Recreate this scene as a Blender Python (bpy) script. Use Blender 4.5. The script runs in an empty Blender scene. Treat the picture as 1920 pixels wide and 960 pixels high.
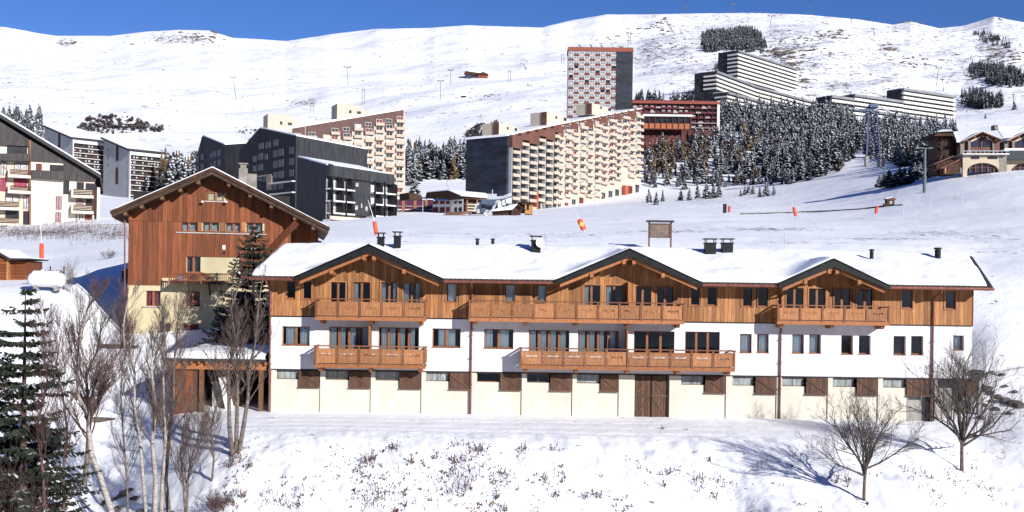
import bpy, math, random
import numpy as np
from mathutils import Vector, Matrix
R = math.radians
rnd = random.Random(7)
scene = bpy.context.scene
COL = scene.collection
# ------------------------------------------------------------------ camera
F = 2100.0          # focal length in photo pixels (photo 1920 wide)
HC = 6.66           # eye height above the terrace (m)
ROLL = 0.0142
HZ = 545.0          # horizon row
cam_d = bpy.data.cameras.new('camera'); cam = bpy.data.objects.new('camera', cam_d); COL.objects.link(cam)
cam_d.sensor_width = 36; cam_d.lens = F/1920*36; cam_d.clip_start = 0.5; cam_d.clip_end = 12000
cam_d.shift_y = -(480-HZ)/1920
cr, sr = math.cos(ROLL), math.sin(ROLL)
cam.matrix_world = Matrix(((cr, -sr, 0, 0), (0, 0, -1, 0), (sr, cr, 0, HC), (0, 0, 0, 1)))
scene.camera = cam
# ------------------------------------------------------------------ sky, sun, exposure
SUN_EL, SUN_AZ = 21.0, 37.0      # azimuth measured from "towards the camera" (-Y) to the right (+X)
sd = Vector((math.sin(R(SUN_AZ))*math.cos(R(SUN_EL)), -math.cos(R(SUN_AZ))*math.cos(R(SUN_EL)), math.sin(R(SUN_EL))))
w = bpy.data.worlds.new('World'); scene.world = w; w.use_nodes = True
nt = w.node_tree; nt.nodes.clear()
sky = nt.nodes.new('ShaderNodeTexSky'); sky.sky_type = 'NISHITA'; sky.sun_disc = False
sky.sun_elevation = R(SUN_EL); sky.sun_rotation = R(180-SUN_AZ)
sky.altitude = 3000; sky.air_density = 1.0; sky.dust_density = 0.0; sky.ozone_density = 4.0
hs = nt.nodes.new('ShaderNodeHueSaturation'); hs.inputs['Hue'].default_value = 0.515; hs.inputs['Saturation'].default_value = 1.16; hs.inputs['Value'].default_value = 1.12
bg = nt.nodes.new('ShaderNodeBackground'); bg.inputs['Strength'].default_value = 0.062
wo = nt.nodes.new('ShaderNodeOutputWorld')
nt.links.new(sky.outputs[0], hs.inputs['Color']); nt.links.new(hs.outputs[0], bg.inputs['Color']); nt.links.new(bg.outputs[0], wo.inputs['Surface'])
sun_d = bpy.data.lights.new('sun', 'SUN'); sun_d.energy = 4.0; sun_d.angle = R(0.5); sun_d.color = (1.0, 0.96, 0.905)
sun = bpy.data.objects.new('sun', sun_d); COL.objects.link(sun)
sun.rotation_euler = sd.to_track_quat('Z', 'Y').to_euler(); sun.location = (60, -60, 80)
vs = scene.view_settings; vs.view_transform = 'Standard'; vs.look = 'None'; vs.exposure = 0.76; vs.gamma = 1.0; vs.use_curve_mapping = False

# ------------------------------------------------------------------ helpers
def W(px, py, D):
    """point of the world seen at photo pixel (px,py) at distance D in front of the camera"""
    u = (px-960)/F; v = (HZ-py)/F
    return Vector((D*(u*cr - v*sr), D, HC + D*(u*sr + v*cr)))
def PX(x, y, z):
    xc = x*cr + (z-HC)*sr; yc = (z-HC)*cr - x*sr
    return 960+F*xc/y, HZ-F*yc/y
def tag(o, label=None, cat=None, group=None, kind=None):
    if label: o['label'] = label
    if cat: o['category'] = cat
    if group: o['group'] = group
    if kind: o['kind'] = kind
    return o
def empty(name, loc=(0, 0, 0), rz=0.0):
    o = bpy.data.objects.new(name, None); COL.objects.link(o); o.location = loc; o.rotation_euler = (0, 0, rz); o.empty_display_size = .2
    return o
def copy_tree(o, parent=None):
    c = o.copy(); COL.objects.link(c)
    if parent is not None: c.parent = parent
    for ch in o.children: copy_tree(ch, c)
    return c
def place(me, name, parent=None, loc=(0, 0, 0), rz=0.0, scale=None):
    o = bpy.data.objects.new(name, me); COL.objects.link(o)
    o.location = loc; o.rotation_euler = (0, 0, rz)
    if scale is not None: o.scale = scale
    if parent is not None: o.parent = parent
    return o
class MB:
    def __init__(s): s.v = []; s.f = []; s.m = []; s.mi = 0
    def mat(s, i): s.mi = i; return s
    def face(s, idx): s.f.append(tuple(idx)); s.m.append(s.mi)
    def poly(s, pts):
        n = len(s.v); s.v += [tuple(p) for p in pts]; s.face(range(n, n+len(pts)))
    def box(s, x0, x1, y0, y1, z0, z1):
        if x0 > x1: x0, x1 = x1, x0
        if y0 > y1: y0, y1 = y1, y0
        if z0 > z1: z0, z1 = z1, z0
        n = len(s.v)
        s.v += [(x0,y0,z0),(x1,y0,z0),(x1,y1,z0),(x0,y1,z0),(x0,y0,z1),(x1,y0,z1),(x1,y1,z1),(x0,y1,z1)]
        for q in ((0,3,2,1),(4,5,6,7),(0,1,5,4),(1,2,6,5),(2,3,7,6),(3,0,4,7)): s.face([n+i for i in q])
        return s
    def prism_y(s, pts, y0, y1):
        """pts: list (x,z) counter-clockwise seen from -Y; extruded y0..y1"""
        n = len(s.v); k = len(pts)
        s.v += [(x, y0, z) for x, z in pts] + [(x, y1, z) for x, z in pts]
        s.face([n+i for i in range(k)]); s.face([n+k+i for i in reversed(range(k))])
        for i in range(k): s.face([n+(i+1) % k, n+i, n+k+i, n+k+(i+1) % k])
        return s
    def prism_x(s, pts, x0, x1):
        n = len(s.v); k = len(pts)
        s.v += [(x0, y, z) for y, z in pts] + [(x1, y, z) for y, z in pts]
        s.face([n+i for i in reversed(range(k))]); s.face([n+k+i for i in range(k)])
        for i in range(k): s.face([n+i, n+(i+1) % k, n+k+(i+1) % k, n+k+i])
        return s
    def prism_z(s, pts, z0, z1):
        n = len(s.v); k = len(pts)
        s.v += [(x, y, z0) for x, y in pts] + [(x, y, z1) for x, y in pts]
        s.face([n+i for i in reversed(range(k))]); s.face([n+k+i for i in range(k)])
        for i in range(k): s.face([n+i, n+(i+1) % k, n+k+(i+1) % k, n+k+i])
        return s
    def tube(s, p0, p1, r0, r1=None, k=6, cap=True):
        if r1 is None: r1 = r0
        p0 = Vector(p0); p1 = Vector(p1); d = (p1-p0)
        if d.length < 1e-6: return s
        d.normalize(); a = Vector((0, 0, 1)) if abs(d.z) < .9 else Vector((1, 0, 0))
        e = d.cross(a).normalized(); g = d.cross(e)
        n = len(s.v)
        for p, r in ((p0, r0), (p1, r1)):
            for i in range(k):
                t = 2*math.pi*i/k; q = p + (e*math.cos(t) + g*math.sin(t))*r
                s.v.append((q.x, q.y, q.z))
        for i in range(k): s.face([n+i, n+k+i, n+k+(i+1) % k, n+(i+1) % k])
        if cap: s.face([n+i for i in range(k)]); s.face([n+k+i for i in reversed(range(k))])
        return s
    def beam(s, p0, p1, w, h):
        """rectangular bar from p0 to p1"""
        p0 = Vector(p0); p1 = Vector(p1); d = (p1-p0).normalized()
        a = Vector((0, 0, 1)) if abs(d.z) < .95 else Vector((0, 1, 0))
        e = d.cross(a).normalized()*w/2; g = e.normalized().cross(d)*h/2
        n = len(s.v)
        for p in (p0, p1):
            for q in (-e-g, e-g, e+g, -e+g): t = p+q; s.v.append((t.x, t.y, t.z))
        for q in ((0,1,2,3),(7,6,5,4),(0,4,5,1),(1,5,6,2),(2,6,7,3),(3,7,4,0)): s.face([n+i for i in q])
        return s
    def wall(s, x0, x1, z0, z1, holes, y=0.0, rev=0.12, axis='x'):
        """upright wall sheet facing -Y with rectangular openings (x0,x1,z0,z1) and reveals going to y+rev"""
        hs_ = [(max(a, x0), min(b, x1), max(c, z0), min(d, z1)) for a, b, c, d in holes]
        hs_ = [h for h in hs_ if h[1] > h[0]+1e-4 and h[3] > h[2]+1e-4]
        xs = sorted({x0, x1, *[h[0] for h in hs_], *[h[1] for h in hs_]}); zs = sorted({z0, z1, *[h[2] for h in hs_], *[h[3] for h in hs_]})
        for i in range(len(xs)-1):
            run = None
            for j in range(len(zs)-1):
                cx = (xs[i]+xs[i+1])/2; cz = (zs[j]+zs[j+1])/2
                hole = any(h[0] < cx < h[1] and h[2] < cz < h[3] for h in hs_)
                if not hole:
                    if run is None: run = zs[j]
                if hole or j == len(zs)-2:
                    top = zs[j] if hole else zs[j+1]
                    if run is not None: s.poly([(xs[i], y, run), (xs[i+1], y, run), (xs[i+1], y, top), (xs[i], y, top)])
                    run = None
        for a, b, c, d in hs_:
            s.poly([(a, y, c), (a, y, d), (a, y+rev, d), (a, y+rev, c)]); s.poly([(b, y, c), (b, y+rev, c), (b, y+rev, d), (b, y, d)])
            s.poly([(a, y, c), (a, y+rev, c), (b, y+rev, c), (b, y, c)]); s.poly([(a, y, d), (b, y, d), (b, y+rev, d), (a, y+rev, d)])
        return s
    def mesh(s, name, mats, smooth=False):
        me = bpy.data.meshes.new(name); me.from_pydata(s.v, [], s.f)
        for m in (mats if isinstance(mats, (list, tuple)) else [mats]): me.materials.append(m)
        if any(s.m): me.polygons.foreach_set('material_index', s.m)
        if smooth: me.polygons.foreach_set('use_smooth', [True]*len(s.f))
        me.update(); return me
    def build(s, name, mats, parent=None, loc=(0, 0, 0), rz=0.0, smooth=False):
        return place(s.mesh(name, mats, smooth), name, parent, loc, rz)

_P = np.random.RandomState(3).rand(512, 512)
def vn(x, y):
    xi = np.floor(x).astype(int); yi = np.floor(y).astype(int); fx = x-xi; fy = y-yi
    fx = fx*fx*(3-2*fx); fy = fy*fy*(3-2*fy); xi %= 512; yi %= 512; x1 = (xi+1) % 512; y1 = (yi+1) % 512
    return (_P[xi, yi]*(1-fx)+_P[x1, yi]*fx)*(1-fy) + (_P[xi, y1]*(1-fx)+_P[x1, y1]*fx)*fy
def fbm(x, y, o=4, g=.5):
    x = np.asarray(x, float); y = np.asarray(y, float); s = 0; a = 1; t = 0
    for k in range(o):
        s = s+a*(vn(x*2**k+17.3*k, y*2**k+5.1*k)-.5)*2; t += a; a *= g
    return s/t

# ------------------------------------------------------------------ materials
def newmat(name):
    m = bpy.data.materials.new(name); m.use_nodes = True; nt = m.node_tree
    return m, nt, nt.nodes['Principled BSDF'], nt.nodes, nt.links
def rgb(c): return (c[0], c[1], c[2], 1)
_MC = {}
def M(name, col, rough=.7, var=.12, scale=1.5, bump=0.0, bscale=20, metal=0.0, stretch=None, col2=None, rand=0.0, spec=.3):
    """plain surface: base colour broken up by noise, optional second colour, per-object shade, fine bump"""
    if name in _MC: return _MC[name]
    m, nt, b, N, L = newmat(name)
    b.inputs['Roughness'].default_value = rough; b.inputs['Metallic'].default_value = metal; b.inputs['Specular IOR Level'].default_value = spec
    geo = N.new('ShaderNodeNewGeometry'); mp = N.new('ShaderNodeMapping'); L.new(geo.outputs['Position'], mp.inputs['Vector'])
    if stretch: mp.inputs['Scale'].default_value = stretch
    nz = N.new('ShaderNodeTexNoise'); nz.inputs['Scale'].default_value = scale; nz.inputs['Detail'].default_value = 6; nz.inputs['Roughness'].default_value = .65
    L.new(mp.outputs[0], nz.inputs['Vector'])
    cr_ = N.new('ShaderNodeValToRGB'); L.new(nz.outputs['Fac'], cr_.inputs['Fac'])
    c2 = col2 or tuple(max(0, c*(1-2.2*var)) for c in col); c1 = col if col2 else tuple(min(1, c*(1+var)) for c in col)
    cr_.color_ramp.elements[0].position = .33; cr_.color_ramp.elements[0].color = rgb(c2); cr_.color_ramp.elements[1].position = .66; cr_.color_ramp.elements[1].color = rgb(c1)
    out = cr_.outputs['Color']
    if rand:
        oi = N.new('ShaderNodeObjectInfo'); mr = N.new('ShaderNodeMapRange'); L.new(oi.outputs['Random'], mr.inputs['Value'])
        mr.inputs['To Min'].default_value = 1-rand; mr.inputs['To Max'].default_value = 1+rand
        h = N.new('ShaderNodeHueSaturation'); L.new(mr.outputs[0], h.inputs['Value']); L.new(out, h.inputs['Color']); out = h.outputs[0]
    L.new(out, b.inputs['Base Color'])
    if bump:
        n2 = N.new('ShaderNodeTexNoise'); n2.inputs['Scale'].default_value = bscale; n2.inputs['Detail'].default_value = 5; L.new(mp.outputs[0], n2.inputs['Vector'])
        bp = N.new('ShaderNodeBump'); bp.inputs['Strength'].default_value = min(1, bump*4); bp.inputs['Distance'].default_value = bump*.2; L.new(n2.outputs['Fac'], bp.inputs['Height']); L.new(bp.outputs[0], b.inputs['Normal'])
    _MC[name] = m; return m
def glassmat(name, tint=(.03, .05, .08), mix=.35, rough=.03):
    m, nt, b, N, L = newmat(name); N.remove(b)
    out = N['Material Output']; tr = N.new('ShaderNodeBsdfTransparent'); tr.inputs[0].default_value = (.93, .96, .97, 1)
    gl = N.new('ShaderNodeBsdfGlossy'); gl.inputs['Roughness'].default_value = rough; gl.inputs['Color'].default_value = (.85, .92, 1, 1)
    fr = N.new('ShaderNodeFresnel'); fr.inputs['IOR'].default_value = 1.5
    ml = N.new('ShaderNodeMath'); ml.operation = 'ADD'; ml.inputs[1].default_value = .015; L.new(fr.outputs[0], ml.inputs[0])
    mx = N.new('ShaderNodeMixShader'); L.new(ml.outputs[0], mx.inputs[0]); L.new(tr.outputs[0], mx.inputs[1]); L.new(gl.outputs[0], mx.inputs[2]); L.new(mx.outputs[0], out.inputs['Surface'])
    return m
snow = M('snow', (.88, .895, .92), rough=.55, var=.02, scale=.6, bump=.12, bscale=3.0, spec=.2)
snow_roof = M('roof snow', (.9, .91, .93), rough=.5, var=.015, scale=.5, bump=.03, bscale=6, spec=.2)
wood_h = M('honey larch boards', (.385, .18, .070), rough=.65, scale=1.6, stretch=(14, 14, .9), col2=(.20, .082, .031), rand=.36, bump=.08, bscale=8)
wood_b = M('balcony larch', (.37, .148, .056), rough=.6, scale=2.2, stretch=(6, 6, 3), col2=(.22, .077, .028), rand=.16, bump=.05)
wood_r = M('brown rail larch', (.22, .09, .042), rough=.6, scale=2.2, stretch=(6, 6, 3), col2=(.13, .05, .024), rand=.2)
wood_p = M('golden panel larch', (.385, .175, .072), rough=.6, scale=2.6, stretch=(11, 11, 1), col2=(.20, .08, .032), rand=.22, bump=.05)
wood_d = M('red brown boards', (.215, .066, .024), rough=.7, scale=1.6, stretch=(7, 7, .5), col2=(.11, .032, .012), rand=.32, bump=.08, bscale=8)
wood_o = M('old shutter boards', (.135, .068, .042), rough=.85, scale=2.4, stretch=(12, 12, 1.2), col2=(.055, .034, .027), rand=.25, bump=.1)
beamw = M('beam timber', (.17, .085, .045), rough=.7, scale=2, stretch=(3, 3, 8), col2=(.09, .045, .025), bump=.05)
white = M('white render', (.64, .64, .66), rough=.85, var=.06, scale=.8, stretch=(2.2, 1, .35), bump=.03, bscale=30)
cream = M('cream render', (.58, .555, .48), rough=.9, scale=.9, col2=(.49, .46, .385), stretch=(1.2, 1, .6), bump=.06, bscale=14)
black = M('black sheet metal', (.011, .012, .014), rough=.55, var=.2, scale=3, spec=.2)
darkg = M('charcoal tiles', (.035, .035, .04), rough=.7, var=.3, scale=8)
copper = M('copper brown metal', (.20, .075, .055), rough=.45, var=.2, scale=5, metal=.3)
inside = M('dark room', (.022, .02, .019), rough=.9)  # near black colour stands in for the unlit depth of the rooms
framew = M('brown window frame', (.26, .1, .045), rough=.5, var=.2, scale=9)
glass = glassmat('window glass')
curtain = M('pale curtain', (.80, .84, .83), rough=.9, var=.05, scale=8)
concrete = M('grey concrete', (.30, .29, .275), rough=.9, scale=.9, var=.15, bump=.05)
dirty = M('dusty frosted glass', (.36, .40, .39), rough=.25, scale=2.2, stretch=(5, 1, .6), col2=(.12, .14, .15))
# ------------------------------------------------------------------ terrain : one height field
# columns of (photo column, [(distance, height or ('y',row)), ...])
def hy(px, y, D): return W(px, y, D).z
RIDGE = [(-400,70),(0,50),(60,61),(100,67),(200,67),(270,59),(330,56),(385,57),(430,71),(480,73),(530,77),(620,63),(700,54),(800,52),(870,47),(950,50),(1010,51),(1060,39),(1130,27),(1200,27),(1300,25),(1400,24),(1500,27),(1600,36),(1665,46),(1700,40),(1753,53),(1800,48),(1856,31),(1920,43),(2300,30)]
TC = {
 -300: [(5,-12),(30,-8),(44,-6),(52,-3.6),(62,1),(70,4.6),(78,7.0),(90,8.6),(120,'y490'),(150,'y455'),(190,'y430'),(400,'y380'),(640,'y340'),(820,'y255'),(1150,'y185'),(1700,'y110')],
 0:    [(5,-12),(30,-8),(44,-6),(52,-3.3),(60,.2),(68,3.8),(76,6.35),(85,7.0),(100,'y503'),(120,'y475'),(150,'y452'),(190,'y428'),(400,'y385'),(640,'y345'),(820,'y255'),(1150,'y185'),(1700,'y110')],
 110:  [(5,-12),(30,-8),(44,-5.6),(52,-3.0),(60,-.2),(68,3.4),(76,6.4),(85,7.1),(100,'y500'),(120,'y474'),(150,'y447'),(190,'y420'),(400,'y390'),(640,'y372'),(900,'y240'),(1200,'y180'),(1700,'y110')],
 165:  [(5,-12),(30,-9),(44,-6.4),(52,-4.9),(60,-2.5),(68,1.0),(76,4.4),(85,6.9),(95,'y500'),(120,'y465'),(150,'y445'),(190,'y418'),(400,'y391'),(640,'y373'),(900,'y242'),(1200,'y180'),(1700,'y112')],
 240:  [(5,-12),(30,-9),(44,-6.0),(52,-4.2),(59,-2.0),(66,.6),(72,2.9),(80,4.2),(92,8.2),(100,'y482'),(120,'y458'),(150,'y440'),(190,'y414'),(400,'y392'),(640,'y374'),(900,'y250'),(1200,'y185'),(1700,'y112')],
 320:  [(5,-11),(28,-8.5),(44,-5.0),(50,-3.0),(55,-1.6),(59,-.5),(64,.6),(72,3.2),(80,4.2),(92,9.2),(100,'y470'),(120,'y455'),(150,'y438'),(190,'y418'),(400,'y392'),(640,'y370'),(900,'y252'),(1200,'y188'),(1700,'y112')],
 430:  [(5,-11),(28,-8.5),(44,-4.0),(49,-1.6),(53,-.25),(58,-.05),(68,.1),(72,3.4),(80,4.4),(92,10),(100,'y460'),(120,'y450'),(160,'y438'),(270,'y420'),(450,'y396'),(640,'y365'),(900,'y258'),(1200,'y195'),(1700,'y112')],
 560:  [(5,-11),(28,-8.5),(44,-4.0),(49,-1.2),(52,-.15),(56,0),(60,0),(69.3,.1),(72,6.2),(80,9.2),(90,'y448'),(120,'y438'),(180,'y428'),(270,'y421'),(450,'y398'),(640,'y350'),(900,'y258'),(1200,'y195'),(1700,'y112')],
 760:  [(5,-11),(28,-8.5),(44,-4.0),(49,-1.2),(52,-.15),(56,0),(60,0),(69.3,.1),(72,6.2),(80,9.5),(92,'y444'),(120,'y434'),(180,'y421'),(300,'y402'),(450,'y385'),(600,'y345'),(760,'y290'),(900,'y252'),(1200,'y190'),(1700,'y112')],
 960:  [(5,-11),(28,-8.5),(44,-4.0),(49,-1.2),(52,-.15),(56,0),(60,0),(69.3,.1),(72,6.2),(80,9.6),(92,'y448'),(120,'y434'),(180,'y422'),(300,'y408'),(430,'y400'),(600,'y345'),(760,'y270'),(900,'y232'),(1200,'y175'),(1700,'y100')],
 1120: [(5,-11),(28,-8.5),(44,-4.0),(49,-1.2),(52,-.15),(56,0),(60,0),(69.3,.1),(72,6.2),(80,9.6),(92,'y448'),(120,'y434'),(180,'y420'),(300,'y400'),(450,'y385'),(600,'y320'),(700,'y255'),(900,'y215'),(1200,'y160'),(1700,'y85')],
 1260: [(5,-11),(28,-8.5),(44,-4.0),(49,-1.2),(52,-.15),(56,0),(60,0),(69.3,.1),(72,6.2),(80,9.2),(92,'y452'),(120,'y434'),(180,'y415'),(300,'y390'),(420,'y372'),(500,'y362'),(590,'y268'),(700,'y236'),(850,'y205'),(1200,'y140'),(1700,'y70')],
 1370: [(5,-11),(28,-8.5),(44,-4.0),(49,-1.2),(52,-.15),(56,0),(60,0),(69.3,.1),(72,6.2),(80,9.0),(92,'y456'),(120,'y436'),(180,'y415'),(300,'y389'),(410,'y370'),(490,'y355'),(610,'y275'),(700,'y215'),(800,'y192'),(880,'y160'),(1000,'y140'),(1200,'y112'),(1700,'y55')],
 1450: [(5,-11),(28,-8.5),(44,-2.7),(49,-1.0),(52,-.12),(56,0),(60,0),(69.3,.1),(72,6.2),(80,8.8),(92,'y460'),(120,'y438'),(180,'y415'),(300,'y388'),(400,'y368'),(480,'y350'),(600,'y270'),(700,'y218'),(850,'y205'),(900,'y172'),(1000,'y148'),(1200,'y112'),(1700,'y55')],
 1560: [(5,-11),(28,-8.5),(44,-2.7),(49,-1.0),(52,-.12),(56,0),(60,0),(69.3,.1),(72,6.2),(80,8.7),(92,'y462'),(120,'y440'),(180,'y413'),(270,'y386'),(360,'y355'),(440,'y332'),(500,'y305'),(600,'y265'),(690,'y222'),(780,'y214'),(900,'y200'),(1000,'y165'),(1200,'y122'),(1700,'y60')],
 1600: [(5,-11),(28,-8.5),(44,-2.7),(49,-1.0),(52,-.12),(56,0),(60,0),(69.3,.1),(72,6.2),(80,8.6),(92,'y463'),(120,'y442'),(180,'y412'),(250,'y385'),(330,'y350'),(420,'y322'),(480,'y305'),(600,'y268'),(690,'y232'),(790,'y222'),(900,'y185'),(1200,'y125'),(1700,'y62')],
 1740: [(5,-11),(28,-8.5),(44,-2.8),(49,-1.1),(53,-.25),(57,-.2),(60,-.1),(69,.6),(72,4.5),(80,8.4),(92,'y466'),(120,'y438'),(160,'y408'),(200,'y372'),(235,'y342'),(260,'y332'),(340,'y322'),(480,'y300'),(600,'y268'),(700,'y245'),(780,'y235'),(900,'y192'),(1200,'y135'),(1700,'y80')],
 1850: [(5,-11),(28,-8.5),(44,-4.4),(49,-2.2),(54,-.7),(58,-.2),(61,.5),(65,2.6),(70,4.7),(78,7.7),(92,'y476'),(120,'y435'),(160,'y392'),(200,'y352'),(245,'y321'),(300,'y318'),(480,'y282'),(600,'y255'),(730,'y225'),(900,'y185'),(1200,'y130'),(1700,'y75')],
 1920: [(5,-11),(28,-8.5),(44,-4.4),(49,-2.2),(54,-.4),(58,.2),(61,1.2),(65,3.0),(70,5),(78,7.9),(92,'y472'),(120,'y430'),(160,'y385'),(200,'y347'),(245,'y316'),(300,'y312'),(480,'y275'),(600,'y250'),(730,'y220'),(900,'y185'),(1200,'y125'),(1700,'y75')],
 2250: [(5,-11),(28,-8.5),(44,-4.4),(49,-2.2),(54,-.1),(58,.8),(61,1.9),(65,3.4),(70,5.2),(78,7.9),(92,'y470'),(120,'y425'),(160,'y380'),(200,'y340'),(245,'y312'),(300,'y305'),(480,'y270'),(600,'y245'),(730,'y215'),(900,'y180'),(1200,'y125'),(1700,'y70')],
}
DRIDGE = 2300.0
lg = np.linspace(math.log(5), math.log(6500), 700)
cols = sorted(TC); tab = []
rx = [a for a, b in RIDGE]; ry = [b for a, b in RIDGE]
for c in cols:
    pts = [(math.log(D), (hy(c, float(h[1:]), D) if isinstance(h, str) else h)) for D, h in TC[c]]
    hh = np.interp(lg, [p[0] for p in pts], [p[1] for p in pts])
    tab.append(hh)
tab = np.array(tab)
k = np.exp(-.5*(np.arange(-6, 7)/2.4)**2); k /= k.sum()
def sm(row):
    p = np.concatenate([[row[0]]*6, row, [row[-1]]*6]); return np.convolve(p, k, 'valid')
tab = np.array([sm(r) for r in tab])
fc = np.arange(-300, 2251, 10.0); cols = np.array(cols, float)
fine_ = np.array([np.interp(fc, cols, tab[:, j]) for j in range(tab.shape[1])]).T      # [px, lgD]
def smx(a, s_):
    w_ = int(3*s_); kk = np.exp(-.5*(np.arange(-w_, w_+1)/s_)**2); kk /= kk.sum()
    p = np.concatenate([np.repeat(a[:1], w_, 0), a, np.repeat(a[-1:], w_, 0)])
    return sum(kk[i]*p[i:i+len(a)] for i in range(2*w_+1))
A_, B_ = smx(fine_, 2.0), smx(fine_, 8.0)
wB = np.clip((np.exp(lg)-80)/60, 0, 1)[None, :]
fine_ = A_*(1-wB)+B_*wB
def raw_h(px, D):
    """smooth interpolation of the height table"""
    p = np.clip((px-fc[0])/10.0, 0, len(fc)-1.001); i = p.astype(int); t = p-i
    q = (np.log(np.clip(D, 5.001, 6499))-lg[0])/(lg[-1]-lg[0])*(len(lg)-1); j = np.clip(q.astype(int), 0, len(lg)-2); s = q-j
    a = fine_[i, j]*(1-s)+fine_[i, j+1]*s; b = fine_[i+1, j]*(1-s)+fine_[i+1, j+1]*s
    return a*(1-t)+b*t
CORR = np.zeros(len(fc))
def H(x, y):
    """ground height"""
    x = np.asarray(x, float); y = np.asarray(y, float); D = np.maximum(y, 5.0)
    px = 960+F*x/D
    h = raw_h(px, D)
    ridge_y = np.interp(px, rx, ry); u = (px-960)/F
    hr = HC + DRIDGE*(u*sr + (HZ-ridge_y)/F)
    t = np.clip((D-1650)/(DRIDGE-1650), 0, 1); t = t*t*(3-2*t)*.55+t*.45
    h = h*(1-t)+hr*t
    t2 = np.clip((D-DRIDGE)/(2500), 0, 1); h = h - t2*350
    h = h + fbm(x/9+3, y/9, 4)*np.clip((D-68)/20, 0, 1)*.3*np.clip(1-(D-300)/300, 0, 1)
    near = np.clip((54-D)/3, 0, 1)
    gx = x+y*.35
    h = h + near*(fbm(gx/1.6, y/2.6+7, 4, .55)*.26 + np.abs(fbm(gx/.6, y/1.1, 2))*.12)
    h = h + (1-near)*fbm(x/1.2, y/1.2, 3)*.035*np.clip(1-(D-90)/60, 0, 1)
    tr = np.clip((px-380)/80, 0, 1)*np.clip((1500-px)/200, 0, 1)
    for d0, a_ in ((53.6, .05), (55.1, .045), (56.7, .05), (58.0, .035)):
        h = h - tr*a_*np.exp(-((D-d0-.25*np.sin(x/7+d0))/.13)**2)
    for d0 in (96.0, 98.2, 113.0, 115.4, 140.0):
        h = h - .10*np.exp(-((D-d0-1.5*np.sin(x/23+d0))/.5)**2)
    left = np.clip((330-px)/150, 0, 1)*np.clip((75-D)/8, 0, 1)*np.clip((D-35)/10, 0, 1)
    h = h + left*fbm(x/2.3, y/2.3, 4)*.35
    far = np.clip((D-560)/500, 0, 1)*np.clip((DRIDGE+100-D)/150, 0.12, 1)
    h = h + far*(fbm(x/280, y/230, 4, .5)*24 + fbm(x/60+9, y/60, 3)*2.4)
    rk = np.clip((px-1150)/200, 0, 1)*np.clip((D-800)/150, 0, 1)*np.clip((2100-D)/300, 0, 1)
    h = h + rk*np.abs(fbm(x/70, y/50, 4, .5))*9
    w_ = np.clip((D-1000)/500, 0, 1); w_ = w_*w_*(3-2*w_)
    h = h - w_*np.interp(px, fc, CORR)*np.minimum(D, 2600)/F
    return h
# pull the crest onto the skyline
for _ in range(3):
    dd_ = np.linspace(1150, 2600, 260)[None, :]; xx_ = (fc[:, None]-960)/F*dd_; zz_ = H(xx_, dd_+0*xx_)
    yy_ = (HZ-F*((zz_-HC)*cr-xx_*sr)/dd_).min(1); CORR = CORR+np.interp(fc, rx, ry)-yy_
def hz(x, y): return float(H(np.array([x]), np.array([y]))[0])
def G(px, D, dz=0.0):
    """ground point under photo column px at distance D"""
    x = D*(px-960)/F; return Vector((x, D, hz(x, D)+dz))
def find_D(px, py, lo, hi, n=400):
    """distance at which the ground shows at pixel (px,py) between lo and hi"""
    Ds = np.linspace(lo, hi, n); x = Ds*(px-960)/F; z = H(x, Ds)
    yy = HZ-F*((z-HC)*cr-x*sr)/Ds; k_ = int(np.argmin(np.abs(yy-py))); return float(Ds[k_])
def GY(px, py, lo, hi): return G(px, find_D(px, py, lo, hi))

us = np.concatenate([np.linspace(-1.25, -.5, 36)[:-1], np.linspace(-.5, .5, 700), np.linspace(.5, 1.25, 36)[1:]])
Ds = np.concatenate([np.linspace(5, 43, 20)[:-1], np.linspace(43, 80, 190)[:-1], np.geomspace(80, 560, 130)[:-1], np.geomspace(560, 2450, 170)[:-1], np.linspace(2450, 6400, 14)])
UU, DD = np.meshgrid(us, Ds); XX = UU*DD; ZZ = H(XX, DD)
ny, nx = UU.shape
co = np.stack([XX, DD, ZZ], -1).reshape(-1, 3).astype(np.float32)
ii = (np.arange(ny-1)[:, None]*nx+np.arange(nx-1)[None, :]).reshape(-1)
quads = np.stack([ii, ii+1, ii+nx+1, ii+nx], -1).astype(np.int32)
me = bpy.data.meshes.new('snowy_ground'); me.vertices.add(len(co)); me.vertices.foreach_set('co', co.reshape(-1))
me.loops.add(quads.size); me.loops.foreach_set('vertex_index', quads.reshape(-1)); me.polygons.add(len(quads))
me.polygons.foreach_set('loop_start', np.arange(len(quads), dtype=np.int32)*4); me.polygons.foreach_set('use_smooth', np.ones(len(quads), bool))
me.update(calc_edges=True)
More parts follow.
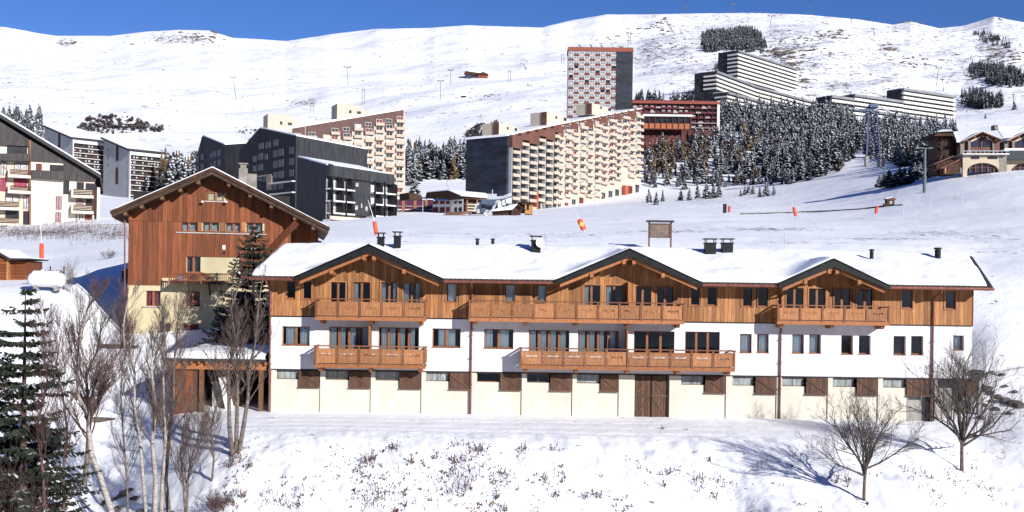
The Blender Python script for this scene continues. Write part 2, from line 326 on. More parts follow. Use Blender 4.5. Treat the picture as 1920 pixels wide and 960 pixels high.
# where scree, scrub and grass stick out of the snow (density 0..1 per vertex; a property of the ground, not light)
PX_ = 960+F*XX/DD; PY_ = HZ-F*((ZZ-HC)*cr-XX*sr)/DD
dens = np.zeros_like(XX)
def blob(cx, cy, rx_, ry_, a, lo=600, hi=2600):
    global dens
    e = np.exp(-(((PX_-cx)/rx_)**2+((PY_-cy)/ry_)**2)); dens = np.maximum(dens, a*e*(DD > lo)*(DD < hi))
for b_ in [(350,72,90,16,.75),(120,80,28,12,.7),(30,145,50,20,.45),(230,235,90,18,.7),(560,192,50,12,.45),(620,135,80,25,.25),(420,120,90,20,.15),
           (1230,90,90,50,.62),(1290,60,80,22,.55),(1210,45,60,14,.4),(1180,110,60,40,.45),(1250,170,70,30,.35),(1470,90,60,45,.8),(1520,70,50,22,.62),(1560,110,60,50,.5),
           (1560,60,50,15,.6),(1440,60,40,14,.45),(1600,120,70,60,.45),(1660,90,45,20,.65),(1700,120,50,20,.5),(1500,130,60,30,.6),(1570,165,60,25,.6),(1620,150,60,20,.4),
           (1850,100,50,22,.75),(1880,75,50,18,.5),(1700,42,30,8,.5),(1856,38,40,8,.4),(870,145,60,25,.3),(980,130,60,20,.28),(760,110,90,25,.2),(1010,180,90,20,.35),(900,190,60,20,.4),(890,52,60,6,.3)]:
    blob(*b_)
dens = np.maximum(dens, .42*np.clip((PX_-1150)/100, 0, 1)*(DD > 750)); dens = np.maximum(dens, .17*(DD > 700))
def blob2(*a): blob(*a[:5], lo=a[5], hi=a[6])
for b_ in [(1320,378,90,10,.55,200,560),(1400,365,100,10,.45,250,560),(1420,430,160,4,.8,85,300),(1250,434,120,3,.8,85,300),(1000,440,200,4,.5,85,300),(1850,445,70,9,.6,85,250),(1750,438,90,6,.75,85,250),(1650,448,120,2.5,.8,80,250),(1500,455,120,2,.6,75,250),(1860,472,60,2,.7,75,200),(1500,398,120,2,.6,120,300),
           (100,436,120,9,.95,95,230),(200,440,60,10,.8,95,230),(1830,330,60,8,.6,180,330),(1880,470,60,10,.35,78,120),(1830,560,60,30,.35,66,100),(760,412,30,8,.3,150,330)]:
    blob2(*b_)
at = me.attributes.new('scrub', 'FLOAT', 'POINT'); at.data.foreach_set('value', dens.reshape(-1).astype(np.float32))
m, nt, b, N, L = newmat('snow over scrub')
geo = N.new('ShaderNodeNewGeometry'); attr = N.new('ShaderNodeAttribute'); attr.attribute_name = 'scrub'
cd = N.new('ShaderNodeVectorMath'); cd.operation = 'LENGTH'; L.new(geo.outputs['Position'], cd.inputs[0])
def tex(scale, det=5, rough=.6, st=(1, 1, 1)):
    mp = N.new('ShaderNodeMapping'); mp.inputs['Scale'].default_value = st; L.new(geo.outputs['Position'], mp.inputs['Vector'])
    t = N.new('ShaderNodeTexNoise'); t.inputs['Scale'].default_value = scale; t.inputs['Detail'].default_value = det; t.inputs['Roughness'].default_value = rough; L.new(mp.outputs[0], t.inputs['Vector']); return t.outputs['Fac']
def math_(op, a, b_=None, c=None):
    n = N.new('ShaderNodeMath'); n.operation = op
    for i, v in enumerate((a, b_, c)):
        if v is None: continue
        if isinstance(v, (int, float)): n.inputs[i].default_value = v
        else: L.new(v, n.inputs[i])
    return n.outputs[0]
big = tex(.02, 3); mid = tex(.11, 4, .7, (1, .8, 1.6)); fine = tex(1.1, 4, .75)
isfar = math_('MULTIPLY', math_('SUBTRACT', cd.outputs['Value'], 420), 1/200); isfar = math_('MINIMUM', math_('MAXIMUM', isfar, 0), 1)
n_ = N.new('ShaderNodeMix'); L.new(isfar, n_.inputs['Factor']); L.new(fine, n_.inputs['A']); 
mm = math_('ADD', math_('MULTIPLY', mid, .75), math_('MULTIPLY', big, .25)); mm = math_('ADD', mm, math_('MULTIPLY', math_('SUBTRACT', tex(.4, 3), .5), .55)); L.new(mm, n_.inputs['B'])
thr = math_('SUBTRACT', .655, math_('MULTIPLY', attr.outputs['Fac'], .22))
msk = math_('MULTIPLY', math_('SUBTRACT', n_.outputs['Result'], thr), 28); msk = math_('MINIMUM', math_('MAXIMUM', msk, 0), .92)
rc = N.new('ShaderNodeValToRGB'); L.new(tex(.9, 4), rc.inputs['Fac']); rc.color_ramp.elements[0].color = (.035, .032, .03, 1); rc.color_ramp.elements[1].color = (.21, .165, .13, 1); rc.color_ramp.elements[0].position = .35; rc.color_ramp.elements[1].position = .65
sc_ = N.new('ShaderNodeValToRGB'); L.new(tex(.05, 5), sc_.inputs['Fac']); sc_.color_ramp.elements[0].color = (.84, .86, .90, 1); sc_.color_ramp.elements[1].color = (.90, .91, .93, 1)
mx = N.new('ShaderNodeMix'); mx.data_type = 'RGBA'; L.new(msk, mx.inputs['Factor']); L.new(sc_.outputs[0], mx.inputs['A']); L.new(rc.outputs[0], mx.inputs['B']); L.new(mx.outputs['Result'], b.inputs['Base Color'])
b.inputs['Roughness'].default_value = .6; b.inputs['Specular IOR Level'].default_value = .15
bh = N.new('ShaderNodeMix'); L.new(isfar, bh.inputs['Factor']); L.new(math_('ADD', math_('MULTIPLY', tex(5, 5, .6), .05), math_('MULTIPLY', tex(.9, 3), .12)), bh.inputs['A']); L.new(math_('MULTIPLY', tex(.03, 6, .6), 4.0), bh.inputs['B'])
bp = N.new('ShaderNodeBump'); bp.inputs['Strength'].default_value = .55; bp.inputs['Distance'].default_value = 1.0; L.new(bh.outputs['Result'], bp.inputs['Height']); L.new(bp.outputs[0], b.inputs['Normal'])
me.materials.append(m)
ground = place(me, 'snowy_ground'); tag(ground, kind='structure')
tag(ground, 'snow covered ground, terrace, pistes and mountainside')

# added unseen valley side behind the viewpoint: wooded snowy slope that darkens window reflections
bx_ = np.linspace(-3600, 3600, 90); by_ = 5-np.concatenate([np.linspace(0, 200, 12)[:-1], np.geomspace(200, 3800, 40)])
BX, BY = np.meshgrid(bx_, by_); dd = -BY
BZ = -12-35*np.clip((dd+5)/250, 0, 1)+np.clip((dd-300)/2600, 0, 1)**1.2*900+fbm(BX/500, BY/500, 5)*70*np.clip((dd-200)/500, 0, 1)
nb_x = len(bx_); qd = (np.arange(len(by_)-1)[:, None]*nb_x+np.arange(nb_x-1)[None, :]).reshape(-1)
me2 = bpy.data.meshes.new('added_valley_side'); me2.from_pydata(np.stack([BX, BY, BZ], -1).reshape(-1, 3).tolist(), [], np.stack([qd+nb_x, qd+nb_x+1, qd+1, qd], -1).tolist())
me2.materials.append(M('wooded snowy slope', (.75, .77, .8), rough=.9, scale=.006, col2=(.03, .04, .035))); me2.polygons.foreach_set('use_smooth', [True]*len(qd)); me2.update()
tag(place(me2, 'added_valley_side'), 'added unseen wooded valley side behind the viewpoint, for dark window reflections', kind='structure')
# ------------------------------------------------------------------ the long chalet (facade in the plane y = 60)
YF = 60.0
chalet = empty('long_chalet', (0, YF, 0)); tag(chalet, 'long three storey chalet with wood clad top floor, white middle, cream base and snowy roof', 'chalet')
Z2, Z1, ZE = 2.30, 5.14, 7.22
DE, DRG, SL = 58.8, 65.0, 0.300
def fx(px, py=600, D=YF): return W(px, py, D).x
def fz(px, py, D=YF): return W(px, py, D).z
XL, XR = fx(505), fx(1823)
XR0 = fx(1838)
GAB = []
for ax, ay, lx, ly, rx_, ry_ in [(692, 461, 556, 519, 828, 523), (1180, 469, 1045, 525, 1313, 530), (1563, 488, 1463, 532, 1665, 536)]:
    A = W(ax, ay, 58.55); Lp = W(lx, ly, 58.55); Rp = W(rx_, ry_, 58.55)
    GAB.append((A.x, A.z-.02, (A.z-Lp.z)/(A.x-Lp.x), (A.z-Rp.z)/(Rp.x-A.x), Lp.x, Rp.x))
def roof_z(x, Y):
    m_ = np.where(Y < DRG, ZE+(Y-DE)*SL, ZE+(DRG-DE)*SL-(Y-DRG)*SL)
    for xa, za, sl_, sr_, l, r in GAB:
        m_ = np.maximum(m_, np.where(x < xa, za-(xa-x)*sl_, za-(x-xa)*sr_) - np.maximum(Y-DRG, 0)*1.2)
    return m_
def gable_only(x):
    z = -9.0
    for xa, za, sl_, sr_, l, r in GAB: z = max(z, (za-(xa-x)*sl_) if x < xa else (za-(x-xa)*sr_))
    return z
def in_gable(x): return any(l < x < r for *_, l, r in GAB)
XEL, XER = W(468, 515, DE).x, W(1862, 540, DE).x
XRL, XRR = W(528, 452, DRG).x, W(1822, 474, DRG).x
def roof_x(s, Y):
    t = (Y-DE)/(DRG-DE); t = np.where(t > 1, 2-t, t)
    l = XEL+(XRL-XEL)*t; r = XER+(XRR-XER)*t; return l+(r-l)*s
def grid_mesh(fx_, s0, s1, Y0, Y1, nx, ny, ztop, zbot, name, mats, parent, smooth=True, two=False):
    s = np.linspace(s0, s1, nx)[None, :]; Y = np.linspace(Y0, Y1, ny)[:, None]; X = fx_(s+0*Y, Y+0*s); Yg = Y+0*s
    T = ztop(X, Yg, s+0*Y); B = zbot(X, Yg, s+0*Y)
    v = [(x, y-YF, z) for x, y, z in zip(X.ravel(), Yg.ravel(), T.ravel())]+[(x, y-YF, z) for x, y, z in zip(X.ravel(), Yg.ravel(), B.ravel())]
    n = nx*ny; f = []; mi = []
    for j in range(ny-1):
        for i in range(nx-1):
            a = j*nx+i; f.append((a, a+1, a+nx+1, a+nx)); mi.append(0); f.append((n+a, n+a+nx, n+a+nx+1, n+a+1)); mi.append(1 if two else 0)
    for i in range(nx-1):
        f.append((n+i, n+i+1, i+1, i)); a = (ny-1)*nx+i; f.append((a, a+1, n+a+1, n+a)); mi += [0, 0]
    for j in range(ny-1):
        a = j*nx; f.append((a, a+nx, n+a+nx, n+a)); a = j*nx+nx-1; f.append((a+nx, a, n+a, n+a+nx)); mi += [0, 0]
    me = bpy.data.meshes.new(name); me.from_pydata(v, [], f)
    for q in mats: me.materials.append(q)
    me.polygons.foreach_set('material_index', mi); me.polygons.foreach_set('use_smooth', [smooth]*len(f)); me.update()
    return place(me, name, parent)
roof = grid_mesh(roof_x, 0, 1, DE, 71.2, 420, 40, lambda x, y, s: roof_z(x, y), lambda x, y, s: roof_z(x, y)-.17, 'roof', [darkg, beamw], chalet, smooth=False, two=True)
def snow_top(x, y, s):
    e = np.clip((y-DE)/.5, 0, 1); e2 = np.clip((1-s)*39/.35, 0, 1)*np.clip(s*39/.3, 0, 1)
    z0 = roof_z(x, y)
    # valleys filled softly
    zz = (roof_z(x-.5, y)+roof_z(x+.5, y)+roof_z(x-.25, y)+roof_z(x+.25, y)+2*z0)/6
    zz = np.maximum(zz, z0)+.0
    th = (.05+.19*np.sqrt(e))*(.35+.65*np.sqrt(e2))*(1+.55*fbm(x/1.8, y/2.2, 4))
    return zz + th + fbm(x/3, y/1.6, 3)*.045*e
grid_mesh(roof_x, .003, .9915, DE+.06, 71.1, 420, 60, snow_top, lambda x, y, s: roof_z(x, y)+.004, 'roof_snow', [snow_roof], roof)
# eave tile ends poking out of the snow and gutter
mb = MB(); 
x = XEL+.2
while x < XER-.1:
    if not in_gable(x) or gable_only(x) < ZE-.02: mb.box(x, x+.17, DE-.08-YF, DE+.05-YF, ZE-.03, ZE+.035)
    x += .27
mb.build('eave_tile', darkg, roof)['kind'] = 'stuff'
segs = []; pts_ = [XEL]+sum([[g[4], g[5]] for g in GAB], [])+[XER]
for i in range(0, len(pts_), 2): segs.append((pts_[i], pts_[i+1]))
for a, b_ in segs:
    mb = MB(); mb.tube((a, DE-.12-YF, ZE-.13), (b_, DE-.12-YF, ZE-.13), .075, k=8); mb.box(a, b_, DE-.05-YF, DE-.01-YF, ZE-.2, ZE-.02)
    mb.build('gutter', copper, chalet)
# gable fascias, barge boards, purlin ends
for xa, za, sl_, sr_, l, r in GAB:
    mb = MB(); y0, y1 = 58.42-YF, 58.56-YF; th = .36
    zl = za-(xa-l)*sl_; zr = za-(r-xa)*sr_
    mb.prism_y([(l-.1, zl-.03-th*.5), (l-.1, zl-.03), (xa, za+.03), (r+.1, zr-.03), (r+.1, zr-.03-th*.5), (xa, za+.03-th)][::-1], y0, y1)
    mb.build('fascia', black, roof)
    mb = MB(); mb.prism_y([(l-.1, zl+.0), (l-.1, zl+.05), (xa, za+.12), (r+.1, zr+.05), (r+.1, zr+.0), (xa, za+.07)][::-1], y0-.03, DE-YF+.12)
    mb.build('verge_cap', black, roof)
    mb = MB(); mb.prism_y([(l+.15, zl-.36), (l+.15, zl-.2), (xa, za-.30), (r-.15, zr-.2), (r-.15, zr-.36), (xa, za-.48)][::-1], 58.62-YF, 58.72-YF)
    mb.build('barge_board', wood_b, roof)
    for t, dz in ((-.52, 0), (-.07, 0), (.07, 0), (.48, 0)):
        xx = xa + t*(xa-l if t < 0 else r-xa); z = (za-(xa-xx)*sl_ if xx < xa else za-(xx-xa)*sr_)-.46
        mb = MB(); mb.prism_x([(58.55-YF, z-.13), (58.55-YF, z+.1), (0.0, z+.1), (0.0, z-.2), (-.9, z-.22)], xx-.09, xx+.09)
        mb.build('purlin', wood_b, roof)
# -------- windows
def window(px0, px1, py0, py1, leaves=1, curt=0, rec=.14, parent=chalet, door=False, y=0.0, sill=True, openl=False):
    x0, x1 = fx(px0), fx(px1); pm = (px0+px1)/2; z0, z1 = fz(pm, py1), fz(pm, py0)
    fr = MB(); f_ = .055; yr = y+rec
    fr.box(x0, x1, yr, yr+.07, z0, z0+f_); fr.box(x0, x1, yr, yr+.07, z1-f_, z1); fr.box(x0, x0+f_, yr, yr+.07, z0+f_, z1-f_); fr.box(x1-f_, x1, yr, yr+.07, z0+f_, z1-f_)
    w_ = (x1-x0)/leaves
    for i in range(1, leaves): fr.box(x0+w_*i-.06, x0+w_*i+.06, yr-.012, yr+.06, z0+f_, z1-f_)
    if sill and not door: fr.box(x0-.03, x1+.03, y-.04, yr, z0-.03, z0+.0)
    o = fr.build('balcony_door' if door else 'window', framew, parent)
    for i in range(leaves):
        g = MB(); a, c = x0+w_*i+.055, x0+w_*(i+1)-.055; g.box(a, c, yr+.025, yr+.035, z0+f_, z1-f_); g.build('pane', glass, o)
        if curt > i or curt < 0:
            q = MB(); n_ = 9; wd = (c-a)*(rnd.uniform(.55, .8) if leaves > 1 else rnd.uniform(.8, 1)); off = a+(c-a-wd)*(rnd.random() < .3)
            pr = None
            for k_ in range(n_+1):
                xx = off+wd*k_/n_; yy = yr+.085+.03*math.sin(k_*2.4)
                if pr: q.poly([(pr[0], pr[1], z0+.05), (xx, yy, z0+.05), (xx, yy, z1-.04), (pr[0], pr[1], z1-.04)])
                pr = (xx, yy)
            q.build('curtain', curtain, o)
    return (x0, x1, z0, z1)
HU = []   # upper storey openings
for a in [(536,554,527,560),(566,584,527,561),(835,856,531,566),(945,967,533,566),(1004,1026,534,566),(1293,1314,538,573),(1323,1344,538,573),(1390,1412,539,575),(1420,1442,539,575),(1689,1711,543,578),(1771,1792,545,580)]:
    HU.append(window(*a, leaves=1, curt=1 if a[0] in (945, 1004, 835) else 0, rec=.10, y=-.03))
for a, c in [((618,648,529,575),0),((661,694,529,575),1),((713,745,529,575),2),((755,788,530,575),2),((1092,1125,535,580),1),((1134,1168,535,580),1),((1188,1221,536,580),0),((1230,1263,537,580),0),
          ((1473,1506,540,586),0),((1515,1548,541,586),0),((1563,1594,541,586),0),((1605,1638,541,586),0)]:
    HU.append(window(*a, leaves=2, curt=c, rec=.10, y=-.03, door=True))
HM = []
for a, l_, c in [((529,581,612,647),2,2),((811,864,616,651),2,2),((908,963,617,653),2,2),((1388,1410,626,661),1,1),((1420,1442,626,661),1,1),((1486,1508,627,662),1,1),((1518,1540,627,662),1,1),((1578,1600,629,664),1,0),((1611,1633,629,664),1,0),((1676,1699,630,665),1,0),((1709,1732,630,665),1,0),((1788,1808,629,656),1,1)]:
    HM.append(window(*a, leaves=l_, curt=c, rec=.16 if a[0] < 1500 else .24))
for a, c in [((617,692,613,662),4),((710,786,614,662),4),((992,1068,619,666),4),((1084,1161,620,666),4),((1189,1265,621,667),0),((1285,1350,622,668),0)]:
    HM.append(window(*a, leaves=4 if c else 3, curt=c, door=True))
# -------- walls
mb = MB(); mb.wall(XL, XR, Z2, Z1, HM, y=0, rev=.26)
mb.poly([(XL, 0, Z2), (XR0, 0, Z2), (XR0, .18, Z2), (XL, .18, Z2)])
sp_ = [(.001, Z2), (9.2, Z2), (9.2, ZE-.2), (5, ZE+6.2*SL-.25), (.001, ZE+1.2*SL-.25)]; mb.prism_x(sp_, XL, XL+.3); mb.prism_x(sp_, XR-.3, XR); mb.box(XL, XR, 9.2, 9.4, Z2, ZE-.2)
mb.box(XL+.3, XR-.3, 1.3, 1.4, Z2, 8.2)
o = mb.build('middle_wall', white, chalet)
mb = MB(); mb.box(XL+.3, XR-.3, 1.2, 1.299, Z2+.1, 8.0); mb.box(XL+.3, XR-.3, .3, 1.25, Z1-.12, Z1-.02); mb.box(XL+.3, XR-.3, .35, 1.25, Z2, Z2+.08); mb.build('inner_wall', inside, chalet)
mb = MB(); mb.box(XL, XR, -.055, .0, Z1-.05, Z1); mb.build('drip_strip', black, chalet)
mb = MB(); mb.box(XL, XR0, -.03, .15, Z2-.06, Z2-.003); mb.build('ledge_strip', darkg, chalet)
# backing behind boards
mb = MB(); mb.wall(XL, XR, Z1, ZE+.0, HU, y=-.002, rev=.25)
for xa, za, sl_, sr_, l, r in GAB: mb.poly([(l+.2, -.002, ZE), (r-.2, -.002, ZE), (r-.2, -.002, za-(r-.2-xa)*sr_-.2), (xa, -.002, za-.2), (l+.2, -.002, za-(xa-l-.2)*sl_-.2)])
mb.build('sheathing', M('dark sheathing', (.06, .03, .015), rough=.8), chalet)
x = XL; bw = .214; nb = 0
bws = []
while x < XR-.02:
    x1 = min(x+bw*rnd.uniform(.88, 1.1), XR); bws.append((x, x1)); x = x1
for x0, x1 in bws:
    def top(xx): return max(ZE+1.2*SL, gable_only(xx)) - .22
    cuts = sorted([(h[2], h[3]) for h in HU if h[0] < (x0+x1)/2 < h[1]])
    z = Z1+.002; parts_ = []
    for c0, c1 in cuts:
        if c0 > z+.02: parts_.append((z, c0, False))
        z = c1
    parts_.append((z, None, True))
    # sharpen boards at window edges
    xa_, xb_ = x0, x1
    for h in HU:
        if h[0] < (x0+x1)/2 < h[1]: pass
        else:
            if x0 < h[1] <= (x0+x1)/2+.0001 and x1 > h[1]: pass
    for z0, z1, t_ in parts_:
        q = MB(); g = .006; d_ = -.028-rnd.random()*.006
        if t_: pts = [(x0+g, z0), (x1-g, z0), (x1-g, top(x1)), (x0+g, top(x0))]
        else: pts = [(x0+g, z0), (x1-g, z0), (x1-g, z1), (x0+g, z1)]
        q.prism_y(pts, d_, -.003)
        q.build('board', wood_h, chalet)
# window casings in larch
for h in HU:
    q = MB(); a, c, z0, z1 = h; t = .035
    q.box(a-.05, a+.02, -.06, .06, z0-.03, z1+.05); q.box(c-.02, c+.05, -.06, .06, z0-.03, z1+.05); q.box(a+.02, c-.02, -.06, .06, z1-.0, z1+.05); q.box(a+.02, c-.02, -.06, .06, z0-.03, z0+.005)
    q.build('casing', wood_h, chalet)
mb = MB(); mb.box(XR, XR+.035, -.06, 4, Z1, ZE+.1); mb.box(XL-.035, XL, -.06, 4, Z1, ZE+.1); mb.build('corner_board', wood_b, chalet)
mb = MB(); mb.box(XL-.03, XL-.001, 4.0, 9.4, Z1, ZE-.3); mb.build('side_cladding', wood_b, chalet)
# -------- ground storey : cream wall with pilasters, strip openings, shutters
XC = fx(1700, 740)
LOW = [(518,558,560,599),(610,653,655,694),(704,749,749,789),(799,841,843,880),(894,937,938,977),(988,1030,1032,1072),(1082,1125,1126,1159),(1278,1320,1322,1360),(1374,1414,1416,1455),(1467,1509,1511,1551),(1562,1603,1606,1645),(1656,1698,1700,1741)]
holes = []
ZD0 = -.15; dx0, dx1 = fx(1190, 740), fx(1254, 740)
for a, b_, c, d in LOW:
    holes.append((fx(a, 700), fx(d, 700)+.01, Z2-.56, Z2)); holes.append((fx(c, 700)-.02, fx(d, 700)+.01, Z2-.9, Z2-.55))
holes = [h for h in holes if h[0] < XC]
mb = MB(); mb.wall(XL+.06, XC, -1.2, Z2-.003, holes+[(dx0, dx1, ZD0-.2, Z2-.06)], y=.06, rev=.3)
mb.box(XL+.06, XL+.3, .36, 9, -1, Z2); mb.box(XR-.3, XR, 1.5, 9, -1, Z2)
mb.build('ground_floor_wall', cream, chalet)
mb = MB(); mb.box(XL+.3, XR-.3, .75, .9, -.5, Z2-.02); mb.box(XL+.3, XR-.3, .4, .75, Z2-.1, Z2-.02); mb.build('stable_back_wall', inside, chalet)
for p0, p1 in [(508,516),(600,609),(695,703),(790,798),(881,892),(978,987),(1073,1081),(1160,1189),(1255,1277),(1361,1373),(1456,1465),(1552,1561),(1646,1655)]:
    mb = MB(); mb.box(fx(p0, 740), fx(p1, 740), -.02, .059, -1.2, Z2-.07); mb.build('pilaster', cream, chalet)
for i, (a, b_, c, d) in enumerate(LOW):
    x0, x1 = fx(a, 700), fx(b_, 700); z1 = Z2-.07; z0 = Z2-.56
    f_ = MB(); f_.box(x0, x1, .2, .25, z0, z0+.04); f_.box(x0, x1, .2, .25, z1-.04, z1); f_.box(x0, x0+.04, .2, .25, z0, z1); f_.box(x1-.04, x1, .2, .25, z0, z1)
    if i % 2: f_.box((x0+x1)/2-.02, (x0+x1)/2+.02, .2, .25, z0, z1)
    o = f_.build('strip_window', M('weathered strip frame', (.16, .12, .09), rough=.8) if i != 4 else framew, chalet)
    f_ = MB(); f_.box(x0+.04, x1-.04, .22, .23, z0+.04, z1-.04); f_.build('pane', dirty if i not in (4, 5) else glass, o)
    s0, s1 = fx(c, 715), fx(d, 715); zs0 = Z2-.97; zs1 = Z2-.08
    o = empty('shutter', (0, 0, 0)); o.parent = chalet
    n_ = 8; ww = (s1-s0)/n_
    for k_ in range(n_):
        q = MB(); q.box(s0+ww*k_+.006, s0+ww*(k_+1)-.006, -.06-rnd.random()*.008, -.03, zs0+rnd.uniform(0, .02), zs1); q.build('board', wood_o, o)
    q = MB(); q.box(s0-.02, s1+.04, -.1, -.062, zs0-.03, zs0+.04); q.beam((s0+.06, -.085, zs1-.1), (s1-.08, -.085, zs0+.12), .04, .08); q.build('brace', wood_o, o)
# right concrete part under the white floor
mb = MB(); mb.box(XC+.0, XR0, .7, .9, -1.4, Z2-.07); mb.box(XC, XC+.12, .1, .7, -1.4, Z2-.07); mb.build('concrete_wall', concrete, chalet)
for p0, p1 in ((1741, 1748), (1753, 1759), (1836, 1842)):
    mb = MB(); mb.box(fx(p0, 740), fx(p1, 740), .05, .3, -1.4, Z2-.06); mb.build('post', darkg if p0 == 1741 else concrete, chalet)
mb = MB(); mb.box(XC, fx(1741), .35, .5, -.9, Z2-.95); mb.box(fx(1760), fx(1800), .35, .5, -.9, Z2-.55); mb.build('low_concrete_wall', concrete, chalet)
for a, b_ in ((1762, 1798), ):
    f_ = MB(); f_.box(fx(a), fx(b_), .45, .5, Z2-.55, Z2-.08); o = f_.build('strip_window', glass, chalet)
o = empty('shutter', (0, 0, 0)); o.parent = chalet; s0, s1 = fx(1800), fx(1834)
for k_ in range(8):
    q = MB(); ww = (s1-s0)/8; q.box(s0+ww*k_+.006, s0+ww*(k_+1)-.006, .02, .05, Z2-.95, Z2-.08); q.build('board', wood_o, o)
mb = MB(); mb.box(fx(1820), fx(1842), -.3, .4, Z2+.28, Z2+.46); mb.box(fx(1822), fx(1840), -.2, .3, Z2-.1, Z2+.28); mb.build('vent_cowl', darkg, chalet)
# big double door
for k_, (a, b_) in enumerate(((dx0+.02, (dx0+dx1)/2-.03), ((dx0+dx1)/2+.03, dx1-.12))):
    o = empty('door_leaf', (0, 0, 0)); o.parent = chalet; n_ = 5; ww = (b_-a)/n_; z1 = Z2-.1
    for i in range(n_):
        q = MB(); q.box(a+ww*i+.006, a+ww*(i+1)-.006, .1+rnd.random()*.01, .14, ZD0+rnd.uniform(0, .03), z1); q.build('board', wood_o, o)
    for za_, zb_ in ((ZD0+.1, 1.0), (z1-.12, 1.1)):
        q = MB(); s_ = 1 if k_ else -1
        if za_ < 1: q.beam((a+.08, .09, 1.02) if k_ else (b_-.08, .09, 1.02), (b_-.08, .09, .12) if k_ else (a+.08, .09, .12), .03, .1)
        else: q.beam((a+.08, .09, z1-.2) if k_ else (a+.08, .09, 1.3), (b_-.08, .09, 1.3) if k_ else (b_-.08, .09, z1-.2), .03, .1)
        q.build('brace', wood_o, o)
    q = MB(); q.box(a, b_, .06, .1, 1.08, 1.2); q.build('rail', wood_o, o)
mb = MB(); mb.box((dx0+dx1)/2-.03, (dx0+dx1)/2+.03, .04, .16, ZD0-.1, Z2-.1); mb.box(dx1-.11, dx1, .05, .3, ZD0-.3, Z2-.06); mb.build('door_post', black, chalet)
# downpipes
for p_, top_ in ((507, ZE-.15), (884, ZE-.15), (1463, ZE-.15), (1748, ZE-.15)):
    x = fx(p_, 640); mb = MB(); r = .05
    mb.tube((x, -1.3, top_), (x, -1.25, top_-.15), r, k=8); mb.tube((x, -1.25, top_-.15), (x, -.12, top_-.5), r, k=8); mb.tube((x, -.12, top_-.5), (x, -.12, Z1+.05), r, k=8)
    mb.tube((x, -.12, Z1+.05), (x, -.09, Z1-.15), r, k=8); mb.tube((x, -.09, Z1-.15), (x, -.09, -.5 if p_ < 1700 else -.8), r, k=8)
    for z in (ZE-.9, Z1+.3, Z1-.9, 3.0, 1.6): mb.box(x-.075, x+.075, -.19, -.0, z, z+.04)
    mb.build('downpipe', copper, chalet)
# -------- balconies
MOT = [(-.25,-.12,.05,.085),(-.27,-.22,-.02,.05),(-.19,-.14,-.0,.03),(-.10,-.06,-.03,.05),(.12,.25,.05,.085),(.22,.27,-.02,.05),(.14,.19,-.0,.03),(.06,.10,-.03,.05),(-.025,.025,.02,.07),(-.02,.02,-.08,-.03)]
def balcony(px0, px1, pyt, pyb, n, D=DE):
    yb = D-YF; pm = (px0+px1)/2
    x0, x1 = W(px0, pyt, D).x, W(px1, pyt, D).x; zt = W(pm, pyt, D).z; zb = W(pm, pyb, D).z+.06
    q = MB(); q.box(x0-.02, x1+.02, yb+.02, -.03, zb-.02, zb+.08); q.box(x0-.04, x1+.04, yb-.03, yb+.02, zb-.1, zb+.10)
    bal = q.build('balcony', wood_b, chalet)
    q = MB(); q.box(x0+.1, x1-.1, yb+.1, -.1, zb+.08, zb+.13); q.build('snow_layer', snow, bal)
    nj = max(3, round((x1-x0)/3.0)+1)
    for i in range(nj):
        xx = x0+.25+(x1-x0-.5)*i/(nj-1); q = MB(); q.prism_x([(yb+.12, zb-.17), (yb+.12, zb-.02), (0, zb-.02), (0, zb-.30), (yb+.3, zb-.30)], xx-.09, xx+.09); q.build('bracket', wood_b, bal)
    w_ = (x1-x0)/n
    for i in range(n+1):
        xx = x0+w_*i; q = MB(); q.box(xx-.05, xx+.05, yb-.05, yb+.05, zb+.04, zt-.03); q.build('post', wood_r, bal)
    for xx in (x0, x1):
        q = MB(); q.box(xx-.03, xx+.03, yb+.05, -.04, zb+.2, zt-.16); q.box(xx-.035, xx+.035, yb+.05, -.04, zt-.09, zt-.0); q.build('side_panel', wood_b, bal)
    q = MB(); q.box(x0-.08, x1+.08, yb-.08, yb+.06, zt-.04, zt+.02); q.build('handrail', wood_r, bal)
    for i in range(n):
        a, b_ = x0+w_*i+.06, x0+w_*(i+1)-.06; cx = (a+b_)/2; cz = (zb+zt)/2+.03
        q = MB(); q.box(a, b_, yb-.02, yb+.03, zt-.2, zt-.15); q.box(a, b_, yb-.02, yb+.03, zb+.15, zb+.2)
        hs_ = [(cx+m0, cx+m1, cz+m2, cz+m3) for m0, m1, m2, m3 in MOT]; nb_ = 5; bw_ = (b_-a)/nb_
        for k_ in range(nb_):
            u0, u1 = a+bw_*k_+.005, a+bw_*(k_+1)-.005; hh = [h for h in hs_ if h[0] < u1 and h[1] > u0]; off = rnd.random()*.006
            q.wall(u0, u1, zb+.2, zt-.2, hh, y=yb-.005-off, rev=.03); q.wall(u0, u1, zb+.2, zt-.2, hh, y=yb+.022-off, rev=.003)
        q.build('panel', wood_p, bal)
    return bal
b1 = balcony(593, 798, 561, 600, 5); b2 = balcony(881, 1282, 566, 604, 10); b3 = balcony(1459, 1667, 573, 608, 5)
b4 = balcony(591, 797, 649, 689, 5); b5 = balcony(977, 1377, 655, 693, 10)
for bal, p_, z0, z1 in ((b4, 697, 3.4, 4.7), (b5, 1173, 3.3, 4.7), (b2, 1174, 5.9, 7.2)):
    q = MB(); x = fx(p_); q.box(x-.03, x+.03, -1.05, -.04, z0-.5, z1); q.build('divider', wood_b, bal)
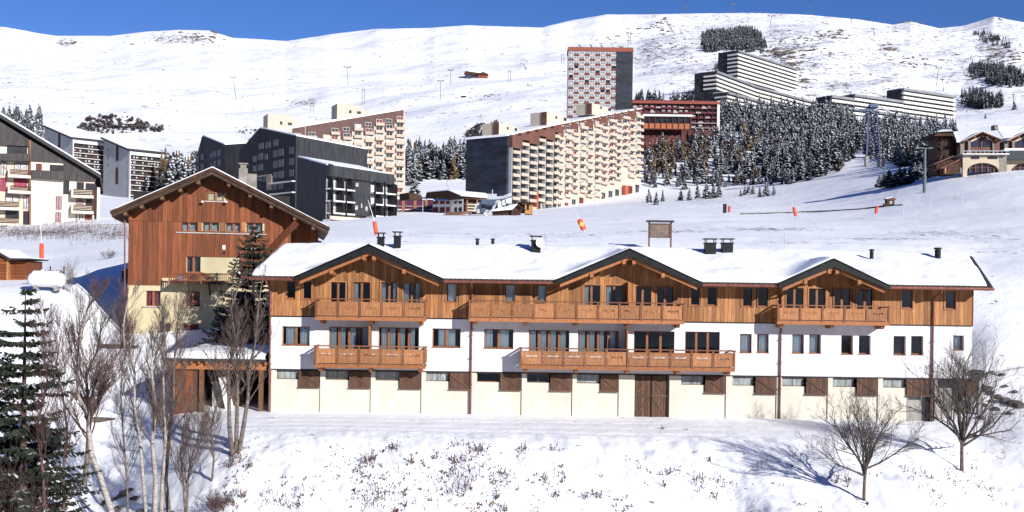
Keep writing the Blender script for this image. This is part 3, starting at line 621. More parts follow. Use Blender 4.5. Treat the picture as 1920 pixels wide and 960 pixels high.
# -------- chimneys and vents on the roof
def rooft(px, py, D): p = W(px, py, D); return p.x, p.z
def chimney(px0, px1, pyt, pyb, D, cap=True, name='chimney', m=black):
    xa, zb = rooft(px0, pyb, D); xb, zt = rooft(px1, pyt, D); y = D-YF; w_ = xb-xa; zb = min(zb, float(roof_z(np.array([xa]), np.array([D]))[0])) - .1
    q = MB(); q.box(xa, xb, y, y+w_, zb, zt-.28); q.box(xa-.05, xb+.05, y-.05, y+w_+.05, zt-.30, zt-.24)
    for cx in (xa+.03, xb-.07):
        for cy in (y+.03, y+w_-.07): q.box(cx, cx+.04, cy, cy+.04, zt-.24, zt-.04)
    q.box(xa-.09, xb+.09, y-.09, y+w_+.09, zt-.05, zt)
    o = q.build(name, m, roof)
    q = MB(); q.box(xa-.15, xb+.15, y-.15, y+w_+.15, zb, zb+.12); q.box(xa-.07, xb+.07, y-.07, y+w_+.07, zt, zt+.05); return o
chimney(707, 720, 436, 462, 64.3); chimney(738, 751, 434, 465, 64.0); chimney(996, 1014, 442, 472, 63.4)
chimney(1323, 1343, 447, 475, 63.8); chimney(1355, 1375, 447, 475, 63.8)
for p0, p1, t_, b_, D in ((892, 898, 447, 460, 65.3), (921, 927, 447, 460, 65.3), (1632, 1639, 467, 487, 63.2), (1755, 1766, 464, 485, 63.4)):
    x0, zt = rooft(p0, t_, D); x1, zb = rooft(p1, b_, D); r = (x1-x0)/2; xc = (x0+x1)/2; y = D-YF+r
    q = MB(); q.tube((xc, y, zb-.5), (xc, y, zt-.12), r, k=12); q.tube((xc, y, zt-.1), (xc, y, zt), r*1.25, k=12); q.tube((xc, y, zt-.2), (xc, y, zt-.04), r*.5, k=8); q.build('roof_vent', black, roof)
# aerial and small dish beside the middle chimney
q = MB(); x, z = rooft(1036, 470, 63.4); y = 3.4
q.tube((x-.35, y, z), (x-.45, y, z+1.0), .02); q.tube((x-.6, y, z+.55), (x+.2, y, z+.5), .012); q.tube((x-.55, y, z+.75), (x-.3, y, z+.73), .012); q.tube((x+.2, y, z+.45), (x+.22, y, z+.62), .012)
q.build('aerial', M('grey metal', (.3, .31, .33), rough=.5, metal=.4), roof)
q = MB(); x, z = rooft(1014, 455, 63.2); n = len(q.v)
ring = [(x+.28*math.cos(t), y-.2, z+.28*math.sin(t)) for t in [i*math.pi/7 for i in range(14)]]
for i in range(14): q.poly([ring[i], ring[(i+1) % 14], (x-.02, y-.05, z)])
q.tube((x, y-.05, z), (x-.3, y+.1, z-.1), .02); q.tube((x, y-.05, z), (x+.02, y-.4, z-.08), .01)
q.build('dish', M('dish white', (.7, .7, .7), rough=.4), roof)
# ------------------------------------------------------------------ frames: upright planes placed in the valley
class Fr:
    """a facade plane: from photo column px0 at distance D0 to px1 at D1; local x along it, y behind it, z up from zb"""
    def __init__(s, px0, D0, px1, D1, pyb, name=None, label=None, cat=None, group=None, zb=None):
        a = W(px0, pyb, D0); b_ = W(px1, pyb, D1); s.o = Vector((a.x, a.y, a.z if zb is None else zb)); d = Vector((b_.x-a.x, b_.y-a.y, 0)); s.L = d.length; s.d = d.normalized()
        s.n = Vector((-s.d.y, s.d.x, 0)); s.rz = math.atan2(s.d.y, s.d.x)
        if name: s.e = empty(name, s.o, s.rz); tag(s.e, label, cat, group)
    def uz(s, px, py, v=0.0):
        uu = (px-960)/F; vv = (HZ-py)/F; dr = Vector((uu*cr-vv*sr, 1, 0)); q = s.o+s.n*v
        t = (q.x*s.n.x+q.y*s.n.y)/(dr.x*s.n.x+dr.y*s.n.y); p = dr*t
        return (p.x-s.o.x)*s.d.x+(p.y-s.o.y)*s.d.y, HC+t*(uu*sr+vv*cr)-s.o.z
    def poly(s, pts, v=0.0): return [s.uz(a, b_, v) for a, b_ in pts]
    def bx(s, mb, p0, q0, p1, q1, y0, y1, v=0.0):
        """box from pixel corner (p0,q0) to (p1,q1) (top-left, bottom-right)"""
        a = s.uz(p0, (q0+q1)/2, v)[0]; b_ = s.uz(p1, (q0+q1)/2, v)[0]; c = s.uz((p0+p1)/2, q1, v)[1]; d = s.uz((p0+p1)/2, q0, v)[1]
        mb.box(a, b_, y0, y1, c, d); return a, b_, c, d
def wedge(E, f, A, B, C, zA, zB, zC, mats, z0=-8, snowth=.4, rname='roof_snow', inset=0.0):
    """solid with visible faces A-B and B-C (world xy points), tops zA,zB,zC (local z of f); fourth corner completes the parallelogram"""
    def loc(p): v = Vector((p.x-f.o.x, p.y-f.o.y, 0)); return (v.dot(f.d), v.dot(f.n))
    Dp = Vector((A.x+C.x-B.x, A.y+C.y-B.y, 0)); P = [loc(q) for q in (A, B, C, Dp)]; Z = [zA, zB, zC, zA+zC-zB]
    mb = MB(); n = 4
    mb.v = [(P[i][0], P[i][1], z0) for i in range(4)]+[(P[i][0], P[i][1], Z[i]) for i in range(4)]
    for i in range(4): mb.mi = i if i < len(mats) else 0; mb.face([i, (i+1) % 4, 4+(i+1) % 4, 4+i])
    mb.mi = 0; mb.face([4, 5, 6, 7]); mb.build('wall', mats, E)
    mb = MB(); c = (sum(q[0] for q in P)/4, sum(q[1] for q in P)/4); Q = [(c[0]+(q[0]-c[0])*.985, c[1]+(q[1]-c[1])*.985) for q in P]
    mb.v = [(Q[i][0], Q[i][1], Z[i]+.01) for i in range(4)]+[(Q[i][0], Q[i][1], Z[i]+snowth) for i in range(4)]
    for i in range(4): mb.face([i, (i+1) % 4, 4+(i+1) % 4, 4+i])
    mb.face([4, 5, 6, 7]); mb.face([3, 2, 1, 0]); mb.build(rname, snow, E)
def rev(p): return p[::-1]
def area(p): return sum(p[i][0]*p[(i+1) % len(p)][1]-p[(i+1) % len(p)][0]*p[i][1] for i in range(len(p)))
def ccw(p): return p if area(p) > 0 else p[::-1]

beige = M('beige facade', (.49, .425, .35), rough=.85, var=.03, scale=.08)
beige2 = M('beige parapet', (.47, .385, .315), rough=.85, var=.04, scale=.2, rand=.05)
brownd = M('dark brown cladding', (.085, .038, .033), rough=.6, var=.15, scale=.4)
brownc = M('brown metal cladding', (.135, .058, .042), rough=.6, var=.12, scale=.4)
navy = M('blue black cladding', (.018, .024, .04), rough=.6, var=.35, scale=.12, stretch=(1, 1, 3))
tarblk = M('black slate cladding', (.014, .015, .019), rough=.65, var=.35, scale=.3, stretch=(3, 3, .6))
wht = M('white painted concrete', (.62, .615, .60), rough=.8, var=.04, scale=.2)
greyw = M('grey concrete wall', (.36, .37, .38), rough=.9, var=.08, scale=.15)
roofg = M('grey metal roof', (.20, .21, .23), rough=.5, var=.1, scale=.2)
darkwin = M('dark far window', (.02, .024, .03), rough=.15, var=.3, scale=.5, spec=.6)
litwin = M('curtained far window', (.42, .42, .43), rough=.5, var=.3, scale=1.5)
redwin = M('red brown shutter', (.14, .025, .02), rough=.6, var=.2, scale=1)
maroon = M('maroon panel', (.12, .018, .035), rough=.6, var=.25, scale=.8)
brick = M('brown brick', (.27, .13, .085), rough=.85, var=.15, scale=1.5)
timberd = M('dark chalet timber', (.055, .024, .014), rough=.75, var=.3, scale=1.2)

# -------- big beige apartment block with slanted roof
f = Fr(953, 414, 1202, 492, 402, 'slanted_apartment_block', 'long beige block with rising snowy roof, blank dark left end and box balconies', 'apartment block')
E = f.e; DEP = 19.0
top = f.poly([(953, 256), (1042, 236.5), (1202, 204)])
botz = -9
mb = MB(); mb.prism_y(ccw([(0, botz), (f.L, botz), (top[2][0], top[2][1]), (top[1][0], top[1][1]), (top[0][0], top[0][1])]), 0, DEP); mb.build('wall', beige, E)
mb = MB(); mb.box(-1.6, .0, -.05, DEP+.2, botz, top[0][1]+.2); mb.build('end_wall', navy, E)
mb = MB(); mb.prism_y(ccw([(-1.7, top[0][1]+.05), (top[1][0], top[1][1]+.05), (f.L+.3, top[2][1]+.05), (f.L+.3, top[2][1]+.7), (top[1][0], top[1][1]+.7), (-1.7, top[0][1]+.7)]), .3, DEP+.4); mb.build('roof_snow', snow, E)
mb = MB(); mb.prism_y(ccw([(-.5, top[0][1]-.1), (top[1][0], top[1][1]-.1), (f.L+.2, top[2][1]-.1), (f.L+.2, top[2][1]+.35), (top[1][0], top[1][1]+.35), (-.5, top[0][1]+.35)]), -.35, .3); mb.build('roof_edge', brownc, E)
for a, b_, t_, q in ((920, 968, 231, 252), (1010, 1062, 211, 233), (1095, 1145, 195, 215)):
    v = 10; u0, z1 = f.uz(a, t_, v); u1, z0 = f.uz(b_, q, v); mb = MB(); w_ = u1-u0
    mb.prism_y(ccw([(u0, z0-3), (u1, z0-3), (u1, z1-2.6), (u0+w_*.62, z1), (u0, z1)]), v-4, v+4); o = mb.build('roof_housing', beige, E)
    mb = MB(); mb.box(u0+w_*.3, u0+w_*.36, v-4.06, v-4, z0+.2, z0+1.2); mb.build('window', darkwin, o); mb = MB(); mb.box(u0+w_*.6, u0+w_*.7, v-4.06, v-4, z0+.2, z0+1.4); mb.build('window', darkwin, o)
    mb = MB(); mb.box(u0-.3, u0, v-4, v-1.5, z0-3, z1); mb.build('end_panel', brownc, o)
def col_edges(xs): return xs
sepL = [60, 130, 200, 270, 335, 398, 455]; firstL = [360, 295, 325, 262, 290, 230]
cx_ = [478, 538, 597, 660, 718, 780, 838, 896, 950, 1005, 1060, 1115]; firstR = [250, 187, 215, 160, 202, 145, 165, 105, 135, 80, 125, 70]
def C4(x, y): return 940+x/4.364, 200+y/4.364
protos = {}
def balc_far(wd, kind):
    key = (round(wd, 1), kind)
    if key not in protos:
        q = MB(); h = 1.15
        if kind == 'saw': q.prism_z([(0, 0), (0, -.9), (wd, -1.5), (wd, 0)], 0, h); q.box(wd, wd+.22, -1.3, -.1, 0, h)
        else: q.prism_z([(0, 0), (0, -1.25), (wd, -1.25), (wd, 0)], 0, h)
        protos[key] = q.mesh('balcony', beige2)
    return protos[key]
def win_far(wd, h, m, fm=wht):
    key = (round(wd, 1), round(h, 1), m.name)
    if key not in protos:
        q = MB(); q.box(0, wd, -.14, 0, 0, h); q.mat(1); q.box(.12, wd/2-.06, -.17, -.13, .1, h-.12); q.box(wd/2+.06, wd-.12, -.17, -.13, .1, h-.12)
        protos[key] = q.mesh('window', [fm, m])
    return protos[key]
nw = 0
for i in range(6):
    u0 = f.uz(*C4(sepL[i], 500))[0]; u1 = f.uz(*C4(sepL[i+1], 500))[0]; wd = u1-u0
    u, z = f.uz(*C4((sepL[i]+sepL[i+1])/2, firstL[i])); 
    mb = MB(); tz = np.interp(u0+wd/2, [t[0] for t in top], [t[1] for t in top]); mb.prism_z([(u0, 0), (u0, -1.6), (u1-.4, -2.6), (u1-.4, 0)], z-.3+1.1, tz-.15); mb.build('cladding_panel', brownc, E)
    mb = MB(); mb.box(u0-.15, u0+.2, -1.5, 0, botz, z+.8); mb.build('fin_wall', greyw, E)
    k_ = 0
    zz = z-1.15
    while zz > (0.5 if i != 3 else 5.5):
        place(balc_far(round(wd*.8, 1), 'flat'), 'balcony', E, (u0+.9, -.3, zz))
        q = place(win_far(round(wd*.86, 1), 1.5, darkwin, darkwin), 'window', E, (u0+.3, -.1, zz+1.15)); zz -= 2.86
for i, cx in enumerate(cx_):
    hw = 20 if i == 0 else 24
    u0 = f.uz(*C4(cx-hw, 400))[0]; u1 = f.uz(*C4(cx+hw, 400))[0]; wd = round(u1-u0, 1)
    z = f.uz(*C4(cx, firstR[i]))[1]; tz = float(np.interp((u0+u1)/2, [t[0] for t in top], [t[1] for t in top]))
    e0 = f.uz(*C4(cx-29, 400))[0]; e1 = f.uz(*C4(cx+29, 400))[0]
    mb = MB(); mb.box(e0, e1, -.12, 0, z-.2, tz-.2); mb.build('cladding_panel', brownc, E)
    zz = z-1.15; end = {0: 9, 1: 9, 2: 9, 3: 8.5, 6: 9, 7: 9, 8: 9, 9: 17, 10: 8.5, 11: 8.5}.get(i, 4)-3.0*0+[0,0,0,0,0,0,0,0,1,1,1,1][i]
    base_ = f.uz(cx/4.364+940, 402-(cx-478)/640*36)[1]
    while zz > base_+end*.62:
        place(balc_far(wd, 'saw'), 'balcony', E, (u0, -.1, zz))
        r = rnd.random(); place(win_far(round(wd*.7, 1), 1.3, darkwin if r < .5 else (redwin if r < .68 else litwin)), 'window', E, (u0+wd*.12, -.02, zz+1.2)); zz -= 2.86
    u = (u0+u1)/2
    place(win_far(round(wd*.7, 1), min(5.0, max(2.5, zz-base_+1.2)), [darkwin, redwin, darkwin, redwin, darkwin, darkwin, darkwin, darkwin, darkwin, redwin, redwin, darkwin][i], brownc if i in (3, 9) else wht), 'window', E, (u0+wd*.12, -.02, base_-.3))
for px0, px1, t_, b_ in ((1000, 1003, 359, 402), (1166, 1172, 348, 395)):
    mb = MB(); f.bx(mb, px0, t_, px1, b_, -1.6, 0); mb.build('red_panel', M('rust red panel', (.36, .1, .05), rough=.6), E)
mb = MB(); f.bx(mb, 1004, 360, 1013, 404, -.2, 0); mb.build('stair_glazing', darkwin, E)
for a, b_, t_, q in ((1042, 1082, 392, 402), (1108, 1150, 386, 396), (1186, 1212, 380, 388)):
    mb = MB(); f.bx(mb, a, t_, b_, t_+3, -9, -8.5); f.bx(mb, a, t_+5, b_, t_+6.5, -9, -8.7); mb.build('terrace_rail', timberd, E)
    mb = MB(); f.bx(mb, a, t_+7, b_, q+12, -8.4, 0); mb.build('terrace_wall', greyw, E)

# -------- brown topped block behind the black ones
f = Fr(470, 415, 760, 440, 400, 'brown_topped_apartment_block', 'tall block with brown slanted top and cream box balconies behind the black slate buildings', 'apartment block')
E = f.e; tp = f.poly([(470, 262), (527, 244), (760, 205)])
mb = MB(); mb.prism_y(ccw([(0, -6), (f.L, -6), tp[2], tp[1], tp[0]]), 0, 17); mb.build('wall', beige, E)
mb = MB(); mb.prism_y(ccw([(-.3, tp[0][1]+.05), tp[1], (f.L+.2, tp[2][1]+.05), (f.L+.2, tp[2][1]+.8), (tp[1][0], tp[1][1]+.8), (-.3, tp[0][1]+.8)]), .3, 17.3); mb.build('roof_snow', snow, E)
mb = MB(); z1 = f.uz(700, 262)[1]
cxs = [583, 650, 765, 825, 880, 935, 987, 1038, 1090]; first = [205, 200, 180, 205, 160, 180, 135, 162, 120]
def C2(x, y): return 340+x/2.667, 180+y/2.667
for i, cx in enumerate(cxs):
    u0 = f.uz(*C2(cx-20, 300))[0]; u1 = f.uz(*C2(cx+20, 300))[0]; wd = round(u1-u0, 1); z = f.uz(*C2(cx, first[i]))[1]
    e0 = f.uz(*C2((cx+cxs[i-1])/2 if i > 1 else cx-30, 300))[0]; e1 = f.uz(*C2((cx+cxs[i+1])/2 if i < 8 else cx+18, 300))[0]
    t0, t1 = [float(np.interp(q, [t[0] for t in tp], [t[1] for t in tp])) for q in (e0, e1)]
    mb = MB(); zlow = z-1.2 if i > 1 else z-8; mb.prism_y(ccw([(e0, zlow), (e1, zlow), (e1, t1-.05), (e0, t0-.05)]), -.15, 0); mb.build('cladding_panel', brownd, E)
    zz = z-1.15
    while zz > 0:
        place(balc_far(wd, 'saw'), 'balcony', E, (u0, -.16, zz)); r = rnd.random()
        place(win_far(round(wd*.8, 1), 1.4, darkwin if r < .4 else (redwin if r < .6 else litwin)), 'window', E, (u0+wd*.1, -.16, zz+1.2)); zz -= 2.84
    if zz and i % 2 and z+4 < t0: place(win_far(2.6, 1.4, darkwin, brownc), 'window', E, (u0, -.17, z+2.3))
for a, b_, t_, q in ((498, 562, 216, 240), (627, 690, 197, 219)):
    v = 9; u0, z1 = f.uz(a, t_, v); u1, z0 = f.uz(b_, q, v); w_ = u1-u0; mb = MB()
    mb.prism_y(ccw([(u0, z0-3), (u1, z0-3), (u1, z1-3.2), (u0+w_*.62, z1), (u0, z1)]), v-4, v+4); o = mb.build('roof_housing', beige, E)
    mb = MB(); mb.box(u0+w_*.35, u0+w_*.42, v-4.06, v-4, z0+.2, z0+1.4); mb.build('window', darkwin, o); mb = MB(); mb.box(u0+w_*.58, u0+w_*.7, v-4.06, v-4, z0+.2, z0+1.2); mb.build('window', darkwin, o)

# -------- tower
f = Fr(1064, 660, 1184.5, 660, 262, 'checkered_tower', 'tallest tower with red and white checkered facade and dark blue right side', 'tower block')
E = f.e; H_ = f.uz(1064, 88)[1]; us_ = f.uz(1155, 150)[0]
mb = MB(); mb.box(0, us_, 0, 15, -14, H_-.6); mb.build('wall', wht, E)
mb = MB(); mb.box(us_+.01, f.L, -.4, 15, -14, H_-2.4); mb.build('side_wall', navy, E)
mb = MB(); mb.box(-.4, f.L+.2, -.6, 15.3, H_-2.4, H_); mb.build('parapet', M('red brown parapet', (.25, .07, .045), rough=.6), E)
mb = MB(); 
for a in (1090, 1111, 1131): u = f.uz(a, 86)[0]; mb.beam((u, 2, H_), (u-1.3, 2, H_+2), .5, .5)
mb.build('roof_mast', black, E)
nc = 9; cw = us_/nc; twin_ = M('tower curtained glass', (.22, .24, .27), rough=.4, var=.3, scale=1.2); red = M('brick red panel', (.155, .048, .038), rough=.7, var=.1, scale=.3)
q = MB(); q.box(.1, cw-.1, -.35, 0, -.1, 1.25); pr = q.mesh('panel', red); q = MB(); q.box(.0, cw-.08, -.45, 0, .0, .95); pw = q.mesh('panel', M('grey white panel', (.46, .44, .42)))
q = MB(); q.box(.25, cw-.25, -.06, 0, 0, 1.55); q.mat(1); q.box(cw/2-.12, cw/2+.12, -.1, 0, 0, 1.55); q.box(.2, cw-.2, -.12, 0, 1.25, 1.45); wm = q.mesh('window', [twin_, wht])
q = MB(); q.box(.25, cw-.25, -.06, 0, 0, 1.55); wm2 = q.mesh('window', [darkwin])
sp = 2.8; r_ = 0; z = H_-2.4-2.8
while z > -6:
    for c in range(nc):
        place(pr if (c+r_) % 2 else pw, 'panel', E, (c*cw, 0, z)); place(wm if rnd.random() < .9 else wm2, 'window', E, (c*cw, 0, z+1.08))
    r_ += 1; z -= sp

# -------- long red building right of the tower
f = Fr(1186, 600, 1347, 600, 246, 'red_brown_terraced_building', 'long low dark red building with red roof band between tower and forest', 'apartment block')
E = f.e; redb = M('dark red timber', (.10, .025, .022), rough=.7, var=.25, scale=.3); redr = M('red roof band', (.24, .055, .04), rough=.6)
H_ = f.uz(1266, 187)[1]; mb = MB(); mb.box(0, f.L, .8, 16, -10, H_-.5); mb.build('wall', redb, E)
mb = MB(); mb.prism_x([(-1.2, H_-2.3), (-1.2, H_-.9), (2, H_), (12, H_), (12, H_-2.3)], -.3, f.L+.5); mb.build('roof', redr, E)
for k_ in range(5):
    z = H_-2.3-2.55*(k_+1); mb = MB()
    if z < 0: break
    a0 = 0 if k_ < 2 else f.uz(1296, 220)[0]
    mb.box(a0, f.L, -.6, .8, z, z+.18); mb.build('floor_slab', wht if k_ > 2 else redb, E)
    n_ = int((f.L-a0)/3.0)
    for c in range(n_):
        x = a0+c*(f.L-a0)/n_; q = MB(); q.box(x+.1, x+2.7, -.62, -.5, z+.15, z+1.0); q.build('balcony_rail', M('rail grey', (.33, .30, .32), rough=.6) if (c*7+k_*3) % 4 == 0 else maroon, E)
        q = MB(); q.box(x+.5, x+2.2, .7, .8, z+.2, z+2.2); q.build('window', litwin if rnd.random() < .4 else darkwin, E)
        q = MB(); q.box(x-.12, x+.12, -.5, .8, z, z+2.55); q.build('fin', redb, E)
mb = MB(); f.bx(mb, 1203, 217.5, 1295, 221.5, -6, .8); mb.build('snowy_canopy', wht, E)
mb = MB(); f.bx(mb, 1203, 222, 1292, 233, -4.6, -4.4); mb.build('lower_glazing', darkwin, E)
mb = MB(); f.bx(mb, 1203, 234, 1292, 244, -5, -4.5); mb.build('timber_band', M('orange timber band', (.36, .12, .05), rough=.7), E)
for a in range(1203, 1296, 11): mb = MB(); f.bx(mb, a, 221, a+1.6, 246, -5.3, -5); mb.build('post', redb, E)
mb = MB(); f.bx(mb, 1344, 190, 1349, 246, -1, 12); mb.build('end_wall', wht, E)

# -------- banded hillside residences
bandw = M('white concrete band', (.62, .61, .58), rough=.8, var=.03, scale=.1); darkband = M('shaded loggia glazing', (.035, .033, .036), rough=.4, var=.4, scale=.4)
def banded(pts, name, label, nb, ztop_px, s_h, roof_h=1.6, depth=15, bandh=1.65, left=True, roofm=roofg):
    """pts: [(px, D)...] polyline of the facade, ztop from first point"""
    P = [W(p, 100, D) for p, D in pts]; zt = W(pts[0][0], ztop_px, pts[0][1]).z
    e = empty(name, (P[0].x, P[0].y, zt-nb*s_h-3)); tag(e, label, 'apartment block', 'banded residences on the hillside'); e.location.z = zt-nb*s_h-3; z0 = e.location.z
    L0 = [Vector((p.x-P[0].x, p.y-P[0].y, 0)) for p in P]
    dirs = [(L0[i+1]-L0[i]).normalized() for i in range(len(L0)-1)]; nrm = Vector((dirs[0].y, -dirs[0].x, 0))
    if nrm.y > 0: nrm = -nrm
    def strip(off0, off1, za, zb, nm, m, k0=0):
        mb = MB(); a = [q+nrm*off0 for q in L0]; b_ = [q+nrm*off1 for q in L0]; n = len(a)
        mb.prism_z([(q.x, q.y) for q in a]+[(q.x, q.y) for q in reversed(b_)], za, zb)
        return mb.build(nm, m, e)
    top = zt-z0
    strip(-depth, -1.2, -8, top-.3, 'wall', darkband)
    strip(-depth, 1.3, top-roof_h*.9, top, 'roof', roofm)
    strip(-depth+.5, -2, top, top+.35, 'roof_snow', snow)
    for k_ in range(nb):
        z = top-roof_h-1.0-k_*s_h-bandh
        strip(-1.2, 1.0, z, z+bandh, 'balcony_band', bandw)
        # little dividing walls of each loggia
        mb = MB(); 
        for a, b_ in zip(L0[:-1], L0[1:]):
            l_ = (b_-a).length; n_ = int(l_/3.4)
            for j in range(n_+1):
                p = a+(b_-a)*(j/n_); mb.box(p.x-.12, p.x+.12, p.y-1.0, p.y+.9, z+bandh, z+s_h)
        mb.build('loggia_divider', M('dark loggia divider', (.10, .095, .09)), e)['kind'] = 'stuff'
    # left end: side wall with rounded parapet ends
    if left:
        d = -nrm; mb = MB(); q0 = L0[0]-dirs[0]*.4
        for k_ in range(nb):
            z = top-roof_h-1.0-k_*s_h-bandh; a = q0+nrm*1.0; b_ = a+d*9.5
            mb.prism_z([(a.x, a.y), (b_.x, b_.y), (b_.x-dirs[0].x*.8, b_.y-dirs[0].y*.8), (a.x-dirs[0].x*.8, a.y-dirs[0].y*.8)][::1], z+.15, z+bandh-.1)
        mb.build('end_balcony', bandw, e)
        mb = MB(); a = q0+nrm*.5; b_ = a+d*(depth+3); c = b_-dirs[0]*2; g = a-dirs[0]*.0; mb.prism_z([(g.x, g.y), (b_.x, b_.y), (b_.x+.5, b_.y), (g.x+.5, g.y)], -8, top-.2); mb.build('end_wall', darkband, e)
    return e
banded([(1383, 880), (1495, 950)], 'banded_residence', 'highest white banded residence below the dark hilltop forest', 9, 94, 3.1, bandh=1.5)
def Dz(z, px, py): u = (px-960)/F; return (z-HC)/(u*sr+(HZ-py)/F)
zB = W(1343, 133, 740).z
banded([(px, Dz(zB, px, py)) for px, py in ((1343, 133), (1417, 161), (1490, 181), (1519, 188.5), (1560, 195))], 'banded_residence', 'long white banded residence curving down below the highest one', 4, 133, 2.75, bandh=1.35, depth=13)
zB2 = W(1364, 172, 722).z
banded([(px, Dz(zB2, px, py)*1.0) for px, py in ((1364, 172), (1460, 198), (1500, 207))], 'banded_residence', 'lowest white banded wing just above the left part of the forest', 5, 172, 2.6, bandh=1.3, depth=11)
C0, C1 = (1545, 700), (1832, 775)
def cD(px):
    a = W(C0[0], 200, C0[1]); b_ = W(C1[0], 200, C1[1]); u = (px-960)/F; t = 0
    for _ in range(40):
        t = t; 
    # intersect view column with the facade line
    dx, dy = b_.x-a.x, b_.y-a.y; D = (a.x*dy-a.y*dx)/(u*dy-dx); return D
ec = banded([(1545, cD(1545)), (1832, cD(1832))], 'banded_residence', 'stepped white banded residence at right with three rising roofs', 6, 195, 2.9, bandh=1.45, depth=13, left=False)
def sub_block(px0, px1, py, nb, nm='roof_block'):
    D0, D1 = cD(px0), cD(px1); a = W(px0, py, D0); b_ = W(px1, py, D1); zt = a.z; d = Vector((b_.x-a.x, b_.y-a.y, 0)); nr = Vector((d.y, -d.x, 0)).normalized(); nr = nr if nr.y < 0 else -nr
    o = ec.location
    def pr(o0, o1, z0, z1, n_, m, par=None):
        mb = MB(); A = [Vector((a.x, a.y, 0)), Vector((b_.x, b_.y, 0))]; q = [A[0]+nr*o0, A[1]+nr*o0, A[1]+nr*o1, A[0]+nr*o1]
        mb.prism_z([(v.x-o.x, v.y-o.y) for v in q], z0-o.z, z1-o.z); return mb.build(n_, m, par or ec)
    r = pr(-13, -1, zt-nb*2.9-3, zt-.3, 'upper_wall', darkband); pr(-13, 1.2, zt-1.6, zt, 'roof', roofg); pr(-12.5, -1.5, zt, zt+.3, 'roof_snow', snow)
    for k_ in range(nb):
        z = zt-2.6-k_*2.9-1.5; pr(-1.1, 1.0, z, z+1.5, 'balcony_band', bandw)
        l_ = d.length; mb = MB()
        for j in range(int(l_/3.2)): p = Vector((a.x, a.y, 0))+d*(j/int(l_/3.2)); mb.box(p.x-o.x-.15, p.x-o.x+.15, p.y-o.y-.8, p.y-o.y+.9, z+1.5-o.z, z+2.9-o.z)
        mb.build('loggia_divider', M('dark loggia divider', (.10, .095, .09)), ec)['kind'] = 'stuff'
sub_block(1558, 1600, 178.5, 1); sub_block(1601, 1692, 176, 3); sub_block(1692, 1790, 165, 6)

# -------- twin slab towers on the left
def slab(px0, pxc, px1, D0, Dc, D1, ytl, ytc, ytr, label, grp):
    """gable face px0..pxc, balcony face pxc..px1"""
    g = Fr(px0, D0, pxc, Dc, 372); z_l = g.uz(px0, ytl)[1]; z_c = g.uz(pxc, ytc)[1]
    f = Fr(pxc, Dc, px1, D1, 372, 'grey_slab_block', label, 'apartment block', grp); E = f.e; zr = f.uz(px1, ytr)[1]
    w_ = g.L; zt = (z_c+zr)/2
    # body: box with mono pitch (higher at the back)
    rot = f.rz-g.rz; 
    dep = max(6, w_); zb_ = z_l
    mb = MB(); mb.prism_x([(0, -8), (0, zt), (dep, zb_), (dep, -8)], 0, f.L); mb.build('wall', greyw, E)
    mb = MB(); mb.prism_x([(-2.0, zt+.1), (-2.0, zt+.9), (dep+1, zb_+1.4), (dep+1, zb_+.6)], -1.5, f.L+.5); mb.build('roof', darkg, E)
    mb = MB(); mb.prism_x([(-1.0, zt+1.15), (dep+.5, zb_+1.6), (dep+.5, zb_+1.3), (-1, zt+.85)][::-1], -.8, f.L); mb.build('roof_snow', snow, E)
    n_ = 10; z = zt-2.2; mb = MB(); mb.box(.3, f.L-.3, -1.4, 0, zt-1.9, zt-.1); mb.build('fascia_band', wht, E)
    mb = MB(); mb.box(-.2, .25, -1.6, .1, -8, zt); mb.box(f.L-.3, f.L+.1, -1.6, .1, -8, zt); mb.build('edge_fin', wht, E)
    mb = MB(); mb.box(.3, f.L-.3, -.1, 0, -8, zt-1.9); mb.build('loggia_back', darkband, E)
    for k_ in range(n_):
        zz = zt-1.9-2.75*(k_+1); q = MB(); q.box(.3, f.L-.3, -1.4, -.1, zz, zz+.35); q.build('floor_slab', wht, E)
        q = MB(); q.box(.3, f.L-.3, -1.45, -1.35, zz+.35, zz+1.05); q.build('balcony_rail', timberd, E)
        for j in range(int(f.L/1.7)):
            if rnd.random() < .6: q = MB(); xx = .6+j*1.7; q.box(xx, xx+rnd.uniform(.7, 1.3), -.2, -.1, zz+.6, zz+2.2); q.build('window', litwin if rnd.random() < .8 else redwin, E)
    # arched dark recess on the gable end
    for z0, z1 in ((.62, .86), (.25, .48)):
        q = MB(); H2 = zb_; yc = dep*.45; r = 1.5; pts = [(yc-r, H2*z0), (yc+r, H2*z0), (yc+r, H2*z1)]+[(yc+r*math.cos(t), H2*z1+r*math.sin(t)) for t in (R(45), R(90), R(135))]+[(yc-r, H2*z1)]
        q.prism_x(pts, -.15, .02); q.build('stair_recess', timberd, E)
    for zz in (.8, .68, .56): q = MB(); q.box(-.1, .02, dep*.8, dep*.8+1.0, zb_*zz, zb_*zz+1.6); q.build('window', darkwin, E)
slab(85, 134, 205, 655, 625, 640, 233, 252, 272, 'left grey slab tower with dark balcony rows seen over the beige apartment roof', 'grey slab towers')
slab(205, 241, 307, 632, 606, 620, 258, 276, 292, 'right grey slab tower with dark balcony rows beside golden larches', 'grey slab towers')

# -------- black slate buildings
def blk_windows(f, E, lst, m=litwin, nm='window', y=-.1):
    for a, b_, c, d in lst: mb = MB(); f.bx(mb, a, c, b_, d, y, 0); mb.build(nm, m, E)
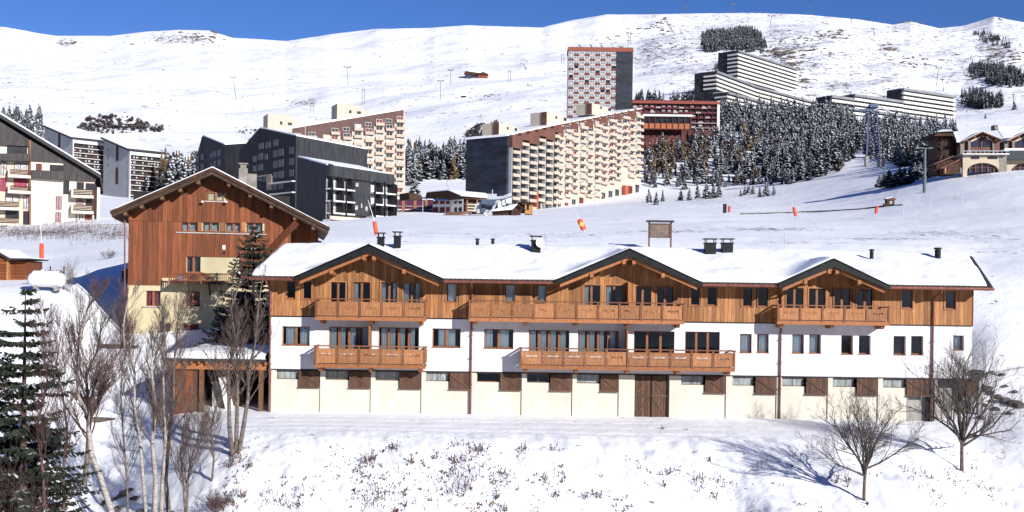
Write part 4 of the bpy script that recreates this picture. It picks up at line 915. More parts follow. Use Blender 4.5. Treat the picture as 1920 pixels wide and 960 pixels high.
# far left black building
f = Fr(366, 395, 420, 372, 380, 'black_slate_building', 'smallest black slate building, farthest left above the wooden house roof', 'apartment block'); E = f.e
A_, B_, C_ = W(378, 380, 390), W(420, 380, 372), W(472, 380, 388)
tp = f.poly([(378, 255), (420, 272)]); zC = W(472, 268, 388).z-f.o.z
wedge(E, f, A_, B_, C_, tp[0][1], tp[1][1], zC, [tarblk, tarblk])
mb = MB(); mb.prism_y(ccw(f.poly([(366, 400), (366, 300), (378, 256), (378, 400)])), .1, 10); mb.build('side_wing', tarblk, E)
def C2r(a, b_, c, d): return (340+a/2.667, 340+b_/2.667, 180+c/2.667, 180+d/2.667)
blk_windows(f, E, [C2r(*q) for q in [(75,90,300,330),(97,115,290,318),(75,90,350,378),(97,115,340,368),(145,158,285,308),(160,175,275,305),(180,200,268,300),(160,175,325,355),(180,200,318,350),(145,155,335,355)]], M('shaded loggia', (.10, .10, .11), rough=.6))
# middle tall black building
f = Fr(452, 345, 553, 322, 400, 'black_slate_building', 'tallest black slate building with stepped slanted roof, in the middle of the black group', 'apartment block'); E = f.e
slate = M('dark slate sunlit', (.04, .042, .047), rough=.75, var=.25, scale=.4, stretch=(3, 3, .5))  # lighter copy of the black slate, sunlight put into the colour
A_, B_, C_ = f.o+f.d*f.uz(485, 300)[0], W(553, 400, 322), W(687, 400, 352); tp = f.poly([(485, 240), (553, 255)])
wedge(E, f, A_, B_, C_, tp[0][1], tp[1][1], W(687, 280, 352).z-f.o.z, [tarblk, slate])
mb = MB(); mb.prism_y(ccw(f.poly([(448, 420), (448, 284), (485, 241), (485, 420)])), .05, 12); mb.build('stepped_wing', tarblk, E)
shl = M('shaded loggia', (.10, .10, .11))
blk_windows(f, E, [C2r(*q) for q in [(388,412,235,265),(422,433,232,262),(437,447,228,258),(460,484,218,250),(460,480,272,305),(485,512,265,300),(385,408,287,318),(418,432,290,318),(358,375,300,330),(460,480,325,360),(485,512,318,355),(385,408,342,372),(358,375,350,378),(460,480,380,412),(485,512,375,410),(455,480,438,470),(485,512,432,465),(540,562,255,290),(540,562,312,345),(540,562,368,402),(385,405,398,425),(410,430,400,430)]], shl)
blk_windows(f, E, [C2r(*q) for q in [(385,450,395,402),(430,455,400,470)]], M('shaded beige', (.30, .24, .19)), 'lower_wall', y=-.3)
mb = MB()
for q in [(455,570,430,433),(455,570,485,488)]: a = C2r(*q); f.bx(mb, a[0], a[2], a[1], a[3]+1, -1.2, 0)
mb.build('balcony_slab', wht, E)
# front black building with white loggias
f = Fr(619, 268, 739, 285, 423, 'black_slate_building', 'front black slate building with white loggias and shops at its foot', 'apartment block'); E = f.e
def C5(x, y): return 540+x/6, 280+y/6
tp = f.poly([C5(475, 172), C5(1195, 285)])
A_ = W(562, 423, 287); B_ = f.o+f.n*1.6; C_ = f.o+f.d*f.L+f.n*1.6; zA_ = W(562, 294, 287).z-f.o.z
wedge(E, f, A_+f.n*1.4, B_, C_, zA_, tp[0][1], tp[1][1], [tarblk, M('loggia wall', (.22, .22, .23), rough=.8), tarblk], z0=-5)
t1 = f.poly([C5(475, 172), C5(1195, 285), C5(1195, 400), C5(475, 300)])
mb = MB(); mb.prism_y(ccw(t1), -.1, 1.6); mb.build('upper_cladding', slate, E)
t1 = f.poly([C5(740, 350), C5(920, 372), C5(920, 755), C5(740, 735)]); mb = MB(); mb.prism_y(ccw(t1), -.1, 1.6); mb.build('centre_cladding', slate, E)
bays = [(475, 617), (630, 728), (955, 1050), (1065, 1192)]
for a, b_ in bays:
    s_ = (a-475)/717
    for k_ in range(4):
        yb = 440+68*s_+k_*(137-9*s_)
        p0, p1 = C5(a, yb), C5(b_, yb+68*(b_-a)/717); u0, z = f.uz(*C5(a, yb)); u1 = f.uz(*p1)[0]; z = f.uz(*C5((a+b_)/2, yb))[1]
        if k_ < 3:
            q = MB(); q.box(u0, u1, -.9, 1.6, z-.35, z); q.build('balcony_slab', wht, E)
            q = MB(); q.box(u0+.1, u1-.1, -.9, -.85, z+.25, z+.34); q.box(u0+.1, u1-.1, -.9, -.85, z+.6, z+.69); q.box(u0+.1, u1-.1, -.9, -.85, z+.95, z+1.03); q.build('railing', tarblk, E)
            q = MB(); lit = not (k_ == 2 and a in (630, 955, 1065)); wl = u0+(u1-u0)*.08; wr = u0+(u1-u0)*.72
            q.box(wl, wr, 1.5, 1.6, z+.1, z+2.1); q.build('window', (M('painted lit window', (.62, .63, .65), rough=.6, var=.08, scale=1) if lit else (redwin if a == 630 else darkwin)), E)  # pale colour stands in for the light on the white-lit windows
            q = MB(); q.box(u1-.7, u1, -.6, 1.6, z, z+2.5); q.build('loggia_side', tarblk, E)
        q = MB(); q.box(u0-.18, u0+.1, -1.0, -.6, z-.3 if k_ < 3 else z, z+2.7); q.build('post', tarblk, E)
q = MB(); u = f.uz(*C5(1192, 500))[0]; q.box(u-.1, u+.2, -1, 0, 1.5, f.uz(*C5(1192, 400))[1]); q.build('post', tarblk, E)
blk_windows(f, E, [tuple((C5(a, c)[0], C5(b_, c)[0], C5(a, c)[1], C5(a, d)[1])) for a, b_, c, d in [(757,785,380,420),(750,778,632,680),(865,890,645,695),(818,828,610,660)]], litwin, y=-.2)
mb = MB(); a = f.uz(*C5(440, 745)); b_ = f.uz(*C5(1150, 790)); mb.box(a[0], b_[0], -1.2, -.9, a[1]-.9, a[1]-.1); mb.build('shop_fascia', M('cream shop fascia', (.72, .62, .42), rough=.7), E)
mb = MB(); mb.box(a[0], b_[0], -.8, 1.5, -5, a[1]-.9); mb.build('shop_wall', wht, E)
for p, q_, c, d in [(445,580,795,855),(595,715,770,858),(900,940,795,858),(1020,1145,815,858)]:
    mb = MB(); p0 = C5(p, c); p1 = C5(q_, d); f.bx(mb, p0[0], p0[1], p1[0], p1[1], -1.0, -.8); mb.build('shop_window', maroon, E)
mb = MB()
for c in (800, 826): f.bx(mb, C5(680, c)[0], C5(0, c)[1], C5(900, c)[0], C5(0, c+7)[1], -4, -3.9)
mb.build('terrace_rail', greyw, E)
f2 = Fr(560, 288, 619, 268, 423); off = f2.o-f.o
def put2(mb, nm, m): o = mb.build(nm, m, E); o.location = (off.dot(f.d), off.dot(f.n), f2.o.z-f.o.z); o.rotation_euler = (0, 0, f2.rz-f.rz); return o
tp = f2.poly([C5(120, 85), C5(475, 172)]); zb1 = f2.poly([C5(230, 605), C5(475, 572)])
mb = MB(); mb.prism_y(ccw([(tp[0][0], -5), (f2.L, -5), (f2.L, tp[1][1]), tp[0]]), 0, .6); put2(mb, 'left_wall', tarblk)
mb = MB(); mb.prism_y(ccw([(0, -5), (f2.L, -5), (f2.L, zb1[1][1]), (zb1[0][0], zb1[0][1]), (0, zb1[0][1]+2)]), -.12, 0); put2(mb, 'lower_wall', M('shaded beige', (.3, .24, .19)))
for a, b_, c, d in [(180,228,215,290),(275,298,220,275),(312,368,190,265),(175,228,340,425),(170,222,475,600),(172,225,620,675)]:
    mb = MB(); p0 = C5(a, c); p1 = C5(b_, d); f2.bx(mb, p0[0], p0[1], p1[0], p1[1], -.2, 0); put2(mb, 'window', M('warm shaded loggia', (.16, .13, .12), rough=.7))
mb = MB(); p0 = C5(345, 755); p1 = C5(415, 810); f2.bx(mb, p0[0], p0[1], p1[0], p1[1], -.2, 0); put2(mb, 'window', darkwin)
# -------- beige apartment building with big dark roof, far left
f = Fr(-60, 190, 170, 199, 430, 'dark_roofed_apartment_building', 'cream apartment building with steep charcoal roof cladding and dark balcony rails at left edge', 'apartment building'); E = f.e
def C6(x, y): return x/4.364, 220+y/4.364
crm = M('cream sunlit wall', (.60, .55, .47), rough=.85, var=.04, scale=.3); pch = M('peach wall', (.56, .45, .36), rough=.85, var=.05, scale=.4); chr_ = M('charcoal cladding', (.05, .042, .042), rough=.7, var=.25, scale=.6, stretch=(4, 4, .7))
rl = [C6(-400, -230), C6(0, 35), C6(250, 185), C6(785, 490), C6(830, 600)]
tp = f.poly(rl); bt = f.poly([C6(-400, 1100), C6(800, 1100)])
mb = MB(); mb.prism_y(ccw([(tp[0][0], -6), (f.uz(*C6(775, 500))[0], -6), (f.uz(*C6(775, 500))[0], tp[3][1]-.6), (tp[0][0], tp[0][1]-.6)]), .0, 12); mb.build('wall', crm, E)
cl = f.poly([(-95, 150), C6(250, 190), C6(785, 494), C6(780, 525), C6(255, 492), C6(255, 435), C6(-400, 350)]); 
mb = MB(); mb.prism_y(ccw(f.poly([C6(255, 190), C6(785, 492), C6(780, 528), C6(520, 518), C6(520, 375), C6(255, 360)])), -.25, 0); mb.build('gable_cladding', chr_, E)
mb = MB(); mb.prism_y(ccw(f.poly([C6(255, 435), C6(520, 445), C6(520, 515), C6(255, 495)])), -1.1, 0); mb.build('balcony_front', chr_, E)
mb = MB(); mb.prism_y(ccw(f.poly([C6(-400, -220), C6(0, 40), C6(245, 190), C6(245, 240), C6(-400, 210)])), -.6, 0); mb.build('gable_cladding', chr_, E)
mb = MB(); mb.prism_y(ccw(f.poly([C6(-400, 300), C6(245, 305), C6(245, 365), C6(-400, 352)])), -1.6, 0); mb.build('balcony_front', chr_, E)
mb = MB(); mb.prism_y(ccw(f.poly([C6(236, 190), C6(252, 190), C6(252, 920), C6(236, 920)])), -.8, 0); mb.build('downstand', M('brown wall edge', (.2, .09, .06)), E)
mb = MB(); a, c = tp[0], tp[3]; mb.prism_y(ccw([(a[0], a[1]), (c[0]+.5, c[1]-.2), tp[4], (tp[4][0], tp[4][1]+.7), (c[0]+.7, c[1]+.35), (a[0], a[1]+.6)]), -1.4, 12.5); mb.build('roof', darkg, E)
mb = MB(); mb.prism_y(ccw([(a[0], a[1]+.61), (c[0]+.6, c[1]+.37), (c[0]+.6, c[1]+.6), (a[0], a[1]+.9)]), -1.3, 12.4); mb.build('roof_snow', snow, E)
mb = MB(); f.bx(mb, *C6(-400, 640), *C6(238, 925), -.06, 0); f.bx(mb, *C6(-400, 370), *C6(238, 640), -.05, 0); mb.build('peach_wall', pch, E)
cr_curt = M('crimson curtain window', (.30, .015, .06), rough=.5, var=.2, scale=2); pur = M('mauve window', (.30, .16, .2), rough=.4, var=.2, scale=2)
for a, b_, c, d, m_ in [(62,218,238,305,darkwin),(10,50,370,475,litwin),(5,47,500,605,cr_curt),(120,215,380,435,litwin),(118,215,508,570,cr_curt),(48,155,640,690,litwin),(48,152,765,825,darkwin),(197,237,645,750,litwin),(193,235,772,878,darkwin),
    (278,328,300,348,greyw),(300,338,385,440,redwin),(412,515,395,450,darkwin),(522,562,528,628,darkwin),(632,682,535,592,darkwin),(630,678,665,720,pur),(625,675,792,850,litwin),(461,500,652,755,pur),(458,496,783,885,pur),(705,780,545,595,darkwin),(705,755,665,720,darkwin),(700,752,795,850,redwin),(-160,-80,380,440,litwin),(-160,-80,510,570,litwin),(-160,-80,640,700,darkwin)]:
    mb = MB(); p0 = C6(a, c); p1 = C6(b_, d); u0, u1, z0, z1 = f.bx(mb, p0[0], p0[1], p1[0], p1[1], -.16, 0); mb.mat(1)
    mb.box(u0-.08, u1+.08, -.2, -.05, z1, z1+.1); mb.box(u0-.08, u0, -.2, -.05, z0, z1); mb.box(u1, u1+.08, -.2, -.05, z0, z1); mb.box((u0+u1)/2-.05, (u0+u1)/2+.05, -.2, -.1, z0, z1)
    mb.build('window', [m_, timberd], E)
def bal_l(a, b_, c, d):
    p0 = C6(a, c); p1 = C6(b_, d); u0, z1 = f.uz(*p0); u1, z0 = f.uz(*p1)
    q = MB(); q.box(u0, u1, -2.0, 0, z0-.45, z0); q.box(u0, u0+.15, -2.0, 0, z0, z1); bo = q.build('balcony', crm, E)
    q = MB()
    for k_ in range(4): zz = z0+(z1-z0)*(k_+.3)/4; q.box(u0+.3, u1, -2.05, -1.98, zz, zz+(z1-z0)*.17)
    q.build('rail', timberd, bo)
for a in [(60,245,432,485),(60,248,562,612),(-80,150,690,745),(-80,150,823,875),(575,755,590,648),(575,755,718,775),(572,752,850,905),(-330,-100,432,485),(-330,-100,562,612)]: bal_l(*a)
mb = MB(); f.bx(mb, *C6(790, 575), *C6(815, 840), -.5, 8); mb.build('buttress', crm, E)
mb = MB(); f.bx(mb, *C6(755, 560), *C6(788, 800), -.05, 6); mb.build('painted_shadow', timberd, E)  # dark timber colour stands in for the shadow beside the buttress

# -------- low shopping gallery with maroon glazing
f = Fr(738, 335, 812, 335, 403, 'maroon_gallery', 'low shopping gallery with maroon glazing and brick pillars beside the tall black block', 'building'); E = f.e
def C1(x, y): return 720+x/6.4, 320+y/6.4
mb = MB(); f.bx(mb, *C1(110, 345), *C1(585, 520), 0, 9); mb.build('wall', maroon, E)
mb = MB(); f.bx(mb, *C1(110, 338), *C1(590, 346), -.4, 9.5); mb.build('roof_snow', snow, E)
for a in (215, 355, 490): mb = MB(); f.bx(mb, *C1(a, 348), *C1(a+35, 520), -.3, 0); mb.build('pillar', brick, E)
for a, b_ in ((125, 212), (253, 350), (392, 488), (535, 580)):
    mb = MB(); f.bx(mb, *C1(a, 462), *C1(b_, 474), -.5, 0); f.bx(mb, *C1(a, 425), *C1(b_, 429), -.45, 0); mb.build('railing', wht, E)
    mb = MB(); f.bx(mb, *C1(a, 360), *C1(b_, 420), -.06, 0); mb.build('window', M('maroon glass', (.10, .03, .06), rough=.2, spec=.6), E)
f = Fr(811, 325, 850, 318, 402, 'white_timber_gallery_house', 'white house with dark overhanging timber roof right of the maroon gallery', 'building'); E = f.e
u, zt = f.uz(*C1(820, 250)); z0 = f.uz(*C1(700, 400))[1]; L2 = f.L
mb = MB(); mb.box(0, L2, 0, 12, -4, f.uz(*C1(700, 360))[1]); mb.build('wall', wht, E)
mb = MB(); mb.prism_y(ccw(f.poly([C1(560, 330), C1(575, 270), C1(830, 245), C1(985, 310), C1(840, 340)])), -2.0, 12); mb.build('roof', timberd, E)
mb = MB(); mb.prism_y(ccw(f.poly([C1(575, 268), C1(830, 242), C1(985, 308), C1(990, 300), C1(830, 232), C1(575, 258)])), -1.9, 12); mb.build('roof_snow', snow, E)
for r in ((375, 395), (450, 520)):
    for a, b_ in ((590, 650), (675, 730), (748, 790)): mb = MB(); f.bx(mb, *C1(a, r[0]-10), *C1(b_, r[0]+(25 if r[0] < 400 else 60)), -.15, 0); mb.build('window', maroon, E)
    for a, b_ in ((850, 880), (900, 940)): mb = MB(); f.bx(mb, *C1(a, r[0]-10), *C1(b_, r[0]+(20 if r[0] < 400 else 60)), -.15, 0); mb.build('window', darkwin, E)
mb = MB(); f.bx(mb, *C1(815, 345), *C1(950, 520), -.12, 0); mb.build('front_wall', wht, E)
f = Fr(870, 318, 912, 322, 402, 'timber_balcony_house', 'small timber house with pale balcony rails behind the lift station', 'building'); E = f.e
mb = MB(); f.bx(mb, *C1(960, 330), *C1(1200, 520), 0, 8); mb.build('wall', timberd, E)
mb = MB(); mb.prism_y(ccw(f.poly([C1(950, 315), C1(1210, 345), C1(1210, 360), C1(950, 335)])), -2, 9); mb.build('roof', brick, E)
for y_ in (405, 440, 475): mb = MB(); f.bx(mb, *C1(965, y_), *C1(1140, y_+14), -1.6, -1.4); mb.build('railing', M('pale timber rail', (.5, .42, .34)), E)
for a in (955, 1075): mb = MB(); f.bx(mb, *C1(a, 340), *C1(a+14, 520), -1.7, -1.5); mb.build('post', brick, E)
mb = MB(); mb.prism_y(ccw(f.poly([C1(425, 330), C1(420, 245), C1(580, 290), C1(580, 330)])), 6, 12); mb.build('annex', timberd, E)
# -------- valley lift station with hut
f = Fr(893, 300, 1000, 300, 405, 'chairlift_station', 'blue and grey chairlift terminal with pale hood arms in front of the dark end wall', 'lift station'); E = f.e
steel = M('pale steel', (.42, .45, .5), rough=.5, var=.15, scale=2); blue_s = M('blue grey steel', (.07, .10, .16), rough=.5, var=.2, scale=2)
mb = MB()
for a, b_, c, d in ((1120, 1165, 400, 510), (1215, 1255, 470, 545), (1020, 1050, 495, 540)): f.bx(mb, *C1(a, c), *C1(b_, d), -.5, .5)
mb.build('pylon_leg', steel, E)
mb = MB(); f.bx(mb, *C1(1170, 355), *C1(1340, 412), -3, 3); f.bx(mb, *C1(1165, 412), *C1(1220, 500), -1, 1); mb.build('housing', blue_s, E)
mb = MB(); pa, pb, pc = [f.uz(*C1(*q)) for q in ((1240, 350), (1440, 325), (1530, 290))]
mb.beam((pa[0], -1, pa[1]), (pb[0], -1, pb[1]), 2.5, .7); mb.beam((pb[0], -1, pb[1]), (pc[0], -1, pc[1]), 2.5, .8)
for q0, q1 in (((1085, 500), (1110, 420)), ((1110, 420), (1175, 385)), ((1310, 470), (1350, 380)), ((1350, 380), (1390, 370))):
    a, b_ = f.uz(*C1(*q0)), f.uz(*C1(*q1)); mb.beam((a[0], -2, a[1]), (b_[0], -2, b_[1]), .5, .6)
a = f.uz(*C1(1300, 300)); mb.box(a[0]-1.2, a[0]+1.2, -1, 1, a[1]-.8, a[1]+.4); mb.tube((a[0], 0, a[1]), (a[0], 0, a[1]+1.6), .15)
mb.build('hood', steel, E)
mb = MB()
for q in ((1410, 350, 1460, 420), (1450, 330, 1530, 395), (1365, 350, 1420, 450)): f.bx(mb, q[0]/6.4+720, q[1]/6.4+320, q[2]/6.4+720, q[3]/6.4+320, -1, -.6)
mb.build('snowy_chair_rack', M('snow dusted steel', (.6, .62, .66), rough=.6), E)
f = Fr(918, 290, 985, 290, 406, 'lift_hut', 'dark timber hut with snowy gable roof in front of the lift station', 'hut'); E = f.e
mb = MB(); mb.prism_y(ccw(f.poly([C1(1530, 548), C1(1640, 548), C1(1640, 480), C1(1605, 420), C1(1530, 470)])), -1, 4); mb.build('wall', timberd, E)
mb = MB(); f.bx(mb, *C1(1300, 480), *C1(1530, 548), 0, 4); mb.build('side_wall', timberd, E)
mb = MB(); pp = f.poly([C1(1280, 480), C1(1590, 408), C1(1605, 408), C1(1540, 470), C1(1290, 490)]); mb.prism_y(ccw(pp), -2, 4); mb.build('roof_snow', snow, E)
mb = MB(); pp = f.poly([C1(1605, 408), C1(1700, 470), C1(1690, 478), C1(1600, 420)]); mb.prism_y(ccw(pp), -2, 4); mb.build('roof', timberd, E)
f = Fr(978, 297, 1002, 297, 404, 'lift_cabin', 'small orange brown timber cabin at the foot of the beige block', 'hut'); E = f.e
mb = MB(); f.bx(mb, *C1(1690, 385), *C1(1785, 520), 0, 4); mb.build('wall', M('orange cabin timber', (.42, .2, .07), rough=.7, var=.15, scale=2), E)
mb = MB(); f.bx(mb, *C1(1715, 400), *C1(1740, 470), -.1, 0); mb.build('window', darkwin, E)
mb = MB(); mb.prism_y(ccw(f.poly([C1(1600, 380), C1(1670, 362), C1(1800, 385), C1(1800, 398), C1(1670, 378), C1(1600, 395)])), -1, 5); mb.build('roof', timberd, E)
mb = MB(); f.bx(mb, *C1(1620, 395), *C1(1690, 500), 1, 4); mb.build('side_wall', timberd, E)
# log ramp
o = None
f = Fr(817, 285, 872, 290, 413, 'log_stairway', 'brown timber stairway climbing the snow bank below the galleries', 'stairway'); E = f.e
for k_ in range(7):
    a = f.uz(*C1(630+k_*10, 605-k_*3)); b_ = f.uz(*C1(830+k_*22, 500)); mb = MB(); mb.beam((a[0], -k_*.7, a[1]), (b_[0], 2-k_*.7, b_[1]), .55, .5); mb.build('log', M('weathered log', (.2, .12, .08), rough=.9, var=.3, scale=2), E)

# -------- restaurant lodges at right
def C3(x, y): return 1720+x/7.385, 210+y/7.385
lodge_c = M('lodge cream wall', (.44, .38, .29), rough=.9, var=.05, scale=.5); stone = M('lodge stone', (.22, .20, .175), rough=.9, var=.15, scale=2); rwood = M('lodge red wood', (.13, .05, .03), rough=.6, var=.2, scale=1.5); dglass = M('lodge glass', (.03, .03, .055), rough=.08, var=.2, scale=.4, spec=.8)
def lodge(f, dx, label_part=None):
    E = f.e
    def S(x, y): return C3(x+dx, y)
    P = lambda pts, v=0: ccw(f.poly([S(*q) for q in pts], v))
    arc = [(690+440*(.5-.5*math.cos(t)), 820-115*math.sin(t)) for t in [math.pi*i/14 for i in range(15)]]
    mb = MB(); ring = [(630, 900), (630, 590), (1125, 590), (1125, 900), (1130, 822)]+[(x, y) for x, y in reversed(arc)]+[(690, 900)]
    mb.prism_y(P([(630, 900), (630, 590), (1125, 590), (1125, 700), (630, 700)][1:]), 0, 10)
    # spandrel pieces around the arch
    for i in range(14):
        (xa, ya), (xb, yb_) = arc[i], arc[i+1]; mb.prism_y(P([(xa, ya), (xb, yb_), (xb, 699.9), (xa, 699.9)]), 0, .8)
    mb.prism_y(P([(630, 699.9), (690, 699.9), (690, 900), (630, 900)]), 0, .8)
    mb.build('base_wall', lodge_c, E)
    mb = MB(); mb.prism_y(P([(690, 830), (1130, 830), (1130, 700), (690, 700)]), .8, 1.0); mb.build('arch_glazing', dglass, E)
    for x in (740, 820, 905, 990, 1075): mb = MB(); h_ = 820-115*math.sin(math.acos(max(-1, min(1, (910-x)/220)))); mb.prism_y(P([(x-8, 830), (x+8, 830), (x+8, h_), (x-8, h_)]), .5, .8); mb.build('arch_mullion', rwood, E)
    mb = MB(); mb.prism_y(P([(720, 765), (1100, 765), (1100, 772), (720, 772)]), .55, .8); mb.build('arch_rail', rwood, E)
    mb = MB(); mb.prism_y(P([(1125, 590), (1240, 590), (1240, 830), (1125, 830)]), .1, 10); mb.build('side_wall', stone, E)  # darker stone colour stands in for the shaded side of the base
    for a, b_ in ((745, 855), (975, 1110)): mb = MB(); mb.prism_y(P([(a, 615), (b_, 615), (b_, 650), (a, 650)]), -.15, .05); mb.build('slot_window', dglass, E)
    mb = MB(); mb.prism_y(P([(600, 582), (1245, 582), (1245, 596), (600, 596)]), -1.2, 10); mb.build('terrace', wht, E)
    mb = MB(); mb.prism_y(P([(600, 545), (1245, 545), (1245, 552), (600, 552)]), -1.2, -1.1)
    for x in range(600, 1250, 60): mb.prism_y(P([(x, 545), (x+5, 545), (x+5, 585), (x, 585)]), -1.15, -1.1)
    mb.build('terrace_rail', steel, E)
    # gabled hall set back 3 m
    g = [(640, 560), (1140, 560), (1140, 395), (905, 295), (640, 400)]
    mb = MB(); mb.prism_y(P(g, 3), 3, 16); mb.build('hall_wall', rwood, E)
    mb = MB(); mb.prism_y(P([(740, 545), (1045, 545), (1045, 405), (890, 345), (740, 415)], 3), 2.85, 3); mb.build('gable_glazing', dglass, E)
    mb = MB(); mb.prism_y(P([(735, 400), (890, 325), (890, 345), (740, 415)], 3), 2.7, 2.99); mb.prism_y(P([(890, 325), (1050, 395), (1045, 410), (890, 345)], 3), 2.7, 2.99); mb.build('gable_lining', M('pale gable lining', (.6, .5, .4)), E)
    for a, b_ in ((595, 640), (703, 737), (1040, 1060)): mb = MB(); mb.prism_y(P([(a, 580), (b_, 580), (b_, 400), (a, 400)], 2.4), 2.3, 3.1); mb.build('stone_pier', stone, E)
    mb = MB(); mb.prism_y(P([(880, 545), (895, 545), (895, 310), (880, 310)], 2.6), 2.6, 2.8); mb.build('king_post', rwood, E)
    for a, b_, c, d in ((845, 880, 490, 545), (895, 1040, 490, 545), (745, 840, 490, 545)): mb = MB(); mb.prism_y(P([(a, d), (b_, d), (b_, c), (a, c)], 2.8), 2.75, 2.85); mb.build('lower_panel', rwood, E)
    th = 14
    mb = MB(); mb.prism_y(P([(635, 395), (905, 265), (1180, 378), (1180, 395), (905, 283), (635, 413)], 1), 1, 16); mb.build('roof', rwood, E)
    mb = MB(); mb.prism_y(P([(640, 388), (905, 258), (1175, 372), (1175, 377), (905, 264.5), (640, 394)], 1.1), 1.15, 16); mb.build('roof_snow', snow, E)
    for x, y in ((805, 345), (970, 350), (690, 395), (1095, 385)): mb = MB(); mb.prism_y(P([(x-12, y-12), (x+12, y-12), (x+12, y+10), (x-12, y+10)], 1.2), 1.3, 3); mb.build('purlin', rwood, E)
f = Fr(1805, 245, 1873, 245, 321, 'gabled_lodge', 'gabled restaurant lodge with arched cream base and dark glazed timber tower at its left', 'lodge'); lodge(f, 0); E = f.e
P = lambda pts, v=0: ccw(f.poly([C3(*q) for q in pts], v))
mb = MB(); mb.prism_y(P([(540, 400), (640, 395), (640, 600), (540, 600)], 4), 4, 12); mb.build('link_wall', timberd, E)
# left wing roof sloping to the viewer
def quad3(pts, nm, m, t=.3):
    mb = MB(); v = []
    for (x, y, d) in pts: u, z = f.uz(*C3(x, y), d); v.append((u, d, z))
    n = len(mb.v); mb.v += v+[(a, b_, c-t) for a, b_, c in v]; k = len(v)
    mb.face([n+i for i in range(k)]); mb.face([n+k+i for i in reversed(range(k))])
    for i in range(k): mb.face([n+i, n+k+i, n+k+(i+1) % k, n+(i+1) % k])
    return mb.build(nm, m, E)
quad3([(545, 400, 2), (650, 393, 2), (900, 262, 12), (740, 243, 14), (460, 275, 14)], 'wing_roof', snow)
mb = MB(); mb.prism_y(P([(285, 660), (500, 640), (500, 300), (285, 300)], 5), 5, 11); mb.build('tower_wall', timberd, E)
mb = MB(); mb.prism_y(P([(310, 640), (445, 640), (445, 365), (310, 365)], 4.8), 4.8, 5); mb.build('tower_glazing', dglass, E)
for a, b_ in (((310, 365), (445, 500)), ((445, 365), (310, 500)), ((310, 500), (445, 640)), ((445, 500), (310, 640)), ((378, 365), (378, 640)), ((310, 430), (445, 430)), ((310, 500), (445, 500)), ((310, 570), (445, 570))):
    p, q = f.uz(*C3(*a), 4.6), f.uz(*C3(*b_), 4.6); mb = MB(); mb.beam((p[0], 4.6, p[1]), (q[0], 4.6, q[1]), .15, .3); mb.build('tower_brace', timberd, E)
mb = MB(); mb.prism_y(P([(235, 330), (265, 278), (495, 265), (545, 400), (500, 330)], 3), 3, 12); mb.build('tower_roof', timberd, E)
quad3([(262, 280, 3), (498, 268, 3), (470, 240, 12), (330, 243, 12)], 'tower_roof_snow', snow)
mb = MB(); mb.prism_y(P([(240, 730), (500, 620), (500, 600), (235, 715)], 0), 0, 5); mb.prism_y(P([(325, 790), (590, 670), (590, 650), (325, 770)], -2), -2, 3); mb.build('porch_roof', rwood, E)
mb = MB(); mb.prism_y(P([(350, 860), (600, 850), (600, 680), (350, 780)], -1), -1, 4); mb.prism_y(P([(260, 860), (520, 860), (500, 640), (270, 730)], 1), 1, 6); mb.build('porch_wall', timberd, E)
mb = MB(); mb.prism_y(P([(380, 850), (395, 850), (395, 770), (380, 770)], -1.5), -1.6, -1.4); mb.build('porch_post', M('orange post', (.45, .2, .08)), E)
mb = MB(); mb.prism_y(P([(1070, 240), (1122, 240), (1118, 178), (1070, 178)], 14), 14, 16); mb.build('chimney', stone, E)
f = Fr(1888, 248, 1960, 248, 321, 'gabled_lodge', 'gabled restaurant lodge cut by the right edge with dark terrace box', 'lodge'); lodge(f, 610); E = f.e
P = lambda pts, v=0: ccw(f.poly([C3(*q) for q in pts], v))
mb = MB(); mb.prism_y(P([(1230, 655), (1700, 655), (1700, 530), (1230, 530)], -2), -2, 1); mb.build('terrace_box', M('dark terrace glazing', (.02, .035, .04), rough=.2, spec=.7), E)
mb = MB(); mb.prism_y(P([(1205, 530), (1700, 530), (1700, 505), (1215, 505)], -2.2), -2.2, 1); mb.build('terrace_snow', snow, E)
mb = MB(); mb.prism_y(P([(1180, 500), (1300, 500), (1300, 380), (1180, 400)], 5), 5, 12); mb.build('link_wall', stone, E)
quad3([(1185, 345, 4), (1300, 330, 4), (1520, 200, 12), (1480, 188, 14), (1080, 195, 14)], 'wing_roof', snow)
# ------------------------------------------------------------------ wooden house behind the trees at left
f = Fr(238, 75, 595, 77.4, 645, 'wooden_gabled_house', 'tall gabled house with red brown boards over a pale yellow base', 'house'); E = f.e
yel = M('pale yellow render', (.47, .41, .26), rough=.9, var=.08, scale=.6, bump=.04)
Q = lambda pts, v=0: ccw(f.poly(pts, v))
uR = f.uz(545, 450)[0]; apx = f.uz(398, 330); zwl = f.uz(238, 400)[1]; zmid = f.uz(300, 535)[1]
def rz_house(u):    # roof underside at the wall
    a = f.uz(398, 329)[1]; l = f.uz(212, 401); r = f.uz(614, 430); return a-(apx[0]-u)*(a-l[1])/(apx[0]-l[0]) if u < apx[0] else a-(u-apx[0])*(a-r[1])/(r[0]-apx[0])
DP = 9.0
HW = [(339,370,417,434),(380,411,417,434),(423,453,418,435),(462,492,418,436),(389.6,420,361,377),(350,376,481,511),(274,301,545,574),(348,375,546,575)]
def hole(a): u0, z1 = f.uz(a[0], (a[2]+a[3])/2)[0], f.uz((a[0]+a[1])/2, a[2])[1]; return (u0, f.uz(a[1], (a[2]+a[3])/2)[0], f.uz((a[0]+a[1])/2, a[3])[1], z1)
holes = [hole(a) for a in HW]
mb = MB(); mb.wall(0, uR, -2.5, zwl, holes, y=0, rev=.3); mb.poly([(0, 0, zwl), (uR, 0, zwl), (uR, 0, rz_house(uR)-.1), (apx[0], 0, rz_house(apx[0])-.1), (0, 0, rz_house(0)-.1)])
